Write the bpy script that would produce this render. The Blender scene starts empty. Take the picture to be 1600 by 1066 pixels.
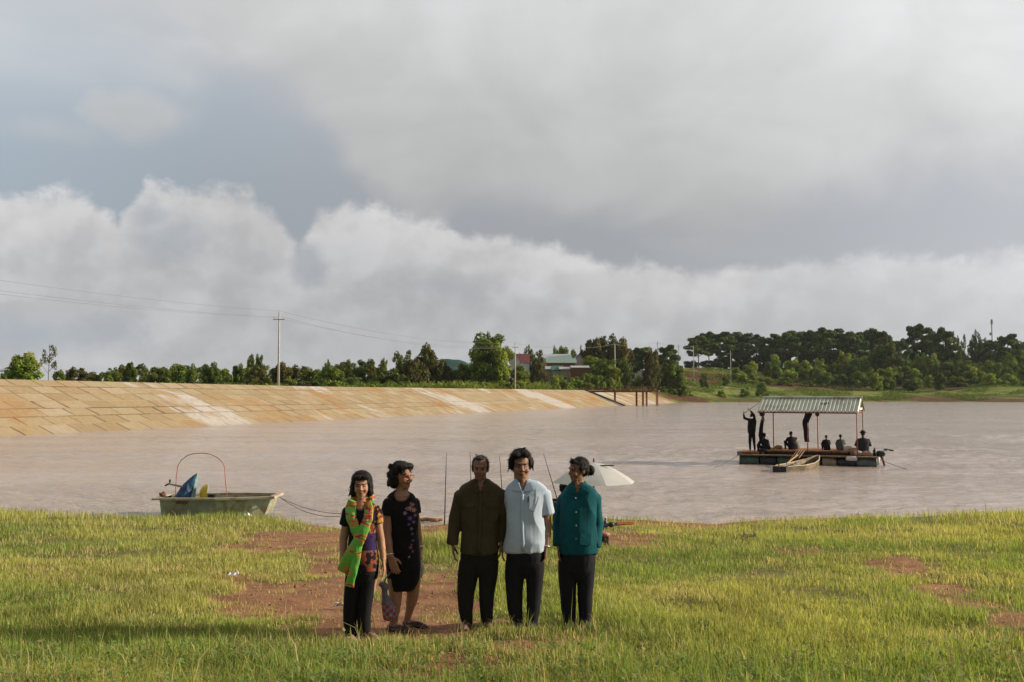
import bpy, math, random
import numpy as np
from mathutils import Vector, Matrix, noise as mnoise
R = math.radians
rng = np.random.default_rng(7)
random.seed(7)
scene = bpy.context.scene
COL = scene.collection

# ------------------------------------------------------------------ camera
CAMZ = 2.25
F = 1500.0                       # focal length in pixels of the 1600 px wide photograph
PITCH = math.atan(82.5 / F)
cam_d = bpy.data.cameras.new('camera')
cam_d.sensor_width = 36.0
cam_d.lens = 36.0 * F / 1600.0
cam_d.clip_start = 0.1
cam_d.clip_end = 6000
cam = bpy.data.objects.new('camera', cam_d)
cam.location = (0, 0, CAMZ)
cam.rotation_euler = (R(90) + PITCH, 0, 0)
COL.objects.link(cam)
scene.camera = cam
scene.render.resolution_x, scene.render.resolution_y = 1024, 682
scene.view_settings.view_transform = 'Standard'
scene.view_settings.look = 'None'
scene.view_settings.exposure = 0.22
scene.view_settings.gamma = 1.0
scene.cycles.max_bounces = 6
scene.cycles.transparent_max_bounces = 8

# ------------------------------------------------------------------ sun
SUN_EL, SUN_AZ = R(20), R(86)    # azimuth from +Y towards +X
SUNV = Vector((math.cos(SUN_EL) * math.sin(SUN_AZ), math.cos(SUN_EL) * math.cos(SUN_AZ), math.sin(SUN_EL)))
sd = bpy.data.lights.new('sun', 'SUN')
sd.energy = 5.0
sd.angle = R(0.6)
sd.color = (1.0, 0.86, 0.66)
so = bpy.data.objects.new('sun', sd)
so.rotation_euler = (-SUNV).to_track_quat('-Z', 'Y').to_euler()
so.location = (60, 10, 40)
COL.objects.link(so)

# ------------------------------------------------------------------ node helper
class NT:
    def __init__(s, tree):
        s.t = tree; s.n = tree.nodes; s.l = tree.links
    def node(s, typ, **kw):
        n = s.n.new(typ)
        for k, v in kw.items():
            setattr(n, k, v)
        return n
    def put(s, sock, v):
        if v is None: return
        if isinstance(v, bpy.types.NodeSocket): s.l.new(v, sock)
        elif isinstance(v, (tuple, list)):
            v = tuple(v)
            if len(sock.default_value) == 4 and len(v) == 3: v = v + (1,)
            sock.default_value = v
        else: sock.default_value = v
    def math(s, op, a, b=None, c=None, clamp=False):
        n = s.node('ShaderNodeMath', operation=op, use_clamp=clamp)
        for i, v in enumerate((a, b, c)):
            if v is not None: s.put(n.inputs[i], v)
        return n.outputs[0]
    def mix(s, fac, a, b, mode='MIX'):
        n = s.node('ShaderNodeMix', data_type='RGBA', blend_type=mode)
        s.put(n.inputs[0], fac); s.put(n.inputs[6], a); s.put(n.inputs[7], b)
        return n.outputs[2]
    def noise(s, vec, scale, detail=3, rough=0.5, dist=0.0):
        n = s.node('ShaderNodeTexNoise')
        s.put(n.inputs['Vector'], vec)
        n.inputs['Scale'].default_value = scale; n.inputs['Detail'].default_value = detail
        n.inputs['Roughness'].default_value = rough; n.inputs['Distortion'].default_value = dist
        return n.outputs['Fac']
    def ramp(s, fac, stops, interp='LINEAR'):
        n = s.node('ShaderNodeValToRGB')
        n.color_ramp.interpolation = interp
        el = n.color_ramp.elements
        while len(el) < len(stops): el.new(0.5)
        for e, (p, c) in zip(el, stops):
            e.position = p
            e.color = (c if isinstance(c, (tuple, list)) else (c, c, c)) + ((1,) if not isinstance(c, (tuple, list)) or len(c) == 3 else ()) if not isinstance(c, (int, float)) else (c, c, c, 1)
        s.put(n.inputs[0], fac)
        return n.outputs[0]
    def mapr(s, v, a, b, c=0.0, d=1.0, smooth=True):
        n = s.node('ShaderNodeMapRange')
        n.interpolation_type = 'SMOOTHSTEP' if smooth else 'LINEAR'
        s.put(n.inputs[0], v)
        for i, x in enumerate((a, b, c, d)): s.put(n.inputs[i + 1], x)
        return n.outputs[0]
    def scalevec(s, vec, sc):
        n = s.node('ShaderNodeVectorMath', operation='MULTIPLY')
        s.put(n.inputs[0], vec); n.inputs[1].default_value = sc
        return n.outputs[0]
    def curve(s, v, pts, x0, x1, y0, y1):
        """value curve: pts in user units"""
        f = s.mapr(v, x0, x1, 0, 1, smooth=False)
        n = s.node('ShaderNodeFloatCurve')
        cm = n.mapping; c = cm.curves[0]
        P = [((x - x0) / (x1 - x0), (y - y0) / (y1 - y0)) for x, y in pts]
        c.points[0].location = P[0]; c.points[1].location = P[-1]
        for p in P[1:-1]: c.points.new(*p)
        cm.update()
        s.put(n.inputs['Value'], f)
        return s.math('MULTIPLY_ADD', n.outputs[0], (y1 - y0), y0)

# ------------------------------------------------------------------ world: sky with clouds
world = bpy.data.worlds.new('World'); scene.world = world
world.use_nodes = True
w = NT(world.node_tree)
for n in list(w.n): w.n.remove(n)
sky = w.node('ShaderNodeTexSky', sky_type='NISHITA')
sky.sun_disc = False; sky.sun_elevation = SUN_EL; sky.sun_rotation = SUN_AZ
sky.air_density = 1.0; sky.dust_density = 2.0
tc = w.node('ShaderNodeTexCoord')
sep = w.node('ShaderNodeSeparateXYZ'); w.put(sep.inputs[0], tc.outputs['Generated'])
X, Yy, Z = sep.outputs
AZ = w.math('MULTIPLY', w.math('ARCTAN2', X, Yy), 57.2958)
EL = w.math('MULTIPLY', w.math('ARCSINE', Z), 57.2958)
DIR = tc.outputs['Generated']
def pa(px): return math.degrees(math.atan((px - 800) / F))
def pe(py, px=800):
    v = Vector(((px - 800) / F, 1.0, 0))
    c, s_ = math.cos(PITCH), math.sin(PITCH)
    q = -(py - 533) / F
    d = Vector(((px - 800) / F, c - s_ * q, s_ + c * q)).normalized()
    return math.degrees(math.asin(d.z))
top = [(0,308),(35,308),(60,298),(110,290),(150,314),(180,345),(203,352),(213,300),(240,292),(330,300),(360,291),(400,305),(430,330),(455,378),(473,352),
       (500,325),(530,316),(600,330),(700,345),(740,368),(800,375),(880,385),(945,412),(1040,405),(1110,412),(1180,418),(1300,404),(1450,402),(1600,392)]
P = [(-180, 11)] + [(pa(x), pe(y, x)) for x, y in top] + [(60, 9), (180, 11)]
cum_top = w.curve(AZ, P, -180, 180, 0, 30)
# finer control needs a narrower domain: rebuild in two ranges would cost little, the curve node is exact enough
n1 = w.noise(w.scalevec(DIR, (1.0, 1.0, 1.35)), 15, 8, 0.62, 0.15)
n2 = w.noise(w.scalevec(DIR, (1.0, 1.0, 1.7)), 5.0, 5, 0.52, 0.5)
n3 = w.noise(DIR, 34, 5, 0.6)
dn = w.math('ADD', w.math('MULTIPLY', w.math('SUBTRACT', n1, 0.5), 3.6), w.math('MULTIPLY', w.math('SUBTRACT', n3, 0.5), 1.6))
dtop = w.math('ADD', w.math('SUBTRACT', cum_top, EL), dn)
cum = w.mapr(dtop, -0.35, 0.75)
cum2 = w.mapr(w.math('ADD', dtop, w.math('MULTIPLY', w.math('SUBTRACT', n3, 0.5), 2.0)), 0.0, 3.2)
# holes of blue inside the heap clouds
def blob(px, py, rx, ry, soft=0.5, amp=1.0):
    a, e = pa(px), pe(py, px)
    dx = w.math('DIVIDE', w.math('SUBTRACT', AZ, a), rx / F * 57.3)
    dy = w.math('DIVIDE', w.math('SUBTRACT', EL, e), ry / F * 57.3)
    d = w.math('SQRT', w.math('ADD', w.math('MULTIPLY', dx, dx), w.math('MULTIPLY', dy, dy)))
    d = w.math('ADD', d, w.math('MULTIPLY', w.math('SUBTRACT', n1, 0.5), 2.2))
    return w.mapr(d, 1.0 - soft, 1.0 + soft, amp, 0.0)
hole = w.math('MAXIMUM', blob(262, 372, 50, 26, 0.9, 0.6), blob(478, 412, 26, 30, 0.6, 0.7))
hole = w.math('MAXIMUM', hole, blob(60, 525, 120, 26, 0.8, 0.75))
hole = w.math('MAXIMUM', hole, blob(700, 452, 60, 22, 0.8, 0.5))
hole = w.math('MAXIMUM', hole, blob(230, 335, 30, 22, 0.8, 0.6))
cum = w.math('MULTIPLY', cum, w.math('SUBTRACT', 1.0, hole))
# high grey layer
low = [(0,90),(150,110),(300,140),(430,180),(500,220),(545,275),(590,318),(680,345),(760,330),(850,335),(950,345),(1060,385),(1130,395),(1250,350),(1300,310),(1450,300),(1600,300)]
P = [(-180, 25)] + [(pa(x), pe(y, x)) for x, y in low] + [(60, 8), (180, 14)]
lay_low = w.curve(AZ, P, -180, 180, 0, 30)
softL = w.curve(AZ, [(-180, 4), (pa(0), 6.5), (pa(300), 4.5), (pa(520), 2.2), (pa(620), 1.8), (pa(800), 2.5), (pa(1100), 3), (60, 5), (180, 5)], -180, 180, 0, 10)
dl = w.math('ADD', w.math('SUBTRACT', EL, lay_low), w.math('MULTIPLY', w.math('SUBTRACT', n2, 0.5), 7.0))
lay = w.mapr(w.math('DIVIDE', dl, softL), -0.5, 1.0)
lay = w.math('MAXIMUM', lay, blob(205, 172, 60, 32, 0.7, 0.75))
lay = w.math('MAXIMUM', lay, blob(75, 205, 55, 18, 0.8, 0.35))
# colours (radiance): thin blue-grey air, grey sheet, heap cloud
blue = w.mix(w.mapr(AZ, -30, 4, 0, 1), (0.345, 0.40, 0.455), (0.385, 0.40, 0.43))
blue = w.mix(0.06, blue, w.scalevec(sky.outputs[0], (0.10, 0.10, 0.10)))
gl = w.mapr(n2, 0.32, 0.70, 0.90, 1.07)
sheet = w.mix(1.0, (0.480, 0.482, 0.487), gl, 'MULTIPLY')
cs = w.mapr(w.math('ADD', w.math('MULTIPLY', n1, 0.6), w.math('MULTIPLY', n2, 0.4)), 0.38, 0.64, 0.90, 1.07)
heap = w.mix(w.mapr(dtop, 0.2, 4.5), (0.635, 0.63, 0.635), (0.52, 0.525, 0.54))
heap = w.mix(1.0, heap, cs, 'MULTIPLY')
# billows: tops of the puffs catch the light, their undersides are greyer
def shifted(d):
    n = w.node('ShaderNodeVectorMath', operation='ADD'); w.put(n.inputs[0], DIR); n.inputs[1].default_value = d; return n.outputs[0]
bA = w.noise(w.scalevec(DIR, (1.0, 1.0, 1.25)), 9.0, 4, 0.5, 0.1)
bB = w.noise(w.scalevec(shifted((-0.010, 0.0, 0.016)), (1.0, 1.0, 1.25)), 9.0, 4, 0.5, 0.1)
lit = w.mapr(w.math('SUBTRACT', bA, bB), -0.075, 0.075, 0.93, 1.07)
heap = w.mix(1.0, heap, lit, 'MULTIPLY')
sheet = w.mix(1.0, sheet, w.math('MULTIPLY_ADD', lit, 0.16, 0.84), 'MULTIPLY')
c = w.mix(lay, blue, sheet)
heapden = w.math('MULTIPLY', cum, w.mapr(AZ, 8, 20, 1.0, 0.55))
c = w.mix(heapden, c, heap)
# the sky brightens towards the veiled sun on the right and overhead
br = w.math('ADD', 0.98, w.mapr(AZ, 4, 34, 0.0, 0.42))
br = w.math('ADD', br, w.mapr(EL, 9, 24, 0.0, 0.42))
br = w.math('ADD', br, w.mapr(AZ, -14, -32, 0.0, 0.16))
c = w.mix(1.0, c, br, 'MULTIPLY')
# added dimming of the unseen sky behind and overhead, so the figures' fronts darken
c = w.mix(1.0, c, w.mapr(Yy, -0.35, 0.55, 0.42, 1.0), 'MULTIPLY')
lowhaze = w.mapr(EL, 0, 7, 0.22, 0.0)
c = w.mix(lowhaze, c, (0.50, 0.51, 0.53))
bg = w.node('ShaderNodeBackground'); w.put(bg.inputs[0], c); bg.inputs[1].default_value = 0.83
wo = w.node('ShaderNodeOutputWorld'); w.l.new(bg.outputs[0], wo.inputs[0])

# ------------------------------------------------------------------ helpers: tagging, meshes
def tag(o, label=None, cat=None, group=None, kind=None):
    if label: o['label'] = label
    if cat: o['category'] = cat
    if group: o['group'] = group
    if kind: o['kind'] = kind
    return o
def empty(name, loc, rz=0.0):
    o = bpy.data.objects.new(name, None); COL.objects.link(o)
    o.empty_display_size = 0.3
    o.location = loc; o.rotation_euler = (0, 0, rz)
    return o
def link(name, me, parent=None, loc=None):
    o = bpy.data.objects.new(name, me); COL.objects.link(o)
    if parent is not None: o.parent = parent
    if loc is not None: o.location = loc
    return o
def vdir(px, py):
    c, s_ = math.cos(PITCH), math.sin(PITCH)
    q = -(py - 533) / F
    return Vector(((px - 800) / F, c - s_ * q, s_ + c * q))
def at(px, py, Y):
    d = vdir(px, py)
    return Vector((0, 0, CAMZ)) + d * (Y / d.y)
def topix(p):
    c, s_ = math.cos(PITCH), math.sin(PITCH)
    y, z = p[1], p[2] - CAMZ
    dep = c * y + s_ * z
    return 800 + F * p[0] / dep, 533 - F * (-s_ * y + c * z) / dep

class MB:
    def __init__(s):
        s.v = []; s.f = []; s.m = []
    def add(s, vs, fs, mi=0):
        o = len(s.v)
        s.v.extend([tuple(x) for x in vs])
        s.f.extend([tuple(i + o for i in f) for f in fs]); s.m.extend([mi] * len(fs))
        return s
    def box(s, c, size, rot=None, mi=0, taper=1.0):
        c = Vector(c); x, y, z = [a / 2 for a in size]
        vs = []
        for dz in (-1, 1):
            t = taper if dz > 0 else 1.0
            for dx, dy in ((-1, -1), (1, -1), (1, 1), (-1, 1)):
                p = Vector((dx * x * t, dy * y * t, dz * z))
                if rot is not None: p = rot @ p
                vs.append(c + p)
        return s.add(vs, [(3, 2, 1, 0), (4, 5, 6, 7), (0, 1, 5, 4), (1, 2, 6, 5), (2, 3, 7, 6), (3, 0, 4, 7)], mi)
    def tube(s, pts, rad, n=8, mi=0, squash=None):
        pts = [Vector(p) for p in pts]
        if not isinstance(rad, (list, tuple)): rad = [rad] * len(pts)
        rings = []
        up = None
        for i, p in enumerate(pts):
            d = (pts[min(i + 1, len(pts) - 1)] - pts[max(i - 1, 0)])
            if d.length < 1e-9: d = Vector((0, 0, 1))
            d.normalize()
            if up is None:
                up = Vector((0, 1, 0)) if abs(d.y) < 0.9 else Vector((1, 0, 0))
            a = d.cross(up).normalized(); b = a.cross(d).normalized(); up = b
            rings.append([p + (a * math.cos(2 * math.pi * k / n) + b * math.sin(2 * math.pi * k / n) * (squash or 1)) * rad[i] for k in range(n)])
        vs = [q for r in rings for q in r]; fs = []
        for i in range(len(rings) - 1):
            for k in range(n):
                fs.append((i * n + k, i * n + (k + 1) % n, (i + 1) * n + (k + 1) % n, (i + 1) * n + k))
        fs.append(tuple(reversed(range(n)))); fs.append(tuple((len(rings) - 1) * n + k for k in range(n)))
        return s.add(vs, fs, mi)
    def capsule(s, a, b, ra, rb, n=10):
        a, b = Vector(a), Vector(b); d = (b - a)
        L = d.length or 1e-6; d /= L
        pts, rad = [], []
        for t in (1.0, 0.9, 0.6, 0.25):
            pts.append(a - d * ra * t * 0.98); rad.append(max(ra * math.sqrt(max(0, 1 - (t * 0.98) ** 2)), 1e-4))
        for t in (0.0, 1.0): pts.append(a + d * L * t); rad.append(ra + (rb - ra) * t)
        for t in (0.25, 0.6, 0.9, 1.0):
            pts.append(b + d * rb * t * 0.98); rad.append(max(rb * math.sqrt(max(0, 1 - (t * 0.98) ** 2)), 1e-4))
        return s.tube(pts, rad, n)
    def ell(s, c, r, rot=None, n=14, m=9, mi=0):
        c = Vector(c); vs = []; fs = []
        for i in range(m + 1):
            th = math.pi * i / m
            for k in range(n):
                ph = 2 * math.pi * k / n
                p = Vector((r[0] * math.sin(th) * math.cos(ph), r[1] * math.sin(th) * math.sin(ph), r[2] * math.cos(th)))
                if rot is not None: p = rot @ p
                vs.append(c + p)
        for i in range(m):
            for k in range(n):
                if i == 0: fs.append((i * n, (i + 1) * n + k, (i + 1) * n + (k + 1) % n))
                elif i == m - 1: fs.append((i * n + k, (i + 1) * n, i * n + (k + 1) % n))
                else: fs.append((i * n + k, (i + 1) * n + k, (i + 1) * n + (k + 1) % n, i * n + (k + 1) % n))
        return s.add(vs, fs, mi)
    def loft(s, secs, n=24, e=2.3, mi=0):
        """secs: (centre, rx, ry, yaw) rings stacked"""
        vs = []; fs = []
        for c, rx, ry, yaw in secs:
            for k in range(n):
                t = 2 * math.pi * k / n
                ct, st = math.cos(t), math.sin(t)
                x = rx * math.copysign(abs(ct) ** (2 / e), ct); y = ry * math.copysign(abs(st) ** (2 / e), st)
                vs.append((c[0] + x * math.cos(yaw) - y * math.sin(yaw), c[1] + x * math.sin(yaw) + y * math.cos(yaw), c[2]))
        for i in range(len(secs) - 1):
            for k in range(n):
                fs.append((i * n + k, i * n + (k + 1) % n, (i + 1) * n + (k + 1) % n, (i + 1) * n + k))
        fs.append(tuple(reversed(range(n)))); fs.append(tuple((len(secs) - 1) * n + k for k in range(n)))
        return s.add(vs, fs, mi)
    def mesh(s, name, mats, smooth=False):
        me = bpy.data.meshes.new(name)
        me.from_pydata(s.v, [], s.f)
        for m in (mats if isinstance(mats, (list, tuple)) else [mats]):
            if m is not None: me.materials.append(m)
        me.polygons.foreach_set('material_index', s.m)
        if smooth: me.polygons.foreach_set('use_smooth', [True] * len(s.f))
        me.update()
        return me
    def build(s, name, mats, parent=None, smooth=False):
        return link(name, s.mesh(name, mats, smooth), parent)

def hash3(ix, iy, iz, seed):
    h = (ix * 374761393 + iy * 668265263 + iz * 2147483647 + seed * 144269) & 0xffffffff
    h = ((h ^ (h >> 13)) * 1274126177) & 0xffffffff
    h = (h ^ (h >> 16)) & 0xffff
    return h / 65535.0
def vnoise(P, scale=1.0, seed=0):
    P = np.asarray(P, dtype=float)
    if P.shape[1] == 2: P = np.hstack([P, np.zeros((len(P), 1))])
    Q = P * scale + 1000.0
    I = np.floor(Q).astype(np.int64); Fr = Q - I; Fr = Fr * Fr * (3 - 2 * Fr)
    out = 0
    for dx in (0, 1):
        for dy in (0, 1):
            for dz in (0, 1):
                wgt = (Fr[:, 0] if dx else 1 - Fr[:, 0]) * (Fr[:, 1] if dy else 1 - Fr[:, 1]) * (Fr[:, 2] if dz else 1 - Fr[:, 2])
                out = out + wgt * hash3(I[:, 0] + dx, I[:, 1] + dy, I[:, 2] + dz, seed)
    return out
def fbm(P, scale=1.0, seed=0, oct=4):
    P = np.asarray(P, float); a = 0.5; t = 0; s_ = 0
    for o in range(oct):
        t = t + a * vnoise(P, scale * 2 ** o, seed + o * 17); s_ += a; a *= 0.5
    return t / s_
def coords(me):
    a = np.empty(len(me.vertices) * 3); me.vertices.foreach_get('co', a); return a.reshape(-1, 3)
def set_coords(me, a):
    me.vertices.foreach_set('co', a.ravel()); me.update()
def paint(me, rgb, name='col'):
    rgb = np.asarray(rgb, float)
    at_ = me.color_attributes.new(name, 'FLOAT_COLOR', 'POINT')
    at_.data.foreach_set('color', np.hstack([rgb, np.ones((len(rgb), 1))]).ravel())

# ------------------------------------------------------------------ materials
def mat(name, color=(0.5, 0.5, 0.5), rough=0.8, var=0.15, vscale=4.0, bump=0.0, bscale=30.0, attr=None, metal=0.0,
        spec=0.5, dirt=None, dirt_amt=0.0, dscale=3.0, stretch=(1, 1, 1), trans=0.0):
    m = bpy.data.materials.new(name); m.use_nodes = True
    t = NT(m.node_tree); bs = t.n['Principled BSDF']
    tcn = t.node('ShaderNodeTexCoord'); v = t.scalevec(tcn.outputs['Object'], stretch)
    if attr:
        a = t.node('ShaderNodeAttribute'); a.attribute_name = attr; base = a.outputs['Color']
        if color != (0.5, 0.5, 0.5): base = t.mix(1.0, base, color, 'MULTIPLY')
    else: base = color
    nz = t.noise(v, vscale, 4, 0.6)
    f = t.mapr(nz, 0.3, 0.7, 1 - var, 1 + var)
    base = t.mix(1.0, base, f, 'MULTIPLY')
    if dirt:
        base = t.mix(t.mapr(t.noise(v, dscale, 5, 0.65), 0.5, 0.62, 0, dirt_amt), base, dirt)
    t.put(bs.inputs['Base Color'], base)
    bs.inputs['Roughness'].default_value = rough
    bs.inputs['Metallic'].default_value = metal
    bs.inputs['Specular IOR Level'].default_value = spec
    if bump:
        b = t.node('ShaderNodeBump'); b.inputs['Strength'].default_value = bump; b.inputs['Distance'].default_value = 0.02
        t.put(b.inputs['Height'], t.noise(v, bscale, 4, 0.6)); t.put(bs.inputs['Normal'], b.outputs[0])
    if trans:
        out = t.n['Material Output']
        tr = t.node('ShaderNodeBsdfTranslucent'); t.put(tr.inputs[0], t.mix(1.0, base, (1.25, 1.3, 0.6), 'MULTIPLY'))
        mx = t.node('ShaderNodeMixShader'); mx.inputs[0].default_value = trans
        t.l.new(bs.outputs[0], mx.inputs[1]); t.l.new(tr.outputs[0], mx.inputs[2]); t.l.new(mx.outputs[0], out.inputs[0])
    return m
M = {}
M['wood'] = mat('weathered_wood', (0.20, 0.12, 0.06), 0.85, 0.35, 6, 0.4, 40, stretch=(1, 1, 4))
M['deckwood'] = mat('deck_wood', (0.30, 0.13, 0.05), 0.8, 0.4, 5, 0.4, 30)
M['darkwood'] = mat('dark_wet_wood', (0.035, 0.025, 0.02), 0.7, 0.4, 5, 0.4, 30)
M['steel'] = mat('grey_steel', (0.30, 0.29, 0.28), 0.5, 0.2, 3, metal=0.3)
M['rust'] = mat('rusty_steel', (0.16, 0.055, 0.03), 0.8, 0.4, 4, 0.3, 20)
M['redtube'] = mat('red_painted_tube', (0.30, 0.07, 0.05), 0.6, 0.2, 4)
M['black'] = mat('black_plastic', (0.012, 0.012, 0.014), 0.45, 0.3, 5)
M['concrete'] = mat('pole_concrete', (0.46, 0.43, 0.40), 0.85, 0.12, 3, 0.2, 20)
M['white'] = mat('white_paint', (0.72, 0.70, 0.66), 0.6, 0.12, 3)
M['wire'] = mat('dark_wire', (0.16, 0.16, 0.17), 0.6, 0.1, 3)
M['rope'] = mat('rope', (0.16, 0.14, 0.11), 0.9, 0.2, 10)
# ================================================================== SETTING
WATER = -1.0
def sm(a, b, x):
    t = np.clip((np.asarray(x, float) - a) / (b - a), 0, 1); return t * t * (3 - 2 * t)
def shore_y(x):
    x = np.asarray(x, float)
    return 25.35 - 2.2 * np.exp(-((x + 3.3) / 2.5) ** 2) - 0.7 * np.exp(-((x - 5.5) / 2.6) ** 2) + 0.25 * np.sin(x * 0.9 + 1) + 0.12 * np.sin(x * 2.3) \
        + 0.7 * sm(8, 12, x) + 0.5 * sm(-9.5, -13, x) + 3 * np.sin(x * 0.05) * sm(18, 40, np.abs(x))
def z_near(x, y):
    x = np.asarray(x, float); y = np.asarray(y, float)
    yy = y - (shore_y(x) - 25.0) * sm(15, 24, y)
    z = np.interp(yy, [-60, 0, 9.3, 17, 23.5, 24.6, 25.0, 26, 28, 34], [5.0, 0.65, 0.0, -0.48, -0.86, -0.94, -1.0, -1.25, -1.9, -3.5])
    P = np.stack([x, y], -1).reshape(-1, 2)
    n = (fbm(P, 0.5, 3, 4) - 0.5) * 0.16 + (vnoise(P, 2.2, 9) - 0.5) * 0.035
    n = n.reshape(z.shape) * sm(26, 23, y) * 1.0
    return z + n
def zn(x, y): return float(z_near(np.array([x]), np.array([y]))[0])
def ground_hit(px, py):
    d = vdir(px, py); lo, hi = 3.0, 40.0
    t = lo
    while t < hi:
        p = Vector((0, 0, CAMZ)) + d * (t / d.y)
        if p.z < zn(p.x, p.y): return Vector((p.x, p.y, zn(p.x, p.y)))
        t += 0.02
    return Vector((p.x, p.y, zn(p.x, p.y)))

# where the bank is bare: patches fixed on the ground, laid out once
CA, SA = math.cos(PITCH), math.sin(PITCH)
def soil_mask(x, y):
    x = np.asarray(x, float); y = np.asarray(y, float)
    z = np.interp(y, [0, 9.3, 17, 24.6], [0.65, 0, -0.48, -0.94]) - CAMZ
    dep = CA * y + SA * z; dep = np.maximum(dep, 0.5)
    px = 800 + F * x / dep; py = 533 - F * (-SA * y + CA * z) / dep
    P = np.stack([x, y], -1).reshape(-1, 2)
    n1 = (fbm(P, 0.9, 21, 4) - 0.5).reshape(x.shape); n2 = (fbm(P, 3.5, 31, 3) - 0.5).reshape(x.shape)
    def el(cx, cy, rx, ry, soft=0.35):
        d = np.sqrt(((px - cx) / rx) ** 2 + ((py - cy) / ry) ** 2) + n1 * 1.1 + n2 * 1.0
        return 1 - sm(1 - soft, 1 + soft, d)
    m = np.zeros_like(x)
    for a in ((470, 850, 100, 26), (540, 833, 120, 15), (640, 826, 110, 10), (430, 930, 95, 30), (500, 905, 110, 42), (560, 960, 110, 34),
              (650, 915, 70, 40), (690, 965, 80, 30), (620, 900, 60, 30), (720, 1035, 90, 20), (640, 1055, 90, 16), (820, 1010, 80, 12), (500, 955, 90, 22)):
        m = np.maximum(m, el(*a))
    g = el(672, 862, 34, 20)
    m = m * (1 - g) * (1 - 0.85 * el(450, 885, 45, 20)) * (1 - 0.6 * el(560, 880, 25, 20))
    for a, k in (((1090, 815, 120, 9), .6), ((985, 843, 40, 12), .8), ((1240, 812, 90, 7), .55), ((1395, 878, 40, 9), .85), ((1430, 896, 45, 10), .85), ((1480, 922, 50, 12), .8), ((1530, 946, 50, 13), .8), ((1580, 972, 55, 15), .8),
              ((1250, 862, 50, 7), .5), ((1180, 905, 60, 8), .35), ((240, 925, 80, 8), .3), ((880, 985, 90, 14), .5), ((1640, 1010, 80, 24), .7)):
        m = np.maximum(m, k * el(*a))
    tuft = sm(.56, .68, vnoise(P, 2.6, 91)).reshape(x.shape) * (1 - .6 * sm(.5, .8, vnoise(P, .6, 92)).reshape(x.shape))
    return np.clip(m * (1 - .65 * tuft), 0, 1)

# ---- near bank: one sheet, fine in the middle
def grid_mesh(name, xs, ys, zf):
    Xg, Yg = np.meshgrid(xs, ys)
    Zg = zf(Xg, Yg)
    V = np.stack([Xg, Yg, Zg], -1).reshape(-1, 3)
    nx, ny = len(xs), len(ys)
    i = np.arange(nx * ny).reshape(ny, nx)
    Fq = np.stack([i[:-1, :-1], i[:-1, 1:], i[1:, 1:], i[1:, :-1]], -1).reshape(-1, 4)
    me = bpy.data.meshes.new(name)
    me.vertices.add(len(V)); me.vertices.foreach_set('co', V.ravel())
    me.loops.add(Fq.size); me.loops.foreach_set('vertex_index', Fq.ravel())
    me.polygons.add(len(Fq)); me.polygons.foreach_set('loop_start', np.arange(0, Fq.size, 4))
    me.polygons.foreach_set('use_smooth', np.ones(len(Fq), bool))
    me.update(calc_edges=True); me.validate()
    return me, V
xs = np.unique(np.concatenate([np.linspace(-150, -20, 40), np.arange(-20, 20.01, 0.12), np.linspace(20, 150, 40)]))
ys = np.unique(np.concatenate([np.linspace(-60, 4, 30), np.arange(4, 27, 0.12), np.linspace(27, 34, 8)]))
me, V = grid_mesh('ground', xs, ys, z_near)
msk = soil_mask(V[:, 0], V[:, 1])
paint(me, np.stack([msk, msk, msk], -1), 'soil')
m = bpy.data.materials.new('bank_earth'); m.use_nodes = True
t = NT(m.node_tree); bs = t.n['Principled BSDF']
tcn = t.node('ShaderNodeTexCoord'); v = tcn.outputs['Object']
a = t.node('ShaderNodeAttribute'); a.attribute_name = 'soil'
sf = t.math('ADD', a.outputs['Fac'], t.math('MULTIPLY', t.math('SUBTRACT', t.noise(v, 9, 4, .6), .5), 0.5))
earth = t.mix(t.mapr(t.noise(v, 2.2, 5, .65), .35, .65), (0.19, 0.090, 0.047), (0.32, 0.165, 0.088))
earth = t.mix(t.mapr(t.noise(v, 30, 3, .6), .5, .75, 0, .7), earth, (0.42, 0.24, 0.13))
thatch = t.mix(t.mapr(t.noise(v, 6, 4, .6), .35, .65), (0.115, 0.095, 0.035), (0.17, 0.17, 0.05))
t.put(bs.inputs['Base Color'], t.mix(t.mapr(sf, .25, .6), thatch, earth))
bs.inputs['Roughness'].default_value = 0.95; bs.inputs['Specular IOR Level'].default_value = 0.15
b = t.node('ShaderNodeBump'); b.inputs['Strength'].default_value = 0.9; b.inputs['Distance'].default_value = 0.03
t.put(b.inputs['Height'], t.noise(v, 14, 6, .7)); t.put(bs.inputs['Normal'], b.outputs[0])
me.materials.append(m)
tag(link('ground', me), kind='structure')

# ---- lake
m = bpy.data.materials.new('muddy_water'); m.use_nodes = True
t = NT(m.node_tree); bs = t.n['Principled BSDF']
tcn = t.node('ShaderNodeTexCoord'); v = tcn.outputs['Object']
big = t.noise(t.scalevec(v, (0.06, 0.22, 1)), 1.0, 5, .65, .5)
t.put(bs.inputs['Base Color'], t.mix(t.mapr(big, .35, .65), (0.44, 0.362, 0.312), (0.51, 0.425, 0.37)))
bs.inputs['Roughness'].default_value = 0.13; bs.inputs['IOR'].default_value = 1.33
wv1 = t.noise(t.scalevec(v, (0.55, 1.5, 1)), 1.3, 5, .62, 0.6)
wv2 = t.noise(t.scalevec(v, (0.8, 2.4, 1)), 3.6, 4, .62, 0.6)
calm = t.mapr(t.noise(t.scalevec(v, (0.05, 0.12, 1)), 1.0, 3, .5), .35, .7, .55, 1.25)
hgt = t.math('ADD', t.math('MULTIPLY', wv1, 1.0), t.math('MULTIPLY', wv2, 0.55))
b = t.node('ShaderNodeBump'); b.inputs['Distance'].default_value = 0.14
t.put(b.inputs['Strength'], calm)
t.put(b.inputs['Height'], hgt); t.put(bs.inputs['Normal'], b.outputs[0])
ya_ = [18.0]
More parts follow.
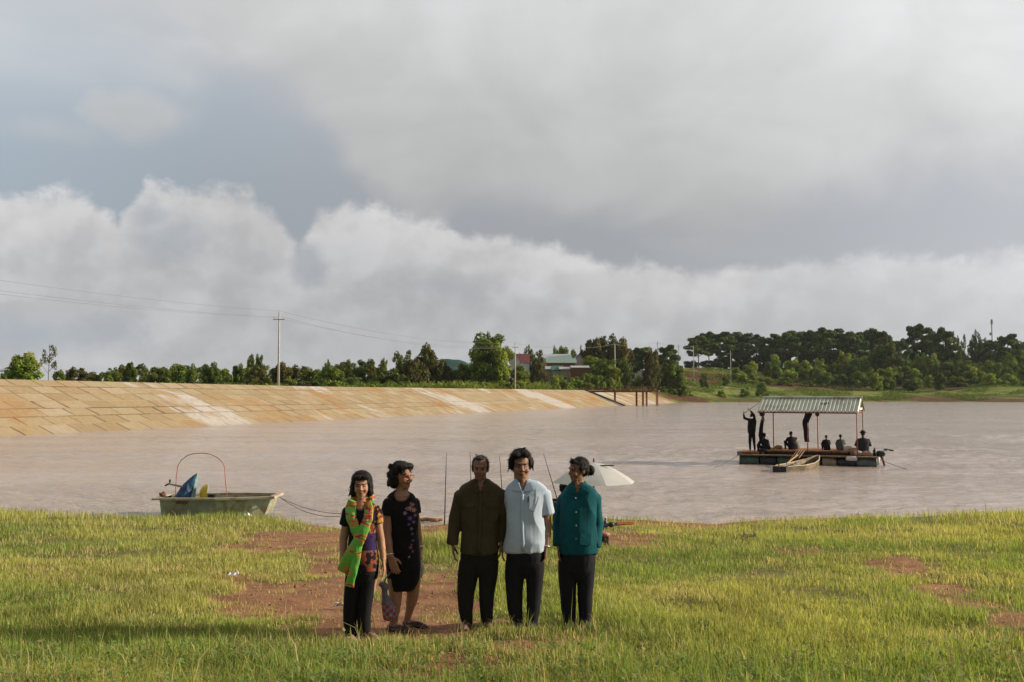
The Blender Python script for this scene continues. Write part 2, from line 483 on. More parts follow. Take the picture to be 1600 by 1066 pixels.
while ya_[-1] < 190: ya_.append(ya_[-1] + max(.07, ya_[-1] ** 2 / 6240))
ya_ = np.array(ya_ + [230, 300, 420, 700, 1200, 2500])
aw = np.unique(np.concatenate([np.linspace(-40, -1.2, 12), np.linspace(-1.2, -.66, 60), np.linspace(-.66, .66, 1000), np.linspace(.66, 1.2, 60), np.linspace(1.2, 40, 12)]))
Aw, Yw = np.meshgrid(aw, ya_); Xw = Aw * Yw
Pw = np.stack([Xw, Yw], -1).reshape(-1, 2)
wx = Pw + (np.stack([vnoise(Pw, .5, 201), vnoise(Pw, .5, 202)], -1) - .5) * 1.0
hw = (fbm(wx * np.array([.80, 1.5]), 1.0, 203, 3) - .5) * .095 + (vnoise(wx * np.array([1.9, 3.4]), 1.0, 207) - .5) * .030
hw *= (.35 + 1.1 * vnoise(Pw * np.array([.05, .16]), 1.0, 208)) * sm(220, 120, Pw[:, 1]) * sm(1.15, .7, np.abs(Aw).ravel()) * sm(18.0, 23.0, Pw[:, 1])
V = np.stack([Xw.ravel(), Yw.ravel(), WATER + hw], -1)
nx, ny = len(aw), len(ya_); i = np.arange(nx * ny).reshape(ny, nx)
Fq = np.stack([i[:-1, :-1], i[:-1, 1:], i[1:, 1:], i[1:, :-1]], -1).reshape(-1, 4)
me = bpy.data.meshes.new('water')
me.vertices.add(len(V)); me.vertices.foreach_set('co', V.ravel())
me.loops.add(Fq.size); me.loops.foreach_set('vertex_index', Fq.ravel())
me.polygons.add(len(Fq)); me.polygons.foreach_set('loop_start', np.arange(0, Fq.size, 4))
me.polygons.foreach_set('use_smooth', np.ones(len(Fq), bool)); me.update(calc_edges=True); me.materials.append(m)
tag(link('water', me), kind='structure')

# ---- dam geometry
DP0 = np.array([-39.1, 73.3]); DD = np.array([0.341, 0.94]); DD = DD / np.linalg.norm(DD); DN = np.array([-DD[1], DD[0]])
DW = 11.0; S0, S1 = -62.0, 286.0
def crest_z(s): return CAMZ + 1.05 + 0.33 * float(np.clip((62 - s) / 62, 0, 1.6))
def dam(s, t_): p = DP0 + DD * s + DN * t_; return float(p[0]), float(p[1])
def y_shore_far(px): return np.interp(px, [900, 1058, 1150, 1300, 1450, 1600, 2200], [345, 347, 372, 385, 392, 370, 350])
PROF = {  # px: [(q, z)...]
    -2500: [(0, 3.2), (8, 3.1), (15, 2.6), (100, 2.8), (300, 3.5), (900, 6), (2000, 10)],
    740: [(0, 3.2), (8, 3.1), (15, 2.7), (60, 3.0), (120, 4.5), (300, 7), (900, 10), (2000, 14)],
    830: [(0, 3.2), (8, 3.1), (14, 3.0), (40, 4.6), (75, 7.6), (120, 9.5), (300, 12), (900, 15), (2000, 18)],
    900: [(0, 3.2), (8, 3.1), (14, 3.3), (40, 5.2), (75, 8.0), (120, 10.5), (300, 13), (900, 16), (2000, 18)],
    990: [(0, 3.2), (8, 3.3), (30, 4.8), (60, 9.0), (100, 11), (300, 15), (900, 18), (2000, 20)],
    1012: [(0, 3.0), (20, 5), (50, 9.0), (100, 12), (300, 16), (900, 20), (2000, 22)],
    1062: [(0, -1.0), (10, 0.4), (30, 3.2), (60, 7.0), (100, 12.2), (150, 15.5), (300, 19), (900, 22), (2000, 22)],
    1180: [(0, -1.0), (14, 0.3), (45, 3.2), (80, 7.4), (120, 13.0), (170, 17), (300, 20), (900, 22), (2000, 22)],
    1300: [(0, -1.0), (14, 0.2), (50, 3.2), (90, 7.0), (140, 13.0), (200, 18), (300, 20), (900, 22), (2000, 22)],
    3200: [(0, -1.0), (14, 0.2), (50, 3.0), (90, 6.0), (140, 11.0), (200, 15), (300, 17), (900, 22), (2000, 22)]}
PK = sorted(PROF)
def z_far(X_, Y_):
    X_ = np.asarray(X_, float); Y_ = np.asarray(Y_, float)
    px = 800 + F * X_ / np.maximum(Y_, 1)
    rel = np.stack([X_ - DP0[0], Y_ - DP0[1]], -1)
    s = rel @ DD; tt = rel @ DN
    q1 = tt - DW
    q2 = Y_ - y_shore_far(px)
    wgt = sm(S1 - 1, S1 + 2.5, s)
    q = q1 * (1 - wgt) + q2 * wgt
    zs = np.stack([np.interp(q, [a for a, _ in PROF[k]], [b for _, b in PROF[k]]) for k in PK], -1)
    pc = np.clip(px, PK[0], PK[-1] - 1)
    idx = np.clip(np.searchsorted(PK, pc, side='right') - 1, 0, len(PK) - 2)
    k0 = np.array(PK)[idx]; k1 = np.array(PK)[idx + 1]
    f = (pc - k0) / (k1 - k0)
    z = np.take_along_axis(zs, idx[..., None], -1)[..., 0] * (1 - f) + np.take_along_axis(zs, (idx + 1)[..., None], -1)[..., 0] * f
    slab = WATER + (tt / DW) * (CAMZ + 1.05 - WATER) - 0.7
    inslope = (s < S1) & (tt < DW)
    z = np.where(inslope, np.minimum(np.maximum(slab, -6), z), z)
    z = np.where((s >= S1) & (q < 0), np.maximum(-1.0 + q * 0.25, -5), z)
    Pn = np.stack([X_, Y_], -1).reshape(-1, 2)
    nn = ((fbm(Pn, 0.045, 5, 4) - 0.5) * 3.0).reshape(z.shape)
    z = z + nn * sm(14, 60, q)
    return z
def zf(x, y): return float(z_far(np.array([x]), np.array([y]))[0])
aa = np.unique(np.concatenate([np.linspace(-1.9, -0.6, 30), np.linspace(-0.6, 0.75, 420), np.linspace(0.75, 1.9, 30)]))
yy = np.unique(np.concatenate([np.linspace(34, 200, 90), np.linspace(200, 520, 260), np.geomspace(520, 2400, 40)]))
Ag, Yg = np.meshgrid(aa, yy); Xg = Ag * Yg
Zg = z_far(Xg, Yg)
V = np.stack([Xg, Yg, Zg], -1).reshape(-1, 3)
nx, ny = len(aa), len(yy); i = np.arange(nx * ny).reshape(ny, nx)
Fq = np.stack([i[:-1, :-1], i[:-1, 1:], i[1:, 1:], i[1:, :-1]], -1).reshape(-1, 4)
zc = V[Fq, 2].max(1); Fq = Fq[zc > -4.5]
me = bpy.data.meshes.new('terrain')
me.vertices.add(len(V)); me.vertices.foreach_set('co', V.ravel())
me.loops.add(Fq.size); me.loops.foreach_set('vertex_index', Fq.ravel())
me.polygons.add(len(Fq)); me.polygons.foreach_set('loop_start', np.arange(0, Fq.size, 4))
me.polygons.foreach_set('use_smooth', np.ones(len(Fq), bool))
me.update(calc_edges=True); me.validate()
# red earth patches on the far shore
pxs = 800 + F * V[:, 0] / V[:, 1]
pys = 533 - F * (-SA * V[:, 1] + CA * (V[:, 2] - CAMZ)) / (CA * V[:, 1] + SA * (V[:, 2] - CAMZ))
nA = (fbm(V[:, :2], 0.06, 77, 4) - .5); nB = (fbm(V[:, :2] * np.array([1, .5]), 0.25, 78, 3) - .5)
def fe(cx, cy, rx, ry, k=1.0):
    d = np.sqrt(((pxs - cx) / rx) ** 2 + ((pys - cy) / ry) ** 2) + nA * 1.6 + nB * 1.0
    return k * (1 - sm(.75, 1.2, d))
red = np.zeros(len(V))
for e_ in ((1105, 590, 45, 9), (1075, 585, 22, 7), (1150, 594, 60, 7, .95), (1200, 600, 60, 6, .9), (1070, 600, 30, 6), (1000, 590, 42, 10), (950, 588, 26, 7, .8), (1095, 592, 30, 7), (1120, 598, 34, 6, .9), (1060, 620, 40, 6, .9), (1030, 612, 25, 5, .7), (1085, 624, 40, 4, .9), (1100, 578, 26, 5, .8),
           (1180, 604, 50, 4, .5), (1420, 622, 200, 5, .75), (1350, 606, 160, 4, .7), (1200, 626, 160, 3, .5), (1500, 625, 140, 4, .8), (900, 600, 30, 4, .4), (845, 588, 26, 5, .5)):
    red = np.maximum(red, fe(*e_))
road = fe(1100, 605, 46, 2.2, 1.0)
paint(me, np.stack([red, road, red * 0], -1), 'soil')
m = bpy.data.materials.new('far_grassland'); m.use_nodes = True
t = NT(m.node_tree); bs = t.n['Principled BSDF']
tcn = t.node('ShaderNodeTexCoord'); v = tcn.outputs['Object']
a = t.node('ShaderNodeAttribute'); a.attribute_name = 'soil'
sp = t.node('ShaderNodeSeparateColor'); t.l.new(a.outputs['Color'], sp.inputs[0])
g = t.mix(t.mapr(t.noise(v, .05, 5, .6), .38, .62), (0.12, 0.165, 0.033), (0.20, 0.235, 0.05))
g = t.mix(t.mapr(t.noise(t.scalevec(v, (1, .4, 1)), .35, 5, .65), .45, .65, 0, .7), g, (0.06, 0.085, 0.02))
g = t.mix(t.mapr(t.noise(v, .16, 4, .6), .55, .7, 0, .6), g, (0.19, 0.15, 0.07))
rd = t.mix(t.mapr(t.noise(v, .5, 5, .6), .4, .6), (0.075, 0.030, 0.022), (0.14, 0.06, 0.04))
g = t.mix(sp.outputs[0], g, rd); g = t.mix(sp.outputs[1], g, (0.36, 0.27, 0.17))
t.put(bs.inputs['Base Color'], g); bs.inputs['Roughness'].default_value = 1.0; bs.inputs['Specular IOR Level'].default_value = 0.1
b = t.node('ShaderNodeBump'); b.inputs['Strength'].default_value = 1.0; b.inputs['Distance'].default_value = 0.6
t.put(b.inputs['Height'], t.noise(v, .8, 5, .7)); t.put(bs.inputs['Normal'], b.outputs[0])
me.materials.append(m)
tag(link('terrain', me), kind='structure')

# far wooded hill
hm = MB(); n_ = 60
vs, fs = [], []
hp = [(-700, 0), (640, 4), (660, 30), (672, 52), (690, 54), (702, 55), (716, 54), (728, 50), (745, 40), (780, 24), (900, 14), (1500, 8), (2400, 6)]
Yh = 900.0
for j in range(7):
    for k in range(n_ + 1):
        px = 640 + 260 * k / n_
        hgt_ = np.interp(px, [a for a, _ in hp], [b for _, b in hp]) * Yh / F
        hh = hgt_ * math.sin(math.pi * (j / 6)) ** 0.7 if 0 < j < 6 else 0
        yj = Yh - 120 + j * 40
        vs.append(((px - 800) / F * Yh, yj, 2.0 + hh * (1 + .04 * mnoise.noise(Vector((px * .06, j, 0))))))
for j in range(6):
    for k in range(n_):
        a_ = j * (n_ + 1) + k; fs.append((a_, a_ + 1, a_ + n_ + 2, a_ + n_ + 1))
hm.add(vs, fs)
hmat = mat('far_forest', (0.028, 0.062, 0.055), 1.0, 0.25, 0.03, 1.0, 0.2, spec=0.0)
tag(hm.build('hills', hmat, smooth=True), kind='structure')

# ---- dam: concrete slab facing, rows with a small lip each
m = bpy.data.materials.new('slab_concrete'); m.use_nodes = True
t = NT(m.node_tree); bs = t.n['Principled BSDF']
uvn = t.node('ShaderNodeUVMap'); uvn.uv_map = 'slab'
sepn = t.node('ShaderNodeSeparateXYZ'); t.l.new(uvn.outputs[0], sepn.inputs[0])
U, W_ = sepn.outputs[0], sepn.outputs[1]
row = t.math('FLOOR', W_)
wn = t.node('ShaderNodeTexWhiteNoise', noise_dimensions='1D'); t.put(wn.inputs['W'], row)
us = t.math('ADD', t.math('DIVIDE', U, 2.9), t.math('MULTIPLY', wn.outputs['Value'], 3.7))
colm = t.math('FLOOR', us)
cmb = t.node('ShaderNodeCombineXYZ'); t.put(cmb.inputs[0], row); t.put(cmb.inputs[1], colm)
wn2 = t.node('ShaderNodeTexWhiteNoise', noise_dimensions='2D'); t.l.new(cmb.outputs[0], wn2.inputs['Vector'])
fu = t.math('FRACT', us); fv = t.math('FRACT', W_)
lu = t.math('MINIMUM', fu, t.math('SUBTRACT', 1.0, fu)); lv = t.math('MINIMUM', fv, t.math('SUBTRACT', 1.0, fv))
sepw = t.node('ShaderNodeSeparateColor'); t.l.new(wn2.outputs['Color'], sepw.inputs[0])
thick = t.math('MULTIPLY', t.mapr(sepw.outputs[1], 0.25, 1.0, 0.9, 3.6), t.mapr(t.noise(uvn.outputs[0], 1.5, 3), .3, .7, .6, 1.3))
ju = t.math('SUBTRACT', 1.0, t.mapr(lu, t.math('MULTIPLY', thick, 0.010), t.math('MULTIPLY', thick, 0.028)))
jv = t.math('SUBTRACT', 1.0, t.mapr(lv, 0.015, 0.05))
wn3 = t.node('ShaderNodeTexWhiteNoise', noise_dimensions='1D'); t.put(wn3.inputs['W'], t.math('FLOOR', t.math('ADD', W_, 0.5)))
jbreak = t.mapr(t.noise(uvn.outputs[0], .55, 3), .38, .62, .25, 1.0)
joint = t.math('MAXIMUM', t.math('MULTIPLY', ju, t.mapr(sepw.outputs[2], 0, 1, .35, 1.0)), t.math('MULTIPLY', jv, t.math('MULTIPLY', jbreak, t.mapr(wn3.outputs['Value'], 0.1, 1.0, 0.25, 1.0))))
cbs = t.ramp(sepw.outputs[0], [(0.0, (0.31, 0.235, 0.135)), (0.4, (0.35, 0.275, 0.165)), (0.8, (0.375, 0.31, 0.20)), (0.93, (0.40, 0.34, 0.25)), (1.0, (0.32, 0.22, 0.10))])
# zones along the dam: pale washed bands and rusty stains running down the slope
sl = t.node('ShaderNodeCombineXYZ'); t.put(sl.inputs[0], t.math('MULTIPLY', U, 0.055)); t.put(sl.inputs[1], t.math('MULTIPLY', W_, 0.07))
zone = t.noise(sl.outputs[0], 1.0, 4, .6, .3)
sl2 = t.node('ShaderNodeCombineXYZ'); t.put(sl2.inputs[0], t.math('ADD', t.math('MULTIPLY', U, 0.16), 31.0)); t.put(sl2.inputs[1], t.math('MULTIPLY', W_, 0.16))
stn = t.noise(sl2.outputs[0], 1.0, 5, .62, .5)
# the middle of the dam is rustier
far_f = t.mapr(U, 20, 120, 0.45, 1.0)
cbs = t.mix(t.math('MULTIPLY', t.mapr(stn, .51, .64), t.math('MULTIPLY', far_f, .95)), cbs, (0.37, 0.175, 0.05))
cbs = t.mix(t.math('MULTIPLY', t.mapr(zone, .54, .585), .85), cbs, (0.50, 0.48, 0.46))
cbs = t.mix(t.mapr(t.noise(uvn.outputs[0], .9, 5, .7), .35, .75, .0, .35), cbs, (0.33, 0.22, 0.11))
fine = t.mapr(t.noise(uvn.outputs[0], 3.5, 4, .6), .3, .7, .88, 1.1)
cbs = t.mix(1.0, cbs, fine, 'MULTIPLY')
# silt line near the water
cbs = t.mix(t.mapr(W_, 0.75, 0.1, 0, .55), cbs, (0.30, 0.21, 0.15))
cbs = t.mix(t.math('MULTIPLY', joint, t.mapr(U, 0, 200, .95, .55)), cbs, (0.11, 0.065, 0.035))
t.put(bs.inputs['Base Color'], cbs); bs.inputs['Roughness'].default_value = 0.9; bs.inputs['Specular IOR Level'].default_value = 0.2
def dam_facing(sa, sb, name, ds=4.0, rows=7, lift=0.0):
    b_ = MB(); uvs = []
    ns = max(1, int(round((sb - sa) / ds)))
    for r in range(rows):
        t0, t1 = DW * r / rows, DW * (r + 1) / rows
        if r == 0: t0 = -1.5
        for k in range(ns):
            s_a, s_b = sa + (sb - sa) * k / ns, sa + (sb - sa) * (k + 1) / ns
            def P_(s, tt, dz=0):
                x, y = dam(s, tt); H = crest_z(s) - WATER
                return (x, y, WATER + H * tt / DW + dz + lift)
            lip = 0.045
            # each course overlaps the one below by a small lip
            q = [P_(s_a, t0, lip), P_(s_b, t0, lip), P_(s_b, t1, 0.0), P_(s_a, t1, 0.0)]
            r0 = -0.15 if r == 0 else 0.0
            b_.add(q, [(0, 1, 2, 3)]); uvs += [(s_a, r + r0 + .001), (s_b, r + r0 + .001), (s_b, r + .999), (s_a, r + .999)]
            q = [P_(s_a, t0, 0.0), P_(s_b, t0, 0.0), P_(s_b, t0, lip), P_(s_a, t0, lip)]
            b_.add(q, [(0, 1, 2, 3)]); uvs += [(s_a, r + .001)] * 2 + [(s_b, r + .001)] * 2
    me_ = b_.mesh(name, m)
    uvl = me_.uv_layers.new(name='slab')
    lv_ = np.empty(len(me_.loops), int); me_.loops.foreach_get('vertex_index', lv_)
    uvl.data.foreach_set('uv', np.array(uvs)[lv_].ravel())
    return me_
dam_root = empty('dam', (*dam(0, 0), WATER)); dam_root.location = (0, 0, 0)
tag(dam_root, 'long sloping dam faced with rust stained concrete slabs across the lake', 'dam')
link('slab_facing', dam_facing(S0, S1, 'slab_facing'), dam_root)
cm_ = mat('crest_concrete', (0.42, 0.30, 0.17), .9, .2, 1.0)
cb = MB()
for k in range(int((S1 - S0) // 6) + 1):
    s_a, s_b = S0 + 6 * k, min(S0 + 6 * (k + 1), S1)
    if s_b <= s_a: continue
    za, zb = crest_z(s_a), crest_z(s_b)
    a0, a1, b0, b1 = dam(s_a, DW), dam(s_b, DW), dam(s_a, DW + 4.5), dam(s_b, DW + 4.5)
    cb.add([(*a0, za), (*a1, zb), (*b1, zb + .02), (*b0, za + .02)], [(0, 1, 2, 3)])
    cb.add([(*b0, za + .02), (*b1, zb + .02), (*b1, 1.5), (*b0, 1.5)], [(0, 1, 2, 3)])
cb.build('crest_road', cm_, dam_root)
eb = MB()   # end abutment and the dark stair curb down the slope
def strip(s, wdt, z0, mi=0):
    for r in range(11):
        t0, t1 = DW * r / 11 - (.8 if r == 0 else 0), DW * (r + 1) / 11
        H = crest_z(s) - WATER
        pa_, pb_ = dam(s, t0), dam(s + wdt, t0); pc_, pd_ = dam(s + wdt, t1), dam(s, t1)
        zl, zh = WATER + H * t0 / DW, WATER + H * t1 / DW
        eb.add([(*pa_, zl - .1), (*pb_, zl - .1), (*pc_, zh - .1), (*pd_, zh - .1), (*pa_, zl + z0), (*pb_, zl + z0), (*pc_, zh + z0), (*pd_, zh + z0)],
               [(4, 5, 6, 7), (0, 1, 5, 4), (1, 2, 6, 5), (2, 3, 7, 6), (3, 0, 4, 7)], mi)
strip(204.0, .8, .42)
eb.build('slope_curb', mat('dark_curb', (0.12, 0.07, 0.045), .9, .3, 1.0), dam_root)
eb = MB(); strip(S1 - .2, 1.2, .25); eb.build('end_curb', cm_, dam_root)
# ================================================================== TREES
def leafmat(name, c, trans=0.25):
    return mat(name, c, 0.75, 0.28, 1.3, attr='col', spec=0.2, trans=trans)
LM = {'dark': leafmat('foliage_dark', (0.10, 0.138, 0.030)), 'mid': leafmat('foliage_mid', (0.145, 0.20, 0.035)),
      'light': leafmat('foliage_light', (0.23, 0.30, 0.048)), 'olive': leafmat('foliage_olive', (0.105, 0.105, 0.035)),
      'pine': leafmat('foliage_pine', (0.098, 0.145, 0.045), .25), 'yel': leafmat('foliage_yellowgreen', (0.21, 0.25, 0.045))}
BARK = mat('bark', (0.13, 0.095, 0.07), .95, .3, 3, .4, 15)
def crown_mesh(name, clumps, per, leaf, seed, mt, flat=1.0, tone=0.35):
    """clumps: [(x,y,z,r)], unit-size tree; leaves are small quads over each clump's volume"""
    g = np.random.default_rng(seed)
    VV, CC = [], []
    for (cx, cy, cz, cr) in clumps:
        n = max(8, int(per * (cr / 0.16) ** 1.6))
        d = g.normal(size=(n, 3)); d /= np.linalg.norm(d, axis=1)[:, None]
        rr = cr * g.uniform(0.45, 1.12, n) ** 0.7
        c = d * rr[:, None]; c[:, 2] *= flat; c += (cx, cy, cz)
        s1 = leaf * g.uniform(.6, 1.5, n)
        a = g.normal(size=(n, 3)); a /= np.linalg.norm(a, axis=1)[:, None]
        # leaves lie roughly along the clump surface
        a = a - d * (a * d).sum(1)[:, None] * 0.6; a /= np.linalg.norm(a, axis=1)[:, None]
        b_ = np.cross(d + g.normal(size=(n, 3)) * .5, a); b_ /= np.linalg.norm(b_, axis=1)[:, None] + 1e-9
        q = np.stack([c - a * s1[:, None], c + b_ * s1[:, None] * .55, c + a * s1[:, None], c - b_ * s1[:, None] * .55], 1)
        VV.append(q.reshape(-1, 3))
        tn = (1 + g.uniform(-tone, tone)) * (1 + g.uniform(-.25, .25, n))
        hue = 1 + g.uniform(-.18, .22)
        CC.append(np.repeat(np.stack([tn * hue, tn, tn * (1 + g.uniform(-.2, .2))], -1), 4, 0))
    V_ = np.concatenate(VV); C_ = np.concatenate(CC)
    me_ = bpy.data.meshes.new(name)
    nf = len(V_) // 4
    me_.vertices.add(len(V_)); me_.vertices.foreach_set('co', V_.ravel())
    me_.loops.add(len(V_)); me_.loops.foreach_set('vertex_index', np.arange(len(V_)))
    me_.polygons.add(nf); me_.polygons.foreach_set('loop_start', np.arange(0, len(V_), 4))
    me_.update(calc_edges=True)
    paint(me_, C_); me_.materials.append(mt)
    return me_
def gen(kind, seed):
    g = random.Random(seed); C_ = []; T = MB()
    if kind == 'broad':     # rounded, full to the ground
        for k in range(46):
            z = g.uniform(.10, .92); w = .42 * math.sin(math.pi * min(1, (z + .10) / 1.12)) ** .65
            a = g.uniform(0, 6.28); r = w * g.uniform(.35, 1.0)
            C_.append((r * math.cos(a), r * math.sin(a), z, g.uniform(.08, .15)))
        T.tube([(0, 0, 0), (.01, 0, .3), (0, .01, .6)], [.03, .022, .01], 6)
        for k in range(5):
            a = k * 1.3; T.tube([(0, 0, .25 + .06 * k), (.2 * math.cos(a), .2 * math.sin(a), .45 + .08 * k)], [.014, .004], 5)
    elif kind == 'tall':    # taller, broken outline, several leaders
        for k in range(5):
            bx, by = g.uniform(-.26, .26), g.uniform(-.2, .2); h = g.uniform(.7, 1.0) if k else 1.0
            for j in range(8):
                z = h * (.16 + .80 * j / 7)
                C_.append((bx + g.uniform(-.11, .11), by + g.uniform(-.1, .1), z - .04, g.uniform(.08, .135) * (1.2 - .45 * j / 7)))
        T.tube([(0, 0, 0), (0, 0, .4), (.02, 0, .8)], [.028, .02, .008], 6)
        for k in range(6):
            a = k * 1.1; T.tube([(0, 0, .2 + .08 * k), (.22 * math.cos(a), .22 * math.sin(a), .42 + .08 * k)], [.013, .004], 5)
    elif kind == 'sparse':  # thin crown on a bare stem
        for k in range(16):
            z = g.uniform(.5, .97); w = .42 * math.sin(math.pi * (z - .4) / .65) ** .6
            a = g.uniform(0, 6.28); r = w * g.uniform(.3, 1)
            C_.append((r * math.cos(a), r * math.sin(a), z, g.uniform(.045, .09)))
        T.tube([(0, 0, 0), (.02, 0, .35), (-.01, 0, .7), (0, 0, .93)], [.018, .014, .009, .003], 6)
        for k in range(9):
            a = k * 2.1; z = .35 + .06 * k
            T.tube([(0, 0, z), (.3 * math.cos(a), .3 * math.sin(a), z + .2)], [.008, .003], 5)
    elif kind == 'pine':    # umbrella pine: flat pads on spreading limbs
        T.tube([(0, 0, 0), (.012, 0, .4), (-.01, .01, .72), (0, 0, .95)], [.024, .018, .012, .004], 7)
        n = 13
        for k in range(n):
            z = .40 + .55 * (k / (n - 1)); a = k * 2.4 + g.uniform(-.4, .4)
            L = (.44 if z < .8 else .30 * (1.08 - z) / .28 + .06) * g.uniform(.65, 1.1)
            tip = (L * math.cos(a), L * math.sin(a), z + .05)
            T.tube([(0, 0, z - .06), (tip[0] * .5, tip[1] * .5, z - .01), tip], [.010, .007, .003], 5)
            for j in range(3):
                f_ = (.5, .8, 1.0)[j]
                C_.append((tip[0] * f_ + g.uniform(-.05, .05), tip[1] * f_ + g.uniform(-.05, .05), z + .03 + g.uniform(-.01, .03), g.uniform(.08, .14)))
        C_.append((0, 0, .93, .12)); C_.append((.1, .05, .86, .12)); C_.append((-.1, -.05, .84, .13))
    elif kind == 'shrub':
        for k in range(16):
            z = g.uniform(.1, .82); w = .42 * math.sqrt(max(0, 1 - (z / 1.0) ** 2))
            a = g.uniform(0, 6.28); r = w * g.uniform(.3, 1)
            C_.append((r * math.cos(a), r * math.sin(a), z, g.uniform(.11, .19)))
        T.tube([(0, 0, 0), (.02, 0, .5)], [.02, .008], 5)
    return C_, T
PROTO = {}
def proto(kind, tone, var):
    key = (kind, tone, var)
    if key not in PROTO:
        C_, T = gen(kind, 100 * var + hash_s(kind))
        par = {'broad': (190, .034, 1.0), 'tall': (220, .028, 1.0), 'sparse': (150, .022, .9), 'pine': (260, .028, .5), 'shrub': (110, .048, 1.0)}[kind]
        PROTO[key] = (crown_mesh('crown', C_, par[0], par[1], var * 7 + 1, LM[tone], par[2]),
                      T.mesh('trunk', BARK, smooth=True))
    return PROTO[key]
def hash_s(s): return sum(ord(c_) for c_ in s)
WORDN = ['first', 'second', 'third', 'fourth', 'fifth', 'sixth', 'seventh', 'eighth', 'ninth', 'tenth', 'eleventh', 'twelfth', 'thirteenth', 'fourteenth', 'fifteenth',
         'sixteenth', 'seventeenth', 'eighteenth', 'nineteenth', 'twentieth', 'twenty-first', 'twenty-second', 'twenty-third', 'twenty-fourth', 'twenty-fifth', 'twenty-sixth', 'twenty-seventh', 'twenty-eighth', 'twenty-ninth', 'thirtieth']
NM = {'broad': 'broadleaf_tree', 'tall': 'tall_tree', 'sparse': 'slender_tree', 'pine': 'pine_tree', 'shrub': 'shrub'}
tcount = [0]
def tree(px, ptop, Y, kind, wpx, tone, label, group, wscale=1.0):
    tcount[0] += 1; i_ = tcount[0]
    p = at(px, 600, Y); z0 = zf(p.x, p.y)
    z1 = at(px, ptop, Y).z
    h = max(z1 - z0, 1.2)
    wd = wpx / F * Y / 0.95
    o = empty(NM[kind], (p.x, p.y, z0 - .15), random.uniform(0, 6.28))
    tag(o, label, 'shrub' if kind == 'shrub' else 'tree', group)
    cr, tr = proto(kind, tone, i_ % 3)
    if kind == 'shrub':
        a = link('foliage', cr, o); b_ = link('stem', tr, o)
    else:
        a = link('crown', cr, o); b_ = link('trunk', tr, o)
    hs = h / (1.02)
    a.scale = (wd, wd, hs); b_.scale = (wd if kind == 'shrub' else max(wd * .8, hs * .55),) * 2 + (hs,)
    return o

G_ = 'trees in the dark line behind the dam'
# -- left end
tree(6, 581, 118, 'broad', 16, 'mid', 'small green tree cut by the picture edge where the dam starts', None)
tree(40, 550, 112, 'broad', 58, 'light', 'big round light green tree above the near end of the dam', None)
tree(76, 535, 108, 'sparse', 40, 'olive', 'thin airy tree with bare stem rising behind the round light green tree', None)
tree(30, 562, 116, 'broad', 34, 'mid', 'darker green tree against the left side of the round light green tree', None)
# -- line behind the dam: between the airy tree and the tall concrete pole
row = [(92,580,14,'mid'),(104,581,18,'olive'),(122,577,24,'olive'),(143,585,22,'olive'),(160,584,18,'dark'),(175,576,24,'mid'),(192,573,24,'dark'),(203,568,14,'dark'),(219,569,20,'dark'),(233,582,20,'mid'),(248,577,26,'dark'),
       (262,575,22,'olive'),(277,572,28,'mid'),(297,568,20,'dark'),(312,575,28,'mid'),(330,570,22,'dark'),(347,578,24,'light'),(362,580,24,'mid'),(373,571,16,'dark'),(388,575,26,'mid'),(402,573,24,'olive'),(421,572,26,'mid')]
for k, (px, ty, wp, tn) in enumerate(row):
    tree(px, ty - 3 + random.uniform(-1.5, 1.5), 165 + (k * 37 % 60), ('broad', 'tall', 'broad', 'shrub')[k % 4] if k % 4 != 3 else 'broad', wp * 1.6, tn,
         '%s low tree behind the dam, counted rightwards from the thin airy tree' % WORDN[k], G_)
for px, ty, Y, wp, lab in ((392, 553, 235, 14, 'left of two close tall tree tops standing out left of the pole'), (405, 552, 238, 15, 'right of two close tall tree tops standing out left of the pole')):
    tree(px, ty, Y, 'broad', wp * 1.25, 'dark', lab, None)
row = [(441,566,26,'olive','broad'),(455,573,22,'mid','broad'),(470,570,30,'olive','broad'),(487,574,26,'mid','broad'),(509,560,16,'dark','tall'),(520,570,32,'mid','broad'),(535,566,28,'olive','broad'),(552,560,34,'dark','tall'),
       (571,560,30,'dark','broad'),(584,560,28,'olive','tall'),(601,557,12,'mid','tall'),(608,573,34,'dark','broad'),(628,545,32,'dark','tall'),(645,560,24,'olive','broad')]
for k, (px, ty, wp, tn, kd) in enumerate(row):
    tree(px, ty, 195 + (k * 41 % 50), kd, wp * 1.5, tn, '%s tree rightwards from the tall concrete pole on the dam' % WORDN[k], G_)
tree(667, 537, 232, 'broad', 46, 'olive', 'tall brownish round tree left of the far blue green hill', None)
tree(690, 562, 235, 'broad', 30, 'olive', 'lower tree touching the right side of the tall brownish round tree', None)
# dark bushes in front of them
bl = [(452,590,22,'mid'),(478,592,24,'olive'),(500,588,30,'dark'),(530,592,26,'light'),(560,585,34,'dark'),(590,586,34,'dark'),(598,598,20,'yel'),(615,584,34,'dark'),(632,592,26,'mid')]
br_ = [(400,592,26,'olive'),(368,594,22,'mid'),(340,594,24,'yel'),(305,593,24,'mid'),(278,595,22,'mid'),(246,595,20,'light'),(214,594,26,'mid'),(185,593,22,'dark')]
for lst, sd_ in ((bl, 'right'), (br_, 'left')):
    for k, (px, ty, wp, tn) in enumerate(lst):
        tree(px, ty, 160 + px * .06, 'shrub', wp * 1.5, tn, '%s low bush %s of the tallest pole along the dam crest' % (WORDN[k], 'rightwards' if sd_ == 'right' else 'leftwards'), 'bushes along the dam crest')
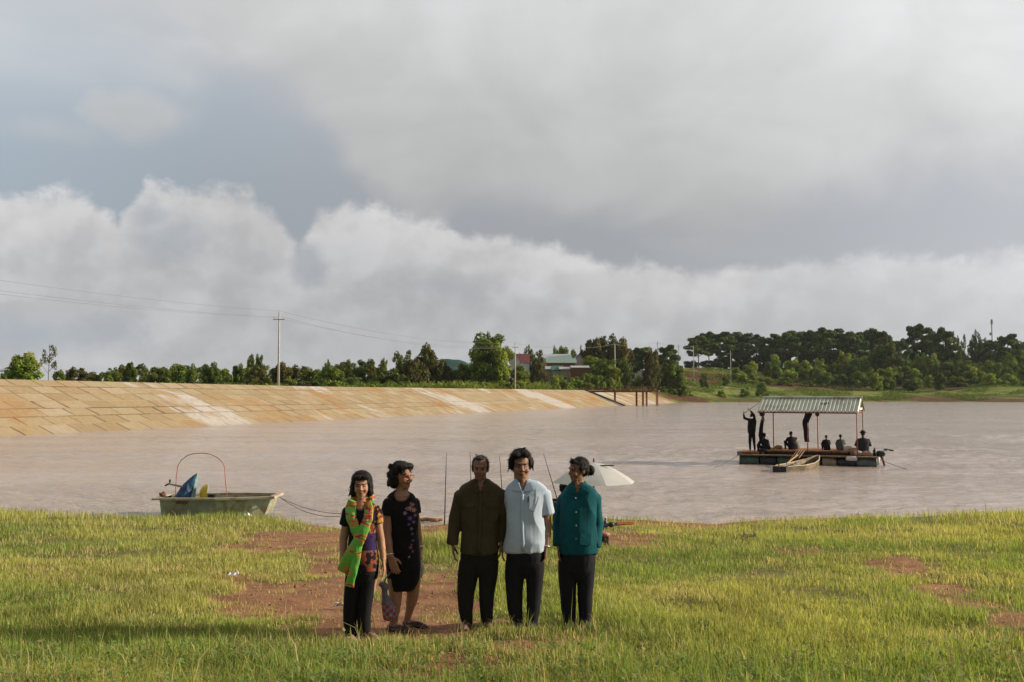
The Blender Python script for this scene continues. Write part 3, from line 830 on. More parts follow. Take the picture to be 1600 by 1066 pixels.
# -- middle
for px, ty, Y, kd, wp, tn, lab in (
    (706,575,240,'broad',30,'dark','low dark tree below the far blue green hill'),
    (725,568,245,'broad',30,'mid','green tree between the hill and the large bright green tree'),
    (765,519,240,'broad',70,'mid','large bright green tree standing left of the second pole'),
    (757,517,243,'tall',30,'dark','narrow dark tree top poking up from the large bright green tree'),
    (783,534,236,'tall',40,'light','lighter feathery tree joined to the right of the large bright green tree'),
    (812,570,238,'broad',34,'mid','green tree between the second pole and the red roofed house'),
    (812,553,345,'broad',18,'dark','small dark tree behind the white gable of the red roofed house'),
    (829,537,350,'tall',24,'dark','dark pointed tree behind the red roof'),
    (841,545,300,'tall',34,'olive','thin leafed tree standing in front of the red roofed house'),
    (868,542,395,'broad',16,'mid','rounded tree top over the long grey shed roofs, left one'),
    (880,541,400,'broad',26,'mid','rounded tree top over the long grey shed roofs, right one'),
    (908,537,395,'tall',11,'dark','slim dark tree between the shed roofs and the big tree group'),
    (895,547,405,'broad',22,'dark','low dark tree behind the grey shed roofs'),
    (928,529,352,'broad',40,'olive','left crown of the big brownish green tree group above the sheds'),
    (948,523,356,'broad',46,'olive','highest crown of the big brownish green tree group above the sheds'),
    (973,530,350,'broad',40,'olive','right crown of the big brownish green tree group behind the third pole'),
    (925,556,322,'broad',46,'mid','green tree in front of the big tree group beside the crate shed'),
    (950,560,318,'broad',40,'mid','green tree low in front of the big group, left of the third pole'),
    (972,558,340,'broad',34,'dark','dark tree low in front of the big group, right of the third pole'),
    (992,545,380,'pine',26,'pine','first dark pine right of the big brownish tree group'),
    (1005,543,378,'pine',30,'pine','second dark pine right of the big brownish tree group'),
    (1018,543,350,'broad',26,'olive','round brownish tree left of the fourth pole'),
    (1043,541,372,'pine',34,'pine','dark pine spreading between the fourth and fifth poles'),
    (1036,556,372,'broad',38,'mid','dense green tree under the fourth pole'),
    (1052,566,368,'broad',32,'mid','dense green tree reaching the bank below the fifth pole'),
    (1020,572,366,'broad',30,'dark','dark low tree beside the red earth mound'),
    (1062,582,366,'shrub',24,'mid','green bush on the bank below the fifth pole')):
    tree(px, ty, Y, kd, wp * 1.15, tn, lab, None)
for k, (px, ty, Y, wp) in enumerate(((846,584,306,20),(872,583,303,20),(890,585,300,16),(905,583,302,22),(918,580,304,20))):
    tree(px, ty, Y, 'shrub', wp * 1.2, 'mid', '%s green bush from the left against the front walls of the huts' % WORDN[k], 'bushes in front of the huts')
rb = random.Random(5)
def crest_Y(px):
    r_ = (px - 800) / F; s_ = (49.4 + 77.05 * r_) / (.341 - .94 * r_) if px < 1008 else 286
    return 77.05 + .94 * min(s_, 286)
spots = [(x_, 584 + rb.uniform(-5, 9)) for x_ in range(790, 1000, 13)]
for k, (px, ty) in enumerate(spots):
    tree(px + rb.uniform(-4, 4), ty + 3, crest_Y(px) + rb.uniform(9, 45), 'shrub', rb.uniform(16, 26), rb.choice(('mid', 'light', 'light', 'mid')),
         '%s bright green bush on the slope below the houses, counted rightwards from the second pole' % WORDN[k], 'bushes on the slope below the houses')
for k, (px, ty, Y, wp) in enumerate(((1035,603,362,18),(1048,605,365,22),(1060,606,368,18),(1076,608,372,14))):
    tree(px, ty, Y, 'shrub', wp, 'mid', '%s low bush right of the jetty above the end of the dam' % WORDN[k], 'low bushes above the end of the dam')
# -- pines on the right
pines = [(1092,524,36),(1108,519,34),(1127,520,38),(1144,519,36),(1163,521,34),(1183,524,30),(1197,526,26),(1214,522,30),(1232,518,38),(1250,518,34),(1268,517,36),(1286,514,38),(1303,514,36),(1322,519,34),(1338,521,30),(1352,517,34),(1368,514,34),(1386,521,32)]
for k, (px, ty, wp) in enumerate(pines):
    tree(px, ty + .5, 500 + (k * 29 % 45), 'pine', wp * 1.3, 'pine', '%s dark pine from the left in the long pine row on the hill' % WORDN[k], 'pines in the long row on the hill')
pines = [(1410,530,20,'pine'),(1435,508,38,'pine'),(1456,519,34,'pine'),(1476,513,36,'pine'),(1501,521,18,'tall'),(1524,514,20,'tall'),(1536,529,24,'broad'),(1553,532,28,'pine'),(1576,524,34,'pine'),(1597,532,30,'broad')]
for k, (px, ty, wp, kd) in enumerate(pines):
    tree(px, ty, 480 + (k * 31 % 40), kd, wp * 1.25, 'pine', '%s tree rightwards from the sky gap that ends the long pine row' % WORDN[k], 'trees right of the gap on the hill')
# understorey behind/below pines
k = 0
for px in range(1085, 1610, 21):
    tree(px + rb.uniform(-5, 5), (545 if px > 1200 else 556) + rb.uniform(-6, 8), 512 + rb.uniform(-8, 14), 'broad', rb.uniform(26, 38), 'pine' if px < 1400 else 'dark',
         '%s dark tree from the left under the pine crowns' % WORDN[k], 'dark trees under the pine crowns'); k += 1
tree(1385, 537, 478, 'broad', 54, 'dark', 'largest dark green tree standing in front of the pines near the gap', None)
rows = [(1215, 1610, 24, 556, 486, 'second', 'upper', 28), (1180, 1610, 25, 570, 470, 'mid', 'middle', 28), (1150, 1610, 27, 588, 452, 'lower', 'lowest', 24)]
for (x0, x1, st, ty, Y, _, nm, wp) in rows:
    k = 0
    for px in range(x0, x1, st):
        tn = rb.choice(('mid', 'mid', 'light', 'light', 'dark')) if nm != 'upper' else rb.choice(('mid', 'light', 'light'))
        tree(px + rb.uniform(-8, 8), ty + rb.uniform(-9, 7), Y + rb.uniform(-8, 10), rb.choice(('broad', 'shrub', 'broad')), wp * rb.uniform(.8, 1.4), tn,
             '%s green bush from the left in the %s row on the far bank' % (WORDN[k], nm), 'bushes of the %s row on the far bank' % nm); k += 1
for k, (px, ty, Y, wp, tn) in enumerate(((1150,572,455,16,'mid'),(1168,566,460,20,'mid'),(1136,580,430,12,'mid'),(1100,580,405,10,'dark'),(1128,607,385,12,'light'),(1166,600,392,18,'light'),(1190,594,398,18,'mid'))):
    tree(px, ty, Y, 'shrub', wp * 1.3, tn, '%s lone bush on the open grassy slope left of the bush rows' % WORDN[k], 'lone bushes on the open slope')

# -- crop rows behind the dam: a mass of pale upright leaves
def leaf_mass(name, boxes, n, hgt_, lw, mt, seed, label, cat):
    g = np.random.default_rng(seed); VV = []; CC = []
    for (pa_, pb_, Y0, Y1, h0) in boxes:
        k_ = int(n * (pb_ - pa_) / 100)
        px = g.uniform(pa_, pb_, k_); Y = g.uniform(Y0, Y1, k_); X_ = (px - 800) / F * Y
        z = z_far(X_, Y); hh = h0 * g.uniform(.4, 1.1, k_)
        rel = np.stack([X_ - DP0[0], Y - DP0[1]], -1); ok = np.where(rel @ DD < S1, rel @ DN > DW + 5.2, Y > y_shore_far(px) + 4) & ((vnoise(np.stack([X_, Y], -1), .09, 66) > (.42 if h0 > .6 else .58)) | (h0 > 1.7))
        X_, Y, z, hh = X_[ok], Y[ok], z[ok], hh[ok]; k_ = len(X_)
        base = np.stack([X_, Y, z + hh * g.uniform(0, .9, k_)], -1)
        a = g.uniform(0, 2 * np.pi, k_); d = np.stack([np.cos(a), np.sin(a), g.uniform(.2, 1.2, k_)], -1); d /= np.linalg.norm(d, axis=1)[:, None]
        s_ = np.stack([-np.sin(a), np.cos(a), np.zeros(k_)], -1)
        L = lw * g.uniform(1.5, 3, k_)[:, None]; W2 = lw * g.uniform(.3, .6, k_)[:, None]
        VV.append(np.stack([base, base + d * L * .5 + s_ * W2, base + d * L, base + d * L * .5 - s_ * W2], 1).reshape(-1, 3))
        tn = g.uniform(.6, 1.35, k_); CC.append(np.repeat(np.stack([tn * g.uniform(.85, 1.1, k_), tn, tn], -1), 4, 0))
    V_ = np.concatenate(VV); me_ = bpy.data.meshes.new(name); nf = len(V_) // 4
    me_.vertices.add(len(V_)); me_.vertices.foreach_set('co', V_.ravel()); me_.loops.add(len(V_)); me_.loops.foreach_set('vertex_index', np.arange(len(V_)))
    me_.polygons.add(nf); me_.polygons.foreach_set('loop_start', np.arange(0, len(V_), 4)); me_.update(calc_edges=True)
    paint(me_, np.concatenate(CC)); me_.materials.append(mt)
    return tag(link(name, me_), label, cat, kind='stuff')
leaf_mass('crop_leaves', [(638, 752, 200, 232, 1.9), (752, 862, 214, 268, 2.0)], 3400, 1.8, .38, LM['yel'], 3, 'pale yellow green crop plants in a bed behind the dam crest', 'crops')
leaf_mass('undergrowth', [(150, 640, 150, 215, .9), (860, 1060, 270, 380, .7), (1090, 1640, 446, 490, 1.2), (1064, 1640, 388, 450, .55), (1064, 1640, 388, 450, .45), (780, 900, 240, 310, 1.6), (1200, 1640, 470, 540, 2.5)], 2400, .8, .42, LM['mid'], 4, 'green undergrowth covering the slopes behind the far shore', 'undergrowth')

# ================================================================== VILLAGE
def wallmat(n, c): return mat(n, c, .85, .12, .8, dirt=tuple(x * .6 for x in c), dirt_amt=.4, dscale=.5)
WM = {'white': wallmat('white_wall', (.62, .60, .58)), 'blue': wallmat('pale_blue_wall', (.34, .40, .46)), 'tan': wallmat('tan_wall', (.42, .33, .24)), 'grey': wallmat('grey_wall', (.36, .36, .35)),
      'redroof': mat('red_roof_tiles', (.14, .028, .024), .7, .25, 3), 'tin': mat('pale_tin_roof', (.36, .40, .38), .45, .12, 1, metal=.2), 'greentin': mat('green_tin_roof', (.17, .27, .22), .5, .12, 1),
      'glass': mat('dark_window', (.03, .04, .05), .2, .1), 'brown': wallmat('brown_boards', (.16, .075, .045)), 'brick': wallmat('brick_red_wall', (.26, .08, .05)), 'tarp': mat('green_tarpaulin', (.025, .13, .085), .6, .2, 1)}
def house(name, px0, px1, pyb, pye, pyr, Y, depth, wall, roof, label, cat='house', wins=2, ridge='x', group=None, over=.5):
    a, b_ = at(px0, pyb, Y), at(px1, pyb, Y)
    zb = zf((a.x + b_.x) / 2, Y); zb = min(zb, a.z); ze = at(px0, pye, Y).z; zr = at(px0, pyr, Y).z
    o = empty(name, ((a.x + b_.x) / 2, Y + depth / 2, zb)); tag(o, label, cat, group)
    w2 = (b_.x - a.x) / 2; d2 = depth / 2; he = ze - zb; hr = zr - zb
    wl = MB()
    if ridge == 'x':
        wl.add([(-w2, -d2, -1), (w2, -d2, -1), (w2, d2, -1), (-w2, d2, -1), (-w2, -d2, he), (w2, -d2, he), (w2, d2, he), (-w2, d2, he), (-w2, 0, hr), (w2, 0, hr)],
               [(0, 1, 5, 4), (2, 3, 7, 6), (1, 2, 6, 9, 5), (3, 0, 4, 8, 7)])
    else:
        wl.add([(-w2, -d2, -1), (w2, -d2, -1), (w2, d2, -1), (-w2, d2, -1), (-w2, -d2, he), (w2, -d2, he), (w2, d2, he), (-w2, d2, he), (0, -d2, hr), (0, d2, hr)],
               [(0, 1, 5, 8, 4), (2, 3, 7, 9, 6), (1, 2, 6, 5), (3, 0, 4, 7)])
    wl.build('wall', WM[wall], o)
    rf = MB(); e_ = over; th = .14
    for sgn in (-1, 1):
        if ridge == 'x':
            k_ = (hr - he) / d2
            p = [(-w2 - e_, sgn * (d2 + e_), he - k_ * e_), (w2 + e_, sgn * (d2 + e_), he - k_ * e_), (w2 + e_, 0, hr), (-w2 - e_, 0, hr)]
        else:
            k_ = (hr - he) / w2
            p = [(sgn * (w2 + e_), -d2 - e_, he - k_ * e_), (sgn * (w2 + e_), d2 + e_, he - k_ * e_), (0, d2 + e_, hr), (0, -d2 - e_, hr)]
        rf.add([(x, y, z + .05) for x, y, z in p] + [(x, y, z + .05 + th) for x, y, z in p], [(0, 1, 2, 3), (4, 5, 6, 7), (0, 1, 5, 4), (1, 2, 6, 5), (2, 3, 7, 6), (3, 0, 4, 7)])
    rf.build('roof', WM[roof], o)
    for k_ in range(wins):
        x = -w2 + 2 * w2 * (k_ + .5) / wins
        f_ = MB().box((x, -d2 - .04, he * .55), (1.3, .1, 1.4)).build('window', M['white'], o)
        MB().box((x, -d2 - .10, he * .55), (1.0, .06, 1.1)).build('pane', WM['glass'], f_)
    return o
house('house', 797, 827, 590, 567, 553, 322, 9, 'blue', 'redroof', 'pale blue walled house with steep red roof behind the second pole', wins=3, over=.3)
o = house('house', 797, 812, 590, 563, 551, 318, 4, 'white', 'redroof', 'white gabled wing in front of the red roofed house', wins=1, ridge='y', over=.15)
house('storehouse', 846, 892, 578, 561, 553, 352, 14, 'white', 'tin', 'long white storehouse with pale tin roof behind the small huts', 'storehouse', wins=0)
house('storehouse', 855, 899, 580, 567, 560, 338, 8, 'brick', 'greentin', 'long shed with green tin roof over a brick red wall', 'storehouse', wins=2)
house('storehouse', 893, 916, 582, 565, 554, 345, 12, 'grey', 'greentin', 'grey shed with green gable roof right of the long sheds', 'storehouse', wins=1, ridge='y')
house('hut', 838, 862, 588, 577, 573, 318, 5, 'tan', 'tin', 'low tan hut in front of the long sheds', 'hut', wins=2)
house('hut', 864, 878, 590, 578, 572, 314, 5, 'grey', 'tarp', 'small grey hut under a green tarpaulin roof', 'hut', wins=1)
house('hut', 876, 890, 590, 577, 574, 313, 4, 'tan', 'tin', 'pale tan hut between the green tarpaulin hut and the crate shed', 'hut', wins=1)
house('shed', 893, 920, 588, 575, 572, 310, 5, 'brown', 'tin', 'brown boarded shed with pale flat roof and light end post', 'shed', wins=0, over=.25)
house('house', 990, 1004, 575, 562, 556, 392, 7, 'white', 'tin', 'white house half hidden behind the dark pines', wins=1)
house('house', 1332, 1352, 566, 552, 547, 512, 8, 'white', 'tin', 'white building glimpsed between the pine trunks', wins=2)
house('hut', 6, 12, 590, 580, 575, 121, 3, 'white', 'tin', 'tiny white hut at the start of the dam beside the left edge', 'hut', wins=1)

# ================================================================== POLES, WIRES
def pole(px, ptop, Y, label, arms=1, r=.16, basez=None, col='concrete', group='utility poles', light=False):
    p = at(px, 600, Y)
    z0 = zf(p.x, p.y) if basez is None else basez
    z1 = at(px, ptop, Y).z; h = z1 - z0
    o = empty('utility_pole', (p.x, p.y, z0)); tag(o, label, 'pole', group)
    MB().tube([(0, 0, -.5), (0, 0, h)], [r, r * .6], 10).build('post', M[col], o, smooth=True)
    for a in range(arms):
        z = h - .9 - a * .8
        MB().box((0, -.14, z), (1.5, .1, .1)).build('crossarm', M['steel'], o)
        for sx in (-.65, .65):
            MB().tube([(sx, -.14, z + .05), (sx, -.14, z + .12), (sx, -.14, z + .16), (sx, -.14, z + .3)], [.03, .07, .05, .03], 8).build('insulator', M['concrete'], o)
    MB().tube([(0, 0, h - .02), (0, 0, h + .12), (0, 0, h + .3)], [.04, .07, .03], 8).build('insulator', M['concrete'], o)
    return o, Vector((p.x, p.y, z0)), h
p1 = pole(435, 489, 128, 'tallest pale concrete pole standing alone on the dam crest', 1, .17, crest_z(50))
p2 = pole(805, 537, 216, 'second pale concrete pole, beside the large bright green tree', 1, .17, crest_z(145))
p3 = pole(961, 538, 322, 'third pale concrete pole, in front of the big tree group', 0, .24, 3.2)
p4 = pole(1028, 534, 380, 'dark pole topping the round trees right of the big tree group', 1, .2, None, 'steel')
p5 = pole(1061, 539, 392, 'grey pole at the edge of the open sky gap', 1, .2, None, 'steel')
p6 = pole(1084, 541, 420, 'pale pole in front of the first dark pine', 1, .22)
p7 = pole(1142, 549, 440, 'short pale pole in front of the pine trunks', 1, .2)
p8 = pole(979, 560, 345, 'short grey post under the big tree group', 0, .15)
pm = at(-900, 600, 70)
p0z = 12.9
o = empty('utility_pole', (-66, 42, 3.6)); tag(o, 'pale concrete pole carrying the wires beyond the left edge', 'pole', 'utility poles')
MB().tube([(0, 0, -3), (0, 0, 10.6)], [.17, .1], 10).build('post', M['concrete'], o, smooth=True)
def wire(a, b_, sag, label, r=.014):
    a, b_ = Vector(a), Vector(b_); pts = []
    for i_ in range(25):
        t_ = i_ / 24; p = a.lerp(b_, t_); p.z -= sag * 4 * t_ * (1 - t_); pts.append(p)
    tag(MB().tube(pts, r, 5).build('power_line', M['wire']), label, 'power line', 'power lines')
P1 = p1[1] + Vector((0, 0, p1[2])); P2 = p2[1] + Vector((0, 0, p2[2])); P3 = p3[1] + Vector((0, 0, p3[2])); P4 = p4[1] + Vector((0, 0, p4[2])); P5 = p5[1] + Vector((0, 0, p5[2])); P6 = p6[1] + Vector((0, 0, p6[2]))
P0 = Vector((-66, 42, 14.4))
wire(P0 + Vector((0, 0, .4)), P1 + Vector((0, 0, .25)), 1.3, 'top wire running from the left edge to the tallest pole')
wire(P0 + Vector((-.65, 0, -.5)), P1 + Vector((-.65, -.14, -.6)), 1.3, 'middle wire running from the left edge to the tallest pole')
wire(P0 + Vector((.65, 0, -.9)), P1 + Vector((.65, -.14, -.6)), 1.6, 'lowest wire running from the left edge to the tallest pole')
wire(P1 + Vector((0, 0, .25)), P2 + Vector((0, 0, .25)), 1.5, 'top wire from the tallest pole to the second pole', .018)
wire(P1 + Vector((-.65, -.14, -.6)), P2 + Vector((-.65, -.14, -.6)), 1.5, 'left lower wire from the tallest pole to the second pole', .018)
wire(P1 + Vector((.65, -.14, -.6)), P2 + Vector((.65, -.14, -.6)), 1.9, 'right lower wire from the tallest pole to the second pole', .018)
wire(P2, P3, 1.2, 'wire from the second pole to the third pole over the shed roofs', .03)
wire(P3, P4, 1.2, 'wire from the third pole up to the dark pole', .03)
wire(P4, P5, .8, 'wire from the dark pole to the grey pole beside the sky gap', .035)
wire(P5, P6, .8, 'wire from the grey pole to the pole before the first pine', .035)
o = empty('mast', at(1551, 560, 520)); o.location.z = zf(o.location.x, 520); tag(o, 'tall slim mast rising above the trees at the right edge', 'mast')
hm_ = at(1551, 499, 520).z - o.location.z
MB().tube([(0, 0, 0), (0, 0, hm_)], [.32, .3], 8).build('post', M['steel'], o)
MB().box((0, 0, hm_ - 1.5), (.9, .5, 2.6)).build('antenna', M['steel'], o)
MB().box((-.9, 0, hm_ - 8), (.8, .4, 1.5)).build('antenna', M['steel'], o)

# ================================================================== JETTY to the intake tower
o = empty('jetty', (0, 0, 0)); tag(o, 'rusty walkway on posts reaching from the dam to the intake', 'jetty')
jp = np.array(dam(205.5, DW)); dirv = -DN; zc_ = crest_z(205) - .12
def J(L, side, z): return (jp[0] + dirv[0] * L + DD[0] * side, jp[1] + dirv[1] * L + DD[1] * side, z)
LJ = 18.5
db = MB()
db.add([J(-.5, -.7, zc_ - .5), J(LJ, -.7, zc_ - .5), J(LJ, .7, zc_ - .5), J(-.5, .7, zc_ - .5), J(-.5, -.7, zc_), J(LJ, -.7, zc_), J(LJ, .7, zc_), J(-.5, .7, zc_)],
       [(3, 2, 1, 0), (4, 5, 6, 7), (0, 1, 5, 4), (1, 2, 6, 5), (2, 3, 7, 6), (3, 0, 4, 7)])
db.build('deck', M['rust'], o)
for sd_ in (-.65, .65):
    rl = MB(); rl.tube([J(0, sd_, zc_ + 1.0), J(LJ, sd_, zc_ + 1.0)], .08, 6); rl.tube([J(0, sd_, zc_ + .5), J(LJ, sd_, zc_ + .5)], .05, 6)
    for k in range(20): L_ = k * LJ / 19; rl.tube([J(L_, sd_, zc_), J(L_, sd_, zc_ + 1.0)], .065, 5)
    rl.build('railing', M['rust'], o)
for L_, sd_ in ((8.5, -.6), (8.5, .6), (14.6, -.6), (14.6, .6), (16.4, -.6), (16.4, .6), (17.4, -.6), (17.4, .6), (20.3, -.9), (20.3, .9)):
    MB().tube([J(L_, sd_, -3), J(L_, sd_, zc_ + (.0 if L_ < 20 else .1))], .15, 8).build('post', M['rust'], o)
pb = MB(); pb.add([J(LJ, -1.2, zc_ - .25), J(LJ + 2.4, -1.2, zc_ - .25), J(LJ + 2.4, 1.2, zc_ - .25), J(LJ, 1.2, zc_ - .25), J(LJ, -1.2, zc_ + .02), J(LJ + 2.4, -1.2, zc_ + .02), J(LJ + 2.4, 1.2, zc_ + .02), J(LJ, 1.2, zc_ + .02)],
       [(3, 2, 1, 0), (4, 5, 6, 7), (0, 1, 5, 4), (1, 2, 6, 5), (2, 3, 7, 6), (3, 0, 4, 7)])
pb.build('platform', M['rust'], o)
gx = J(16.4, -.2, zc_ + .75)
gb = MB(); gb.tube([(gx[0], gx[1], zc_), (gx[0], gx[1], zc_ + 1.5)], [.25, .2], 8); gb.box((gx[0], gx[1], zc_ + 1.1), (.9, .6, .4)); gb.build('winch', M['rust'], o)
# marker post in the water beyond the raft roof
o = empty('marker_post', (*at(1155, 633, 262)[:2], WATER)); tag(o, 'thin marker post with pale top standing in the water above the raft', 'post')
MB().tube([(0, 0, -1), (0, 0, 4.1)], .05, 6).build('post', M['wood'], o)
MB().box((-.25, 0, 3.9), (.35, .1, .7)).build('flag', M['white'], o); MB().box((.3, 0, 4.0), (.3, .1, .5)).build('flag', M['white'], o)
# ================================================================== PEOPLE
dg_tmp = []
def fuse(mb, voxel, it=4, name='body', wr=0.0, wscale=14.0, seed=0, stretch=(1, 1, 1)):
    """join overlapping closed shapes into one continuous skin"""
    me_ = mb.mesh('tmp', None)
    o = bpy.data.objects.new('tmp', me_); COL.objects.link(o)
    r_ = o.modifiers.new('r', 'REMESH'); r_.mode = 'VOXEL'; r_.voxel_size = voxel; r_.use_smooth_shade = True
    s_ = o.modifiers.new('s', 'SMOOTH'); s_.factor = .5; s_.iterations = it
    dg = bpy.context.evaluated_depsgraph_get()
    out = bpy.data.meshes.new_from_object(o.evaluated_get(dg)); out.name = name
    bpy.data.objects.remove(o); bpy.data.meshes.remove(me_)
    if wr:
        a = coords(out); nrm = np.empty(len(out.vertices) * 3); out.vertices.foreach_get('normal', nrm); nrm = nrm.reshape(-1, 3)
        st = np.array(stretch)
        ridg = 1 - np.abs(fbm(a * st, wscale, seed, 2) * 2 - 1) * 2
        a = a + nrm * (wr * (fbm(a * st, wscale * .5, seed + 3, 3) - .5) * 2 + wr * .8 * ridg)[:, None]
        set_coords(out, a)
    out.polygons.foreach_set('use_smooth', np.ones(len(out.polygons), bool))
    return out
SKIN = mat('skin', (0.5, 0.5, 0.5), .55, .06, 30, .15, 60, attr='col', spec=.35)
HAIR = mat('black_hair', (.009, .007, .006), .62, .4, 25, .6, 90, spec=.22, stretch=(1, 1, .25))
GHAIR = mat('greying_hair', (.022, .020, .019), .6, .5, 25, .6, 90, spec=.2, stretch=(1, 1, .25))
def cloth(name, c, rough=.9, var=.12, attr=None, spec=.15): return mat(name, c, rough, var, 9, .14, 70, attr=attr, spec=spec)
def hand_shapes(mb, wr, tip, palm_n, k=1.0, curl=.5, mirror=1, voxel_scale=1.0):
    """palm plus five unequal, bent fingers. wr wrist point, tip direction end, palm_n the way the palm faces"""
    wr = Vector(wr); d = (Vector(tip) - wr).normalized(); n_ = Vector(palm_n); n_ = (n_ - d * n_.dot(d)).normalized(); sx = d.cross(n_) * mirror
    L = .175 * k
    pc0 = wr + d * .01 * k
    for i_, off in enumerate((-.030, -.010, .010, .029)):
        mb.capsule(wr + sx * off * .6 * k, pc0 + d * .085 * k + sx * off * k, .013 * k, .0115 * k, 8)
    lens = (.066, .076, .071, .056)
    for i_, off in enumerate((.030, .010, -.011, -.031)):
        p = pc0 + d * .085 * k + sx * off * k; dd = d.copy(); r_ = .0098 * k if i_ < 3 else .0085 * k
        for j, fr in enumerate((.45, .32, .23)):
            dd = (dd + n_ * curl * (.35 + .35 * j)).normalized()
            q = p + dd * lens[i_] * fr * k
            mb.capsule(p, q, r_, r_ * .9, 7); p = q; r_ *= .9
    p = wr + d * .03 * k + sx * .024 * k
    q = p + (d * .6 + sx * .55 + n_ * .4).normalized() * .042 * k
    mb.capsule(p, q, .0135 * k, .011 * k, 8)
    q2 = q + (d * .9 + sx * .12 + n_ * .45).normalized() * .036 * k
    mb.capsule(q, q2, .0108 * k, .009 * k, 8)
def strands(hm2, hc, sc, root, mt, seed, n, ln):
    a = coords(hm2); g_ = np.random.default_rng(seed); idx = g_.integers(0, len(a), n); p = a[idx]
    c_ = np.array(hc); d = p - c_; d /= np.linalg.norm(d, axis=1)[:, None] + 1e-9
    down = np.stack([g_.normal(-.25, .35, n), g_.normal(0, .35, n), g_.normal(-.9, .5, n)], -1)
    t_ = down - d * (down * d).sum(1)[:, None]; t_ /= np.linalg.norm(t_, axis=1)[:, None] + 1e-9
    L = (ln * sc * g_.uniform(.4, 1.3, n))[:, None]; s_ = np.cross(t_, d) * .0016
    b0 = p - d * .003; b1 = p + t_ * L * .5 + d * L * .18; b2 = p + t_ * L + d * L * .42
    V_ = np.stack([b0 - s_, b0 + s_, b1 + s_, b1 - s_, b2], 1).reshape(-1, 3)
    fs = []
    for i_ in range(n): fs += [(5 * i_, 5 * i_ + 1, 5 * i_ + 2, 5 * i_ + 3), (5 * i_ + 3, 5 * i_ + 2, 5 * i_ + 4)]
    m_ = bpy.data.meshes.new('hair_strands'); m_.from_pydata(V_.tolist(), [], fs); m_.materials.append(mt); link('hair_strands', m_, root)
def flap(surf, pts, name, mt, parent, out=.012, th=.02):
    mb = MB(); n = len(pts); P = [surf(x, y, out + (.004 if 0 < i_ < n - 1 else 0)) for i_, (x, y) in enumerate(pts)]; Q = [p + Vector((0, th, 0)) for p in P]
    mb.add(P + Q, [tuple(range(n)), tuple(range(2 * n - 1, n - 1, -1))] + [(i_, i_ + n, (i_ + 1) % n + n, (i_ + 1) % n) for i_ in range(n)])
    return mb.build(name, mt, parent)
class Fig:
    def __init__(s, cx, fy, D=None, loc=None, k=None):
        if loc is None:
            g = ground_hit(cx, fy); s.D = g.y; s.o = Vector(g)
        else: s.o = Vector(loc); s.D = s.o.y
        s.k = s.D / F
        s.cx, s.fy = cx, fy
    def J(s, px, py, dy=0.0):
        f_ = 1 + dy / s.D
        # straight px -> metres at the figure's own distance
        return Vector(((px - s.cx) * s.k, dy, (s.fy - py) * s.k))
def head_shapes(mb, M4, fem=False):
    T_ = lambda p: M4 @ Vector(p)
    R3 = M4.to_3x3(); sc = M4.to_scale()[0]; R3n = R3.normalized()
    def E(c, r): mb.ell(T_(c), [x * sc for x in r], R3n, 16, 11)
    E((0, .012, .030), (.074, .094, .090)); E((0, -.028, -.020), (.063, .064, .080)); E((0, -.045, -.075), (.042, .042, .036)); E((0, -.066, -.098), (.022, .020, .015))
    E((0, -.080, .026), (.045, .017, .012)); E((.034, -.066, -.030), (.026, .022, .022)); E((-.034, -.066, -.030), (.026, .022, .022))
    mb.capsule(T_((0, -.088, .010)), T_((0, -.104, -.022)), .0085 * sc, .0125 * sc, 8); E((.011, -.094, -.026), (.008, .009, .007)); E((-.011, -.094, -.026), (.008, .009, .007))
    E((0, -.085, -.050), (.021, .012, .0065)); E((0, -.084, -.062), (.018, .012, .007))
    for sx in (-1, 1): E((sx * .075, .010, -.008), (.010, .020, .031))
def head_paint(a, col, M4, skin, stubble=0, lip=(.30, .07, .06), eye=(.02, .013, .01)):
    Mi = np.array(M4.inverted()); h = a @ Mi[:3, :3].T + Mi[:3, 3]
    x, y, z = h[:, 0], h[:, 1], h[:, 2]
    near = (np.abs(x) < .09) & (np.abs(y) < .13) & (np.abs(z) < .14)
    f_ = near & (y < -.035)
    nz = .9 + .2 * fbm(h, 30, 4, 2); col *= np.where(near, nz, 1)[:, None]
    col[f_ & (np.abs(np.abs(x) - .040) < .018) & (np.abs(z + .028) < .018)] *= (1.12, .93, .9)
    ex = np.abs(np.abs(x) - .031)
    col[f_ & (ex < .016) & (np.abs(z - .003 - .15 * ex) < .0075)] = np.array(skin) * .55
    col[f_ & (ex < .013) & (np.abs(z - .002) < .0045)] = eye
    col[f_ & (ex < .019) & (np.abs(z - .024 + ex * .2) < .0045)] = (.03, .02, .016)
    col[f_ & (np.abs(x) < .022 - np.abs(z + .056) * .9) & (np.abs(z + .056) < .0085)] = lip
    col[f_ & (np.abs(x) < .019) & (np.abs(z + .0555) < .0022)] = (.05, .015, .012)
    col[f_ & (np.abs(np.abs(x) - .010) < .005) & (np.abs(z + .032) < .004)] = np.array(skin) * .3
    return col
def flatring(J_, py, xl, xr, dep, dy=0.0, yaw=0.0):
    a, b_ = J_(xl, py), J_(xr, py)
    return (((a.x + b_.x) / 2, dy, a.z), (b_.x - a.x) / 2, dep / 2, yaw)
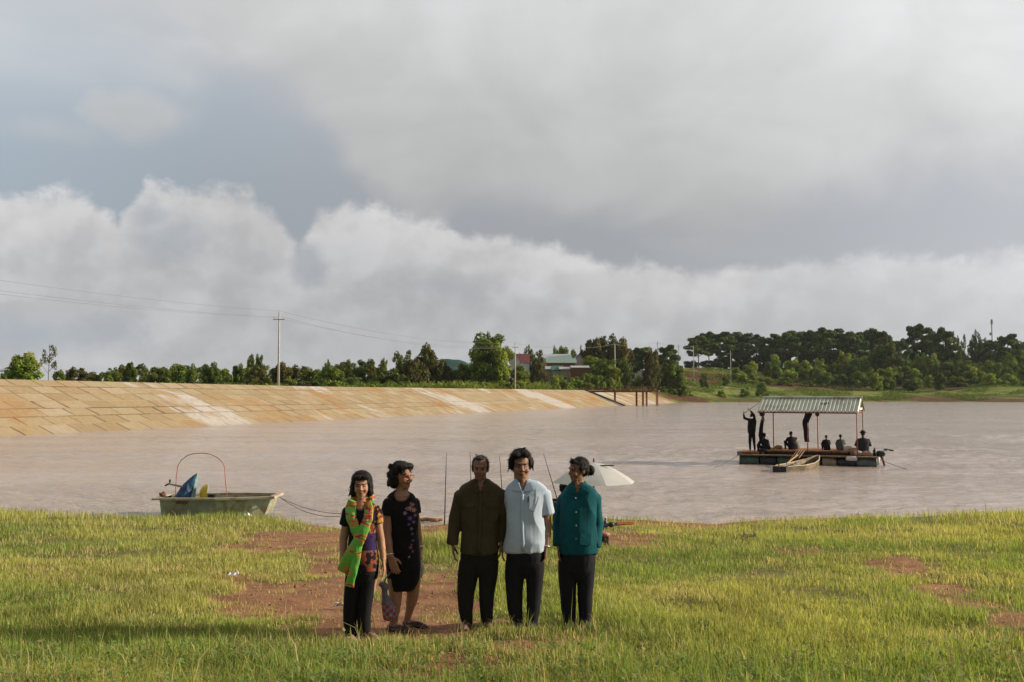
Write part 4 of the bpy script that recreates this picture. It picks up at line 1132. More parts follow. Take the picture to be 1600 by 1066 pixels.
def person(sp):
    fg = Fig(sp['cx'], sp['fy'], loc=sp.get('loc')); J_ = fg.J; k = fg.k
    root = empty('person', fg.o); tag(root, sp['label'], 'person', sp.get('group'))
    vx = sp.get('vox', .0052)
    hx, htop, hchin, yaw, pit = sp['head'][:5]; hdy = sp['head'][5] if len(sp['head']) > 5 else 0
    hh = (hchin - htop) * k; sc = hh / .238
    hc = J_(hx, htop, hdy); hc.z -= .124 * sc
    M4 = Matrix.Translation(hc) @ Matrix.Rotation(R(yaw), 4, 'Z') @ Matrix.Rotation(R(pit), 4, 'X') @ Matrix.Rotation(R(sp.get('roll', 0)), 4, 'Y') @ Matrix.Scale(sc, 4)
    skin = sp['skin']
    b_ = MB()
    head_shapes(b_, M4)
    tor = sp['torso']; nx_, ny_ = sp['neck']
    def surf(px, py, out=.004):
        pys_ = [p[0] for p in tor]; i_ = max(0, min(len(tor) - 2, next((j for j in range(len(tor) - 1) if tor[j][0] >= py >= tor[j + 1][0]), 0)))
        p, q = tor[i_], tor[i_ + 1]; t_ = (p[0] - py) / (p[0] - q[0]); t_ = min(max(t_, 0), 1)
        xl, xr, dp = [p[j] + (q[j] - p[j]) * t_ for j in (1, 2, 3)]
        dy = (p[4] if len(p) > 4 else 0) * (1 - t_) + (q[4] if len(q) > 4 else 0) * t_
        cx_, rx = (xl + xr) / 2, (xr - xl) / 2; u = min(abs(px - cx_) / rx, .98); e_ = 2.4
        v_ = J_(px, py); v_.y = dy - dp / 2 * (1 - u ** e_) ** (1 / e_) - out
        return v_
    # skin that shows in the open neckline
    vn = sp.get('vneck')
    if vn:
        kx = k
        def inneck(a_):
            px_ = sp['cx'] + a_[:, 0] / kx; py_ = sp['fy'] - a_[:, 2] / kx
            if vn[0] == 'e': return (a_[:, 1] < 0) & (((px_ - vn[1]) / vn[3]) ** 2 + ((py_ - vn[2]) / vn[4]) ** 2 < 1)
            t_ = (py_ - vn[3]) / (vn[5] - vn[3])
            return (a_[:, 1] < 0) & (t_ < 1) & (px_ > vn[1] + (vn[4] - vn[1]) * np.maximum(t_, 0)) & (px_ < vn[2] + (vn[4] - vn[2]) * np.maximum(t_, 0))
        for f_ in (.15, .5, .85):
            yv = (vn[2] + vn[4] * f_) if vn[0] == 'e' else vn[3] + 4 + (vn[5] - vn[3] - 4) * f_; xc = vn[1] if vn[0] == 'e' else vn[4]
            p_ = surf(xc, yv, 0); b_.ell(p_ + Vector((0, .045, 0)), (.055 if vn[0] == 'e' else .04, .040, .03), n=12, m=8)
    nb = J_(nx_, ny_, .02)
    b_.capsule(hc + Vector((0, .018, -.06 * sc)), nb + Vector((0, .01, -.03)), .056 * sc, .066 * sc, 14)
    secs = [flatring(J_, p[0], p[1], p[2], p[3], p[4] if len(p) > 4 else 0) for p in tor]
    hip_y = (secs[0][0][2])
    b_.loft([(c, rx * .80, ry * .80, 0) for c, rx, ry, _ in secs], 20)
    secs = [(c, rx, ry, y_) for c, rx, ry, y_ in secs]
    for arm in sp['arms']:
        S, E_, Wp, H = [J_(*p) for p in arm['pts']]
        ra = arm.get('r', (.050, .040, .027))
        b_.capsule(S, E_, ra[0], ra[1], 12); b_.capsule(E_, Wp, ra[1], ra[2], 12)
        b_.capsule(E_.lerp(Wp, .05), E_.lerp(Wp, .45), ra[1] * .95, ra[1] * .92, 12)
        if arm.get('hand', True): hand_shapes(b_, Wp, H, arm.get('n', (0, 0, 1)), arm.get('hk', 1.0), arm.get('curl', .5), arm.get('mir', 1))
    for lg in sp['legs']:
        Hp, Kn, An, To = [J_(*p) for p in lg['pts']]
        rl = lg.get('r', (.075, .052, .036))
        b_.capsule(Hp, Kn, rl[0], rl[1], 12); b_.capsule(Kn, An, rl[1], rl[2], 12); b_.capsule(Kn.lerp(An, .1), Kn.lerp(An, .5), rl[1] * 1.0, rl[1] * .88, 12)
        d = (To - An); d.z = 0; d.normalize(); hz = An.copy(); hz.z = .035
        b_.capsule(An, hz - d * .03, rl[2], .034, 10); b_.capsule(hz - d * .03, hz + d * .10, .033, .030, 10); b_.capsule(hz + d * .10 + Vector((0, 0, -.008)), hz + d * .165 + Vector((0, 0, -.014)), .028, .020, 10)
    me_ = fuse(b_, vx, 3, 'body')
    a = coords(me_); col = np.tile(np.array(skin, float), (len(a), 1)); col = head_paint(a, col, M4, skin, lip=sp.get('lip', (.28, .08, .07)))
    paint(me_, col); me_.materials.append(SKIN)
    link('body', me_, root)
    # hair
    hb = MB()
    Rn = M4.to_3x3().normalized()
    def HE(c, r): hb.ell(M4 @ Vector(c), [x * sc for x in r], Rn, 14, 9)
    def HC(p, q, ra_, rb_): hb.capsule(M4 @ Vector(p), M4 @ Vector(q), ra_ * sc, rb_ * sc, 7)
    sp['hair'](HE, HC)
    hm2 = fuse(hb, vx, 1, 'hair', sp.get('hwr', .005), 28, 5, stretch=(1, 1, .5)); hm2.materials.append(sp.get('hairmat', HAIR))
    link('hair', hm2, root)
    strands(hm2, hc, sc, root, sp.get('hairmat', HAIR), len(sp['label']), sp.get('nstr', 900), sp.get('slen', .022))
    # upper garment
    g = sp['top']; gb = MB()
    gb.loft(secs, 28, g.get('e', 2.4))
    for arm in sp['arms']:
        sl = arm.get('sleeve')
        if not sl: continue
        S, E_, Wp, H = [J_(*p) for p in arm['pts']]; rs = arm['rs']
        if sl == 'short':
            q = S.lerp(E_, arm.get('slen', .55)); gb.tube([S + (S - E_).normalized() * .03, S, q], [rs[0] * .7, rs[0], rs[1]], 16)
        else:
            q = E_.lerp(Wp, .93)
            gb.tube([S + (S - E_).normalized() * .03, S, S.lerp(E_, .5), E_, E_.lerp(Wp, .5), q, q + (Wp - E_).normalized() * .02], [rs[0] * .7, rs[0], rs[0] * .93, rs[1], (rs[1] + rs[2]) / 2, rs[2] * 1.08, rs[2]], 16)
    for c_, r_ in g.get('extra', []): gb.ell(J_(*c_), r_)
    gm = fuse(gb, vx, 7, g['name'], g.get('wr', .006), g.get('ws', 9), g.get('seed', 1), stretch=g.get('stretch', (1, 1, .8)))
    if g.get('paint'):
        a = coords(gm); paint(gm, g['paint'](a, J_))
    if vn:
        import bmesh
        bmm = bmesh.new(); bmm.from_mesh(gm); bmm.verts.ensure_lookup_table()
        ins = inneck(coords(gm)); bmesh.ops.delete(bmm, geom=[bmm.verts[int(i_)] for i_ in np.nonzero(ins)[0]], context='VERTS'); bmm.to_mesh(gm); bmm.free()
    gm.materials.append(g['mat']); top = link(g['name'], gm, root)
    # trousers
    if sp.get('bottom'):
        bt = sp['bottom']; gb = MB()
        gb.loft([(c, rx * .97, ry * .95, 0) for c, rx, ry, _ in [flatring(J_, *p) for p in bt['pelvis']]], 24)
        for pts in bt['legs']:
            gb.loft([flatring(J_, p[0], p[1] - p[2], p[1] + p[2], p[2] * 2 * k * bt.get('dr', 1.15), p[3] if len(p) > 3 else 0) for p in pts], 20, 2.2)
        bm = fuse(gb, vx, 2, bt['name'], bt.get('wr', .011), 6, bt.get('seed', 8), stretch=(1, 1, .35))
        bm.materials.append(bt['mat']); link(bt['name'], bm, root)
    # shoes
    for lg in sp['legs']:
        if not lg.get('shoe'): continue
        Hp, Kn, An, To = [J_(*p) for p in lg['pts']]
        d = (To - An); d.z = 0; d.normalize(); hz = An.copy(); hz.z = .03
        sb = MB(); low = lg.get('low', False)
        sb.capsule(hz - d * .035, hz + d * .03, .043 if not low else .038, .045 if not low else .030, 12)
        sb.capsule(hz + d * .03, hz + d * .12 + Vector((0, 0, -.006)), .045 if not low else .034, .040, 12); sb.capsule(hz + d * .12 + Vector((0, 0, -.006)), hz + d * .185 + Vector((0, 0, -.012)), .040, .026, 12)
        if not low: sb.capsule(hz, An * .6 + hz * .4, .042, .040, 12)
        side = Vector((-d.y, d.x, 0))
        sb.box(hz + d * .07 + Vector((0, 0, -.020)), (.27, .085, .018), Matrix((d, side, Vector((0, 0, 1)))).transposed())
        sm_ = fuse(sb, .006, 1, 'shoe'); sm_.materials.append(lg['shoe']); link('shoe', sm_, root)
    from mathutils.bvhtree import BVHTree
    ev = [v_.co.copy() for v_ in gm.vertices]; bv = BVHTree.FromPolygons(ev, [tuple(p_.vertices) for p_ in gm.polygons])
    def surf2(px, py, out=.004):
        v_ = surf(px, py, out); h_ = bv.ray_cast(Vector((v_.x, -1.0, v_.z)), Vector((0, 1, 0)))
        if h_[0] is not None and abs(h_[0].y - v_.y) < .12: v_.y = h_[0].y - out
        return v_
    return root, top, J_, surf2, M4, k
def ribbon(surf, pts, wd, th, name, mt, parent, out=.006):
    """flat strip laid on the garment's front"""
    mb = MB(); P = [surf(px, py, out) for px, py in pts]
    mb.tube(P, [wd / 2] * len(P), 8, squash=th / wd * 2)
    return mb.build(name, mt, parent, smooth=True)
def collar(root, J_, nx, ny, rx, ry, mt, k, h=.035, spread=.055):
    mb = MB()
    c = J_(nx, ny, .015)
    # stand-and-fall collar: ring round the neck, open in front, with two points
    n = 18; inner, outer = [], []
    for i_ in range(n + 1):
        t_ = R(-90 + 22) + (2 * math.pi - R(44)) * i_ / n
        x, y = math.cos(t_), math.sin(t_)
        fr = max(0, -y) ** 3
        inner.append(c + Vector((x * rx, y * ry, h * .8 - .02 * fr))); outer.append(c + Vector((x * (rx + .022 + .012 * fr), y * (ry + .022 + spread * .5 * fr), -.012 - spread * .75 * fr)))
    vs = inner + outer; m_ = n + 1
    mb.add(vs, [(i_, i_ + 1, m_ + i_ + 1, m_ + i_) for i_ in range(n)])
    o = mb.build('collar', mt, root, smooth=True)
    s_ = o.modifiers.new('s', 'SOLIDIFY'); s_.thickness = .006
    return o

# ---------------------------------------------------------------- woman with the scarf
blk = cloth('black_jersey', (.014, .013, .016)); darktr = cloth('black_trousers', (.012, .012, .014)); navy = cloth('dark_navy_trousers', (.016, .016, .022)); darkgr = cloth('charcoal_trousers', (.020, .019, .018))
shoe_blk = mat('black_leather', (.012, .012, .012), .35, .2, 5); shoe_tan = mat('tan_leather', (.30, .19, .14), .5, .15, 5); shoe_brown = mat('brown_leather', (.10, .05, .035), .5, .2, 5); shoe_red = mat('dark_flat_shoe', (.045, .012, .014), .35, .2, 5)
SK1, SK2, SK3, SK4, SK5 = (.40, .215, .135), (.33, .175, .108), (.225, .118, .074), (.25, .135, .084), (.20, .105, .065)
def hair_bob(E, C):
    E((0, .030, .045), (.094, .098, .088)); E((.072, .015, -.015), (.030, .055, .075)); E((-.072, .015, -.015), (.030, .055, .075)); E((0, .065, -.02), (.075, .055, .085))
    E((.078, -.005, -.055), (.024, .036, .04)); E((-.078, -.005, -.055), (.026, .036, .045)); E((-.03, -.068, .080), (.048, .025, .026)); E((.035, -.066, .082), (.042, .025, .022))
    for i_ in range(9): C((-.09 + .02 * i_ * .3, .0, .02), (-.105 - .002 * i_, .01 * (i_ % 3), -.07 - .004 * i_), .008, .003)
    C((-.095, .02, .0), (-.122, .01, -.035), .006, .002); C((.09, .0, -.02), (.108, .0, -.08), .008, .002)
def paint_p1(a, J_):
    col = np.tile(np.array([.014, .012, .018]), (len(a), 1)); k_ = 1
    n1 = fbm(a, 22, 3, 3); n2 = vnoise(a, 45, 9)
    x0 = J_(577, 800).x; z0 = J_(577, 840).z; zz = a[:, 2]
    m_ = (a[:, 0] > x0) & (n1 > .47) & (zz > J_(0, 842).z)
    col[m_] = (.34, .15, .025); col[m_ & (n2 > .55)] = (.20, .03, .04); col[m_ & (n2 < .3)] = (.42, .26, .05)
    m_ = (a[:, 0] > J_(573, 0).x) & (a[:, 0] < J_(588, 0).x) & (zz < J_(0, 836).z) & (zz > J_(0, 866).z) & (n1 > .42); col[m_] = (.035, .02, .085)
    m_ = (a[:, 0] > J_(566, 0).x) & (zz < J_(0, 862).z) & (n1 > .52); col[m_] = (.20, .10, .03); col[m_ & (n2 > .6)] = (.3, .05, .04)
    m_ = (a[:, 0] < J_(542, 0).x) & (zz < J_(0, 805).z) & (zz > J_(0, 822).z) & (n1 > .53); col[m_] = (.18, .11, .04)
    return col
root, top, J_, surf, M4, k = person(dict(cx=563, fy=1000, label='short woman in black top with bright green and orange scarf standing leftmost', skin=SK1,
    head=(563, 743.5, 784, 4, 3), neck=(564, 794), hair=hair_bob, lip=(.38, .06, .06),
    torso=[(894, 542, 590, .26), (880, 540, 591, .27), (860, 543, 587, .25), (840, 545, 585, .24), (822, 543, 586, .25), (808, 540, 588, .23), (799, 540, 588, .19), (794, 545, 583, .16), (790, 551, 577, .13), (787, 556, 572, .11)], vneck=('e', 564, 788, 8, 13),
    arms=[dict(pts=[(544, 803), (535, 848, .02), (536, 880, -.04), (541, 897, -.06)], sleeve='short', rs=(.062, .066), r=(.046, .040, .026), n=(1, 0, 0), mir=-1, slen=.5),
          dict(pts=[(584, 802), (593, 850, .03), (598, 877, -.02), (600, 895, -.03)], sleeve='short', rs=(.060, .062), r=(.044, .038, .025), n=(-1, 0, 0), slen=.42)],
    top=dict(name='top', mat=cloth('patterned_black_top', (.5, .5, .5), attr='col'), paint=paint_p1, wr=.006, seed=2),
    legs=[dict(pts=[(553, 905), (549, 950), (550, 992), (553, 1004, -.25)], shoe=shoe_tan, low=True), dict(pts=[(577, 905), (571, 948), (570, 984, .05), (584, 990, -.04)], shoe=shoe_tan, low=True)],
    bottom=dict(name='trousers', mat=darktr, pelvis=[(916, 556, 575, .14), (908, 546, 586, .21), (898, 541, 590, .25), (885, 543, 590, .24)],
                legs=[[(994, 549, 8.8), (975, 547, 9), (955, 547, 9.5), (930, 550, 11.2), (900, 554, 13)], [(987, 569, 8.5), (965, 568, 9), (945, 570, 9.8), (925, 573, 11), (900, 577, 12.5)]])))
scm = bpy.data.materials.new('scarf_silk'); scm.use_nodes = True
t = NT(scm.node_tree); bs = t.n['Principled BSDF']; tcn = t.node('ShaderNodeTexCoord'); v = tcn.outputs['Object']
n_ = t.noise(t.scalevec(v, (4, 4, 13)), 1.0, 2, .5, 0.8)
t.put(bs.inputs['Base Color'], t.ramp(n_, [(0.0, (.11, .42, .05)), (.46, (.13, .46, .06)), (.48, (.50, .24, .05)), (.54, (.55, .28, .05)), (.555, (.38, .02, .03)), (.605, (.34, .02, .04)), (.62, (.18, .48, .07)), (1, (.28, .52, .10))]))
bs.inputs['Roughness'].default_value = .6
sb = MB()
def strand(pts, w_, th=.36):
    P = [surf(px, py, .012 + e_) for px, py, e_ in pts]
    sb.tube(P, w_, 12, squash=th)
strand([(552, 786, -.03), (549, 797, .008), (551, 812, .01), (557, 828, .008), (562, 842, .006)], [.040, .048, .048, .044, .03])
strand([(574, 786, -.03), (577, 797, .01), (577, 812, .015), (571, 830, .022), (562, 848, .024), (551, 866, .024), (543, 882, .02), (538, 894, .016)], [.038, .042, .044, .048, .050, .052, .062, .066])
strand([(564, 850, .01), (561, 868, .012), (557, 886, .014), (552, 902, .018), (549, 915, .016)], [.03, .036, .036, .038, .042])
# loop behind the neck
c0 = J_(564, 786, .02); sb.tube([c0 + Vector((math.cos(a_) * .082, math.sin(a_) * .075, .004 * math.sin(3 * a_) + (.02 if math.sin(a_) > 0 else 0))) for a_ in [R(x_) for x_ in range(-30, 211, 20)]], .030, 10)
sm_ = fuse(sb, .0048, 1, 'scarf', .006, 16, 4, stretch=(1.4, 1, .5)); sm_.materials.append(scm); link('scarf', sm_, root)

# ---------------------------------------------------------------- woman in the black dress
def hair_curly(E, C):
    E((0, .030, .050), (.094, .105, .088)); E((0, .085, .0), (.085, .062, .105)); E((.065, .045, -.03), (.042, .06, .075)); E((-.065, .045, -.03), (.042, .06, .075)); E((0, .095, -.07), (.07, .05, .05))
    E((0, -.055, .098), (.060, .035, .022)); E((.05, -.02, .09), (.04, .05, .03)); E((-.05, -.02, .09), (.04, .05, .03))
    g = random.Random(3)
    for i_ in range(34):
        a_ = g.uniform(.15, 2.99); z = g.uniform(-.10, .10); r_ = .098 if z < .04 else .088
        p = (r_ * math.cos(a_), .035 + (r_ + .015) * math.sin(a_), z); E(p, (.016, .016, .016))
def paint_p2(a, J_):
    col = np.tile(np.array([.011, .010, .012]), (len(a), 1)); g = np.random.default_rng(12)
    fl = [(641, 797, 5, (.45, .22, .20)), (647, 800, 4, (.55, .30, .16)), (634, 804, 3.5, (.35, .22, .38)), (645, 792, 3.5, (.38, .16, .22)), (642, 812, 4.5, (.16, .08, .36)), (647, 818, 3.2, (.30, .15, .38)), (640, 821, 3, (.12, .08, .30)),
          (644, 828, 3, (.22, .16, .30)), (645, 836, 2.6, (.14, .10, .26)), (642, 790, 3, (.30, .10, .12)), (649, 808, 3, (.35, .12, .14)), (646, 846, 2.5, (.12, .10, .2)), (643, 856, 3.6, (.22, .05, .12)), (646, 862, 3, (.18, .06, .16)), (641, 870, 2, (.4, .36, .34)), (644, 852, 2, (.2, .12, .26)), (636, 797, 2.5, (.2, .2, .34))]
    for px, py, r_, c_ in fl:
        p = J_(px, py); d = np.sqrt((a[:, 0] - p.x) ** 2 + (a[:, 2] - p.z) ** 2); ang = np.arctan2(a[:, 2] - p.z, a[:, 0] - p.x)
        k_ = J_.__self__.k; rr = .72 * r_ * k_ * (1 + .28 * np.cos(5 * ang)); m_ = (d < rr) & (a[:, 1] < .02); col[m_] = np.array(c_) * .75; col[m_ & (d < r_ * k_ * .3)] = np.array(c_) * .4 + .12
    return col
wht = mat('bracelet_metal', (.6, .58, .55), .3, .05, 5, metal=.6)
root, top, J_, surf, M4, k = person(dict(cx=630, fy=984, label='woman with curly hair, glasses and black knee-length dress looking right', skin=SK2,
    head=(627.5, 729, 769, 48, 2), neck=(625, 780), hair=hair_curly, hwr=.007, lip=(.30, .05, .05),
    torso=[(923, 608, 647, .25), (908, 606, 654, .29), (885, 604, 656, .31), (860, 605, 653, .29), (835, 607, 651, .27), (812, 606, 653, .29), (798, 604, 652, .26), (788, 602, 650, .21), (781, 604, 647, .19), (777, 608, 643, .17), (774, 613, 637, .14), (771, 617, 633, .12)], vneck=('e', 628, 773, 12, 14),
    arms=[dict(pts=[(609, 789, -.04), (606, 838, -.10), (613, 868, -.17), (620, 886, -.20)], sleeve='short', rs=(.072, .078), r=(.056, .046, .030), n=(.3, 1, 0), mir=1, slen=.42, hk=1.1),
          dict(pts=[(644, 790, .06), (650, 835, .08), (655, 862, .05), (656, 878, .03)], sleeve='short', rs=(.060, .060), r=(.046, .038, .026), n=(-1, 0, 0), slen=.4)],
    top=dict(name='dress', mat=cloth('black_flowered_dress', (.5, .5, .5), attr='col'), paint=paint_p2, wr=.005, seed=6),
    legs=[dict(pts=[(619, 905, -.05), (619, 938, -.05), (616, 972, -.03), (634, 984, -.10)], r=(.078, .058, .037), shoe=shoe_red, low=True), dict(pts=[(643, 905, .08), (643, 935, .10), (637, 962, .12), (655, 972, .06)], r=(.078, .060, .038), shoe=shoe_red, low=True)]))
gl_ = MB()
for sx in (-1, 1):
    gl_.tube([M4 @ Vector((sx * .034 + .027 * math.cos(t_), -.098 + abs(math.cos(t_)) * .006, .002 + .020 * math.sin(t_))) for t_ in [2 * math.pi * i_ / 16 for i_ in range(17)]], .0028, 6)
    gl_.tube([M4 @ Vector((sx * .061, -.094, .008)), M4 @ Vector((sx * .080, -.03, .008)), M4 @ Vector((sx * .084, .02, .002))], .0025, 6)
gl_.tube([M4 @ Vector((-.009, -.099, .005)), M4 @ Vector((.009, -.099, .005))], .0025, 6)
gl_.build('glasses', mat('red_gold_frame', (.45, .12, .05), .3, .1, 5, metal=.4), root, smooth=True)
def band(root, a, b_, t_, r_, mt, name='bracelet', w_=.008):
    p = a.lerp(b_, t_); d = (b_ - a).normalized(); u_ = d.orthogonal().normalized(); v_ = d.cross(u_)
    mb = MB(); mb.tube([p + u_ * r_ * math.cos(x_) + v_ * r_ * math.sin(x_) for x_ in [2 * math.pi * i_ / 16 for i_ in range(17)]], w_, 6)
    return mb, mb.build(name, mt, root, smooth=True)
band(root, J_(605, 838, -.10), J_(613, 868, -.17), .93, .031, wht); band(root, J_(651, 835, .08), J_(655, 862, .05), .9, .027, wht)
# bags held in the hands
h1 = J_(620, 890, -.20); base = root.location
o = empty('tied_bag', base + J_(603, 965, -.2)); tag(o, 'red and grey checked cloth bag hanging from the hand of the black dress woman', 'bag')
bb = MB(); O_ = J_(603, 965, -.2)
bb.loft([(J_(px, py, -.2) - O_, rx * k, ry, 0) for px, py, rx, ry in ((612, 963, 6, .03), (613, 958, 10.5, .055), (613, 948, 11, .06), (609, 937, 8.5, .05), (606, 927, 5, .035), (605, 920, 3.5, .025), (606, 915, 6, .035), (603, 910, 7, .03), (602, 906, 3.5, .02))], 18, 2.0)
bm = fuse(bb, .005, 1, 'bag', .006, 22, 5)
bmat_ = bpy.data.materials.new('checked_cloth'); bmat_.use_nodes = True; t = NT(bmat_.node_tree); bs = t.n['Principled BSDF']; tcn = t.node('ShaderNodeTexCoord')
ck = t.node('ShaderNodeTexChecker'); ck.inputs['Scale'].default_value = 30; t.l.new(tcn.outputs['Object'], ck.inputs['Vector']); ck.inputs['Color1'].default_value = (.24, .03, .045, 1); ck.inputs['Color2'].default_value = (.17, .18, .21, 1)
spz = t.node('ShaderNodeSeparateXYZ'); t.l.new(tcn.outputs['Object'], spz.inputs[0])
t.put(bs.inputs['Base Color'], t.mix(t.mapr(spz.outputs[2], .16, .21), ck.outputs['Color'], (.12, .12, .14))); bs.inputs['Roughness'].default_value = .7
bm.materials.append(bmat_); link('pouch', bm, o)
MB().tube([J_(603, 910, -.2) - O_, J_(607, 900, -.19) - O_, J_(617, 888, -.195) - O_], [.012, .006, .006], 6).build('strap', mat('grey_strap', (.12, .12, .13), .8, .1, 4), o)
o = empty('plastic_bag', base + J_(656, 900, .03)); tag(o, 'crumpled white plastic bag in the far hand of the black dress woman', 'bag'); O_ = J_(656, 900, .03)
bb = MB(); bb.loft([(J_(px, py, .03) - O_, rx * k, ry, 0) for px, py, rx, ry in ((655, 906, 2.5, .02), (656, 899, 4.5, .03), (656, 888, 4, .03), (656, 878, 2.2, .02), (656, 873, 1.5, .012))], 14, 2.0)
bm = fuse(bb, .005, 0, 'bag', .010, 35, 5); bm.materials.append(mat('thin_white_plastic', (.55, .50, .55), .4, .3, 30, trans=.3)); link('sheet', bm, o)

# ---------------------------------------------------------------- man in the olive jacket
def hair_short(E, C):
    E((0, .034, .048), (.083, .090, .076)); E((0, .07, -.01), (.070, .045, .05)); E((.066, .02, .015), (.018, .04, .035)); E((-.066, .02, .015), (.018, .04, .035)); E((0, -.03, .100), (.045, .035, .016))
    C((-.02, -.0, .112), (-.040, -.01, .142), .0055, .003)
olive = cloth('olive_cotton', (.062, .049, .028))
root, top, J_, surf, M4, k = person(dict(cx=747, fy=979, label='man in dark olive long-sleeved jacket with two chest pockets', skin=SK3, roll=0,
    head=(750, 718, 756, -3, 4), neck=(751, 765), hair=hair_short, hairmat=GHAIR, hwr=.003,
    torso=[(866, 720, 778, .27), (850, 720, 779, .28), (825, 721, 778, .26), (800, 720, 779, .26), (786, 718, 782, .24), (776, 716, 783, .21), (769, 718, 782, .19), (764, 723, 777, .17), (760, 731, 770, .15), (756, 739, 763, .12)], vneck=('v', 743, 759, 754, 751, 773),
    arms=[dict(pts=[(721, 778), (712, 820, .02), (708, 852, -.04), (710, 872, -.07)], sleeve='long', rs=(.074, .062, .046), n=(1, 0, 0), mir=-1, hk=1.05), 
          dict(pts=[(778, 777, .02), (784, 820, .05), (782, 850, .02), (781, 868, .0)], sleeve='long', rs=(.074, .060, .046), n=(-1, 0, 0), hk=1.05)],
    top=dict(name='jacket', mat=olive, wr=.020, seed=11, ws=6, stretch=(1, 1, .6)),
    legs=[dict(pts=[(733, 880), (729, 925), (730, 966), (725, 981, -.22)], shoe=shoe_brown), dict(pts=[(764, 880), (761, 925), (760.5, 966), (766, 981, -.22)], shoe=shoe_brown)],
    bottom=dict(name='trousers', mat=darkgr, pelvis=[(902, 740, 756, .14), (896, 728, 770, .20), (886, 719, 778, .25), (872, 719, 778, .27), (858, 722, 776, .26)],
                legs=[[(974, 730, 9), (955, 728, 10), (930, 727.5, 12), (900, 731, 15), (880, 733.5, 15)], [(974, 760.5, 9), (950, 760.5, 9.8), (930, 761, 11), (900, 763.5, 14.5), (880, 763.5, 15)]])))
collar(root, J_, 751, 759, .064, .062, olive, k)
flap(surf, [(739, 760), (745, 761), (749, 773), (737, 770)], 'collar_flap', olive, top); flap(surf, [(757, 761), (763, 760), (765, 770), (753, 773)], 'collar_flap', olive, top)
for px in (733, 769):
    mb = MB(); P = [surf(px - 9, 788, .008), surf(px + 9, 788, .008), surf(px + 9, 793.5, .014), surf(px, 795.5, .014), surf(px - 9, 793.5, .014)]
    Q = [p + Vector((0, .02, 0)) for p in P]; mb.add(P + Q, [(0, 1, 2, 3, 4), (5, 9, 8, 7, 6), (0, 5, 6, 1), (1, 6, 7, 2), (2, 7, 8, 3), (3, 8, 9, 4), (4, 9, 5, 0)])
    mb.build('pocket_flap', olive, top)
ribbon(surf, [(751, 774), (751, 785), (751, 796), (750.5, 808), (750, 820), (750, 832), (749.5, 844), (749, 855), (749, 865)], .03, .009, 'placket', olive, top)
for py in (776, 796, 816, 838):
    MB().ell(surf(751, py, .010), (.006, .004, .006), n=8, m=5).build('button', M['black'], top)

# ---------------------------------------------------------------- man in the pale blue shirt
def hair_swept(E, C):
    E((0, .028, .050), (.088, .094, .086)); E((-.070, .0, .030), (.026, .05, .056)); E((.068, .0, .03), (.022, .05, .05)); E((0, .07, -.01), (.07, .045, .06)); E((-.040, -.052, .090), (.048, .036, .028)); E((.03, -.045, .095), (.044, .036, .026)); E((0, 0, .110), (.062, .06, .026))
    E((-.078, -.0, -.005), (.014, .03, .028))
    C((.0, -.02, .125), (.03, -.03, .145), .012, .005)
    for i_ in range(6): C((-.08, -.02, .07 - .015 * i_), (-.108, -.03, .05 - .018 * i_), .008, .002); C((.085, 0, .06 - .012 * i_), (.100, -.01, .03 - .014 * i_), .007, .002)
shirtm = cloth('pale_blue_cotton', (.42, .51, .63), .85, .05)
root, top, J_, surf, M4, k = person(dict(cx=820, fy=980, label='tall man in pale blue short-sleeved shirt with pen in pocket', skin=SK4,
    head=(814, 709, 755.5, 6, 3), neck=(817, 764), hair=hair_swept, hwr=.006,
    torso=[(863, 790, 849, .26), (850, 790, 850, .28), (825, 791, 849, .27), (800, 791, 850, .26), (784, 789, 853, .24), (776, 788, 854, .22), (768, 790, 853, .20), (763, 794, 849, .18), (759, 800, 841, .15), (755, 806, 830, .12)], vneck=('v', 809, 825, 753, 817, 770),
    arms=[dict(pts=[(796, 778, .03), (791, 822, .07), (787, 854, .05), (785, 872, .03)], sleeve='short', rs=(.068, .070), n=(1, 0, 0), mir=-1, slen=.6),
          dict(pts=[(847, 777), (856, 826, .02), (853, 858, -.03), (851, 876, -.05)], sleeve='short', rs=(.074, .080), r=(.050, .042, .029), n=(-1, 0, 0), slen=.62, curl=.8)],
    top=dict(name='shirt', mat=shirtm, wr=.022, ws=5, seed=21, stretch=(1.1, 1, .55)),
    legs=[dict(pts=[(805, 880), (804, 925), (808, 966), (806, 981, -.2)], shoe=shoe_blk), dict(pts=[(836, 880), (835, 925), (831, 968), (830, 985, -.25)], shoe=shoe_blk)],
    bottom=dict(name='trousers', mat=navy, pelvis=[(904, 813, 829, .14), (897, 800, 842, .20), (886, 791, 850, .25), (872, 791, 850, .27), (855, 794, 848, .25)],
                legs=[[(974, 808, 9.2), (950, 804.5, 10.5), (925, 803.5, 11.6), (900, 804, 14), (880, 806, 15)], [(976, 831, 8.8), (950, 834, 9.5), (925, 835.5, 11.2), (900, 836.5, 13.5), (880, 835, 15)]])))
collar(root, J_, 817, 757, .064, .062, shirtm, k, .030, .05)
flap(surf, [(805, 758), (811, 760), (815, 771), (800, 769)], 'collar_flap', shirtm, top); flap(surf, [(823, 760), (829, 758), (834, 769), (819, 771)], 'collar_flap', shirtm, top)
ribbon(surf, [(817, 771), (816, 780), (816, 790), (816, 800), (816, 810), (816, 820), (816, 830), (816.5, 840), (817, 850), (817, 861)], .030, .008, 'placket', shirtm, top, .003)
for py in (775, 793, 811, 829, 847): MB().ell(surf(816.5, py, .007), (.0055, .003, .0055), n=8, m=5).build('button', M['white'], top)
mb = MB(); P = [surf(827, 779, .007), surf(842, 779, .007), surf(842, 797, .012), surf(834.5, 801, .012), surf(827, 798, .010)]; Q = [p + Vector((0, .02, 0)) for p in P]
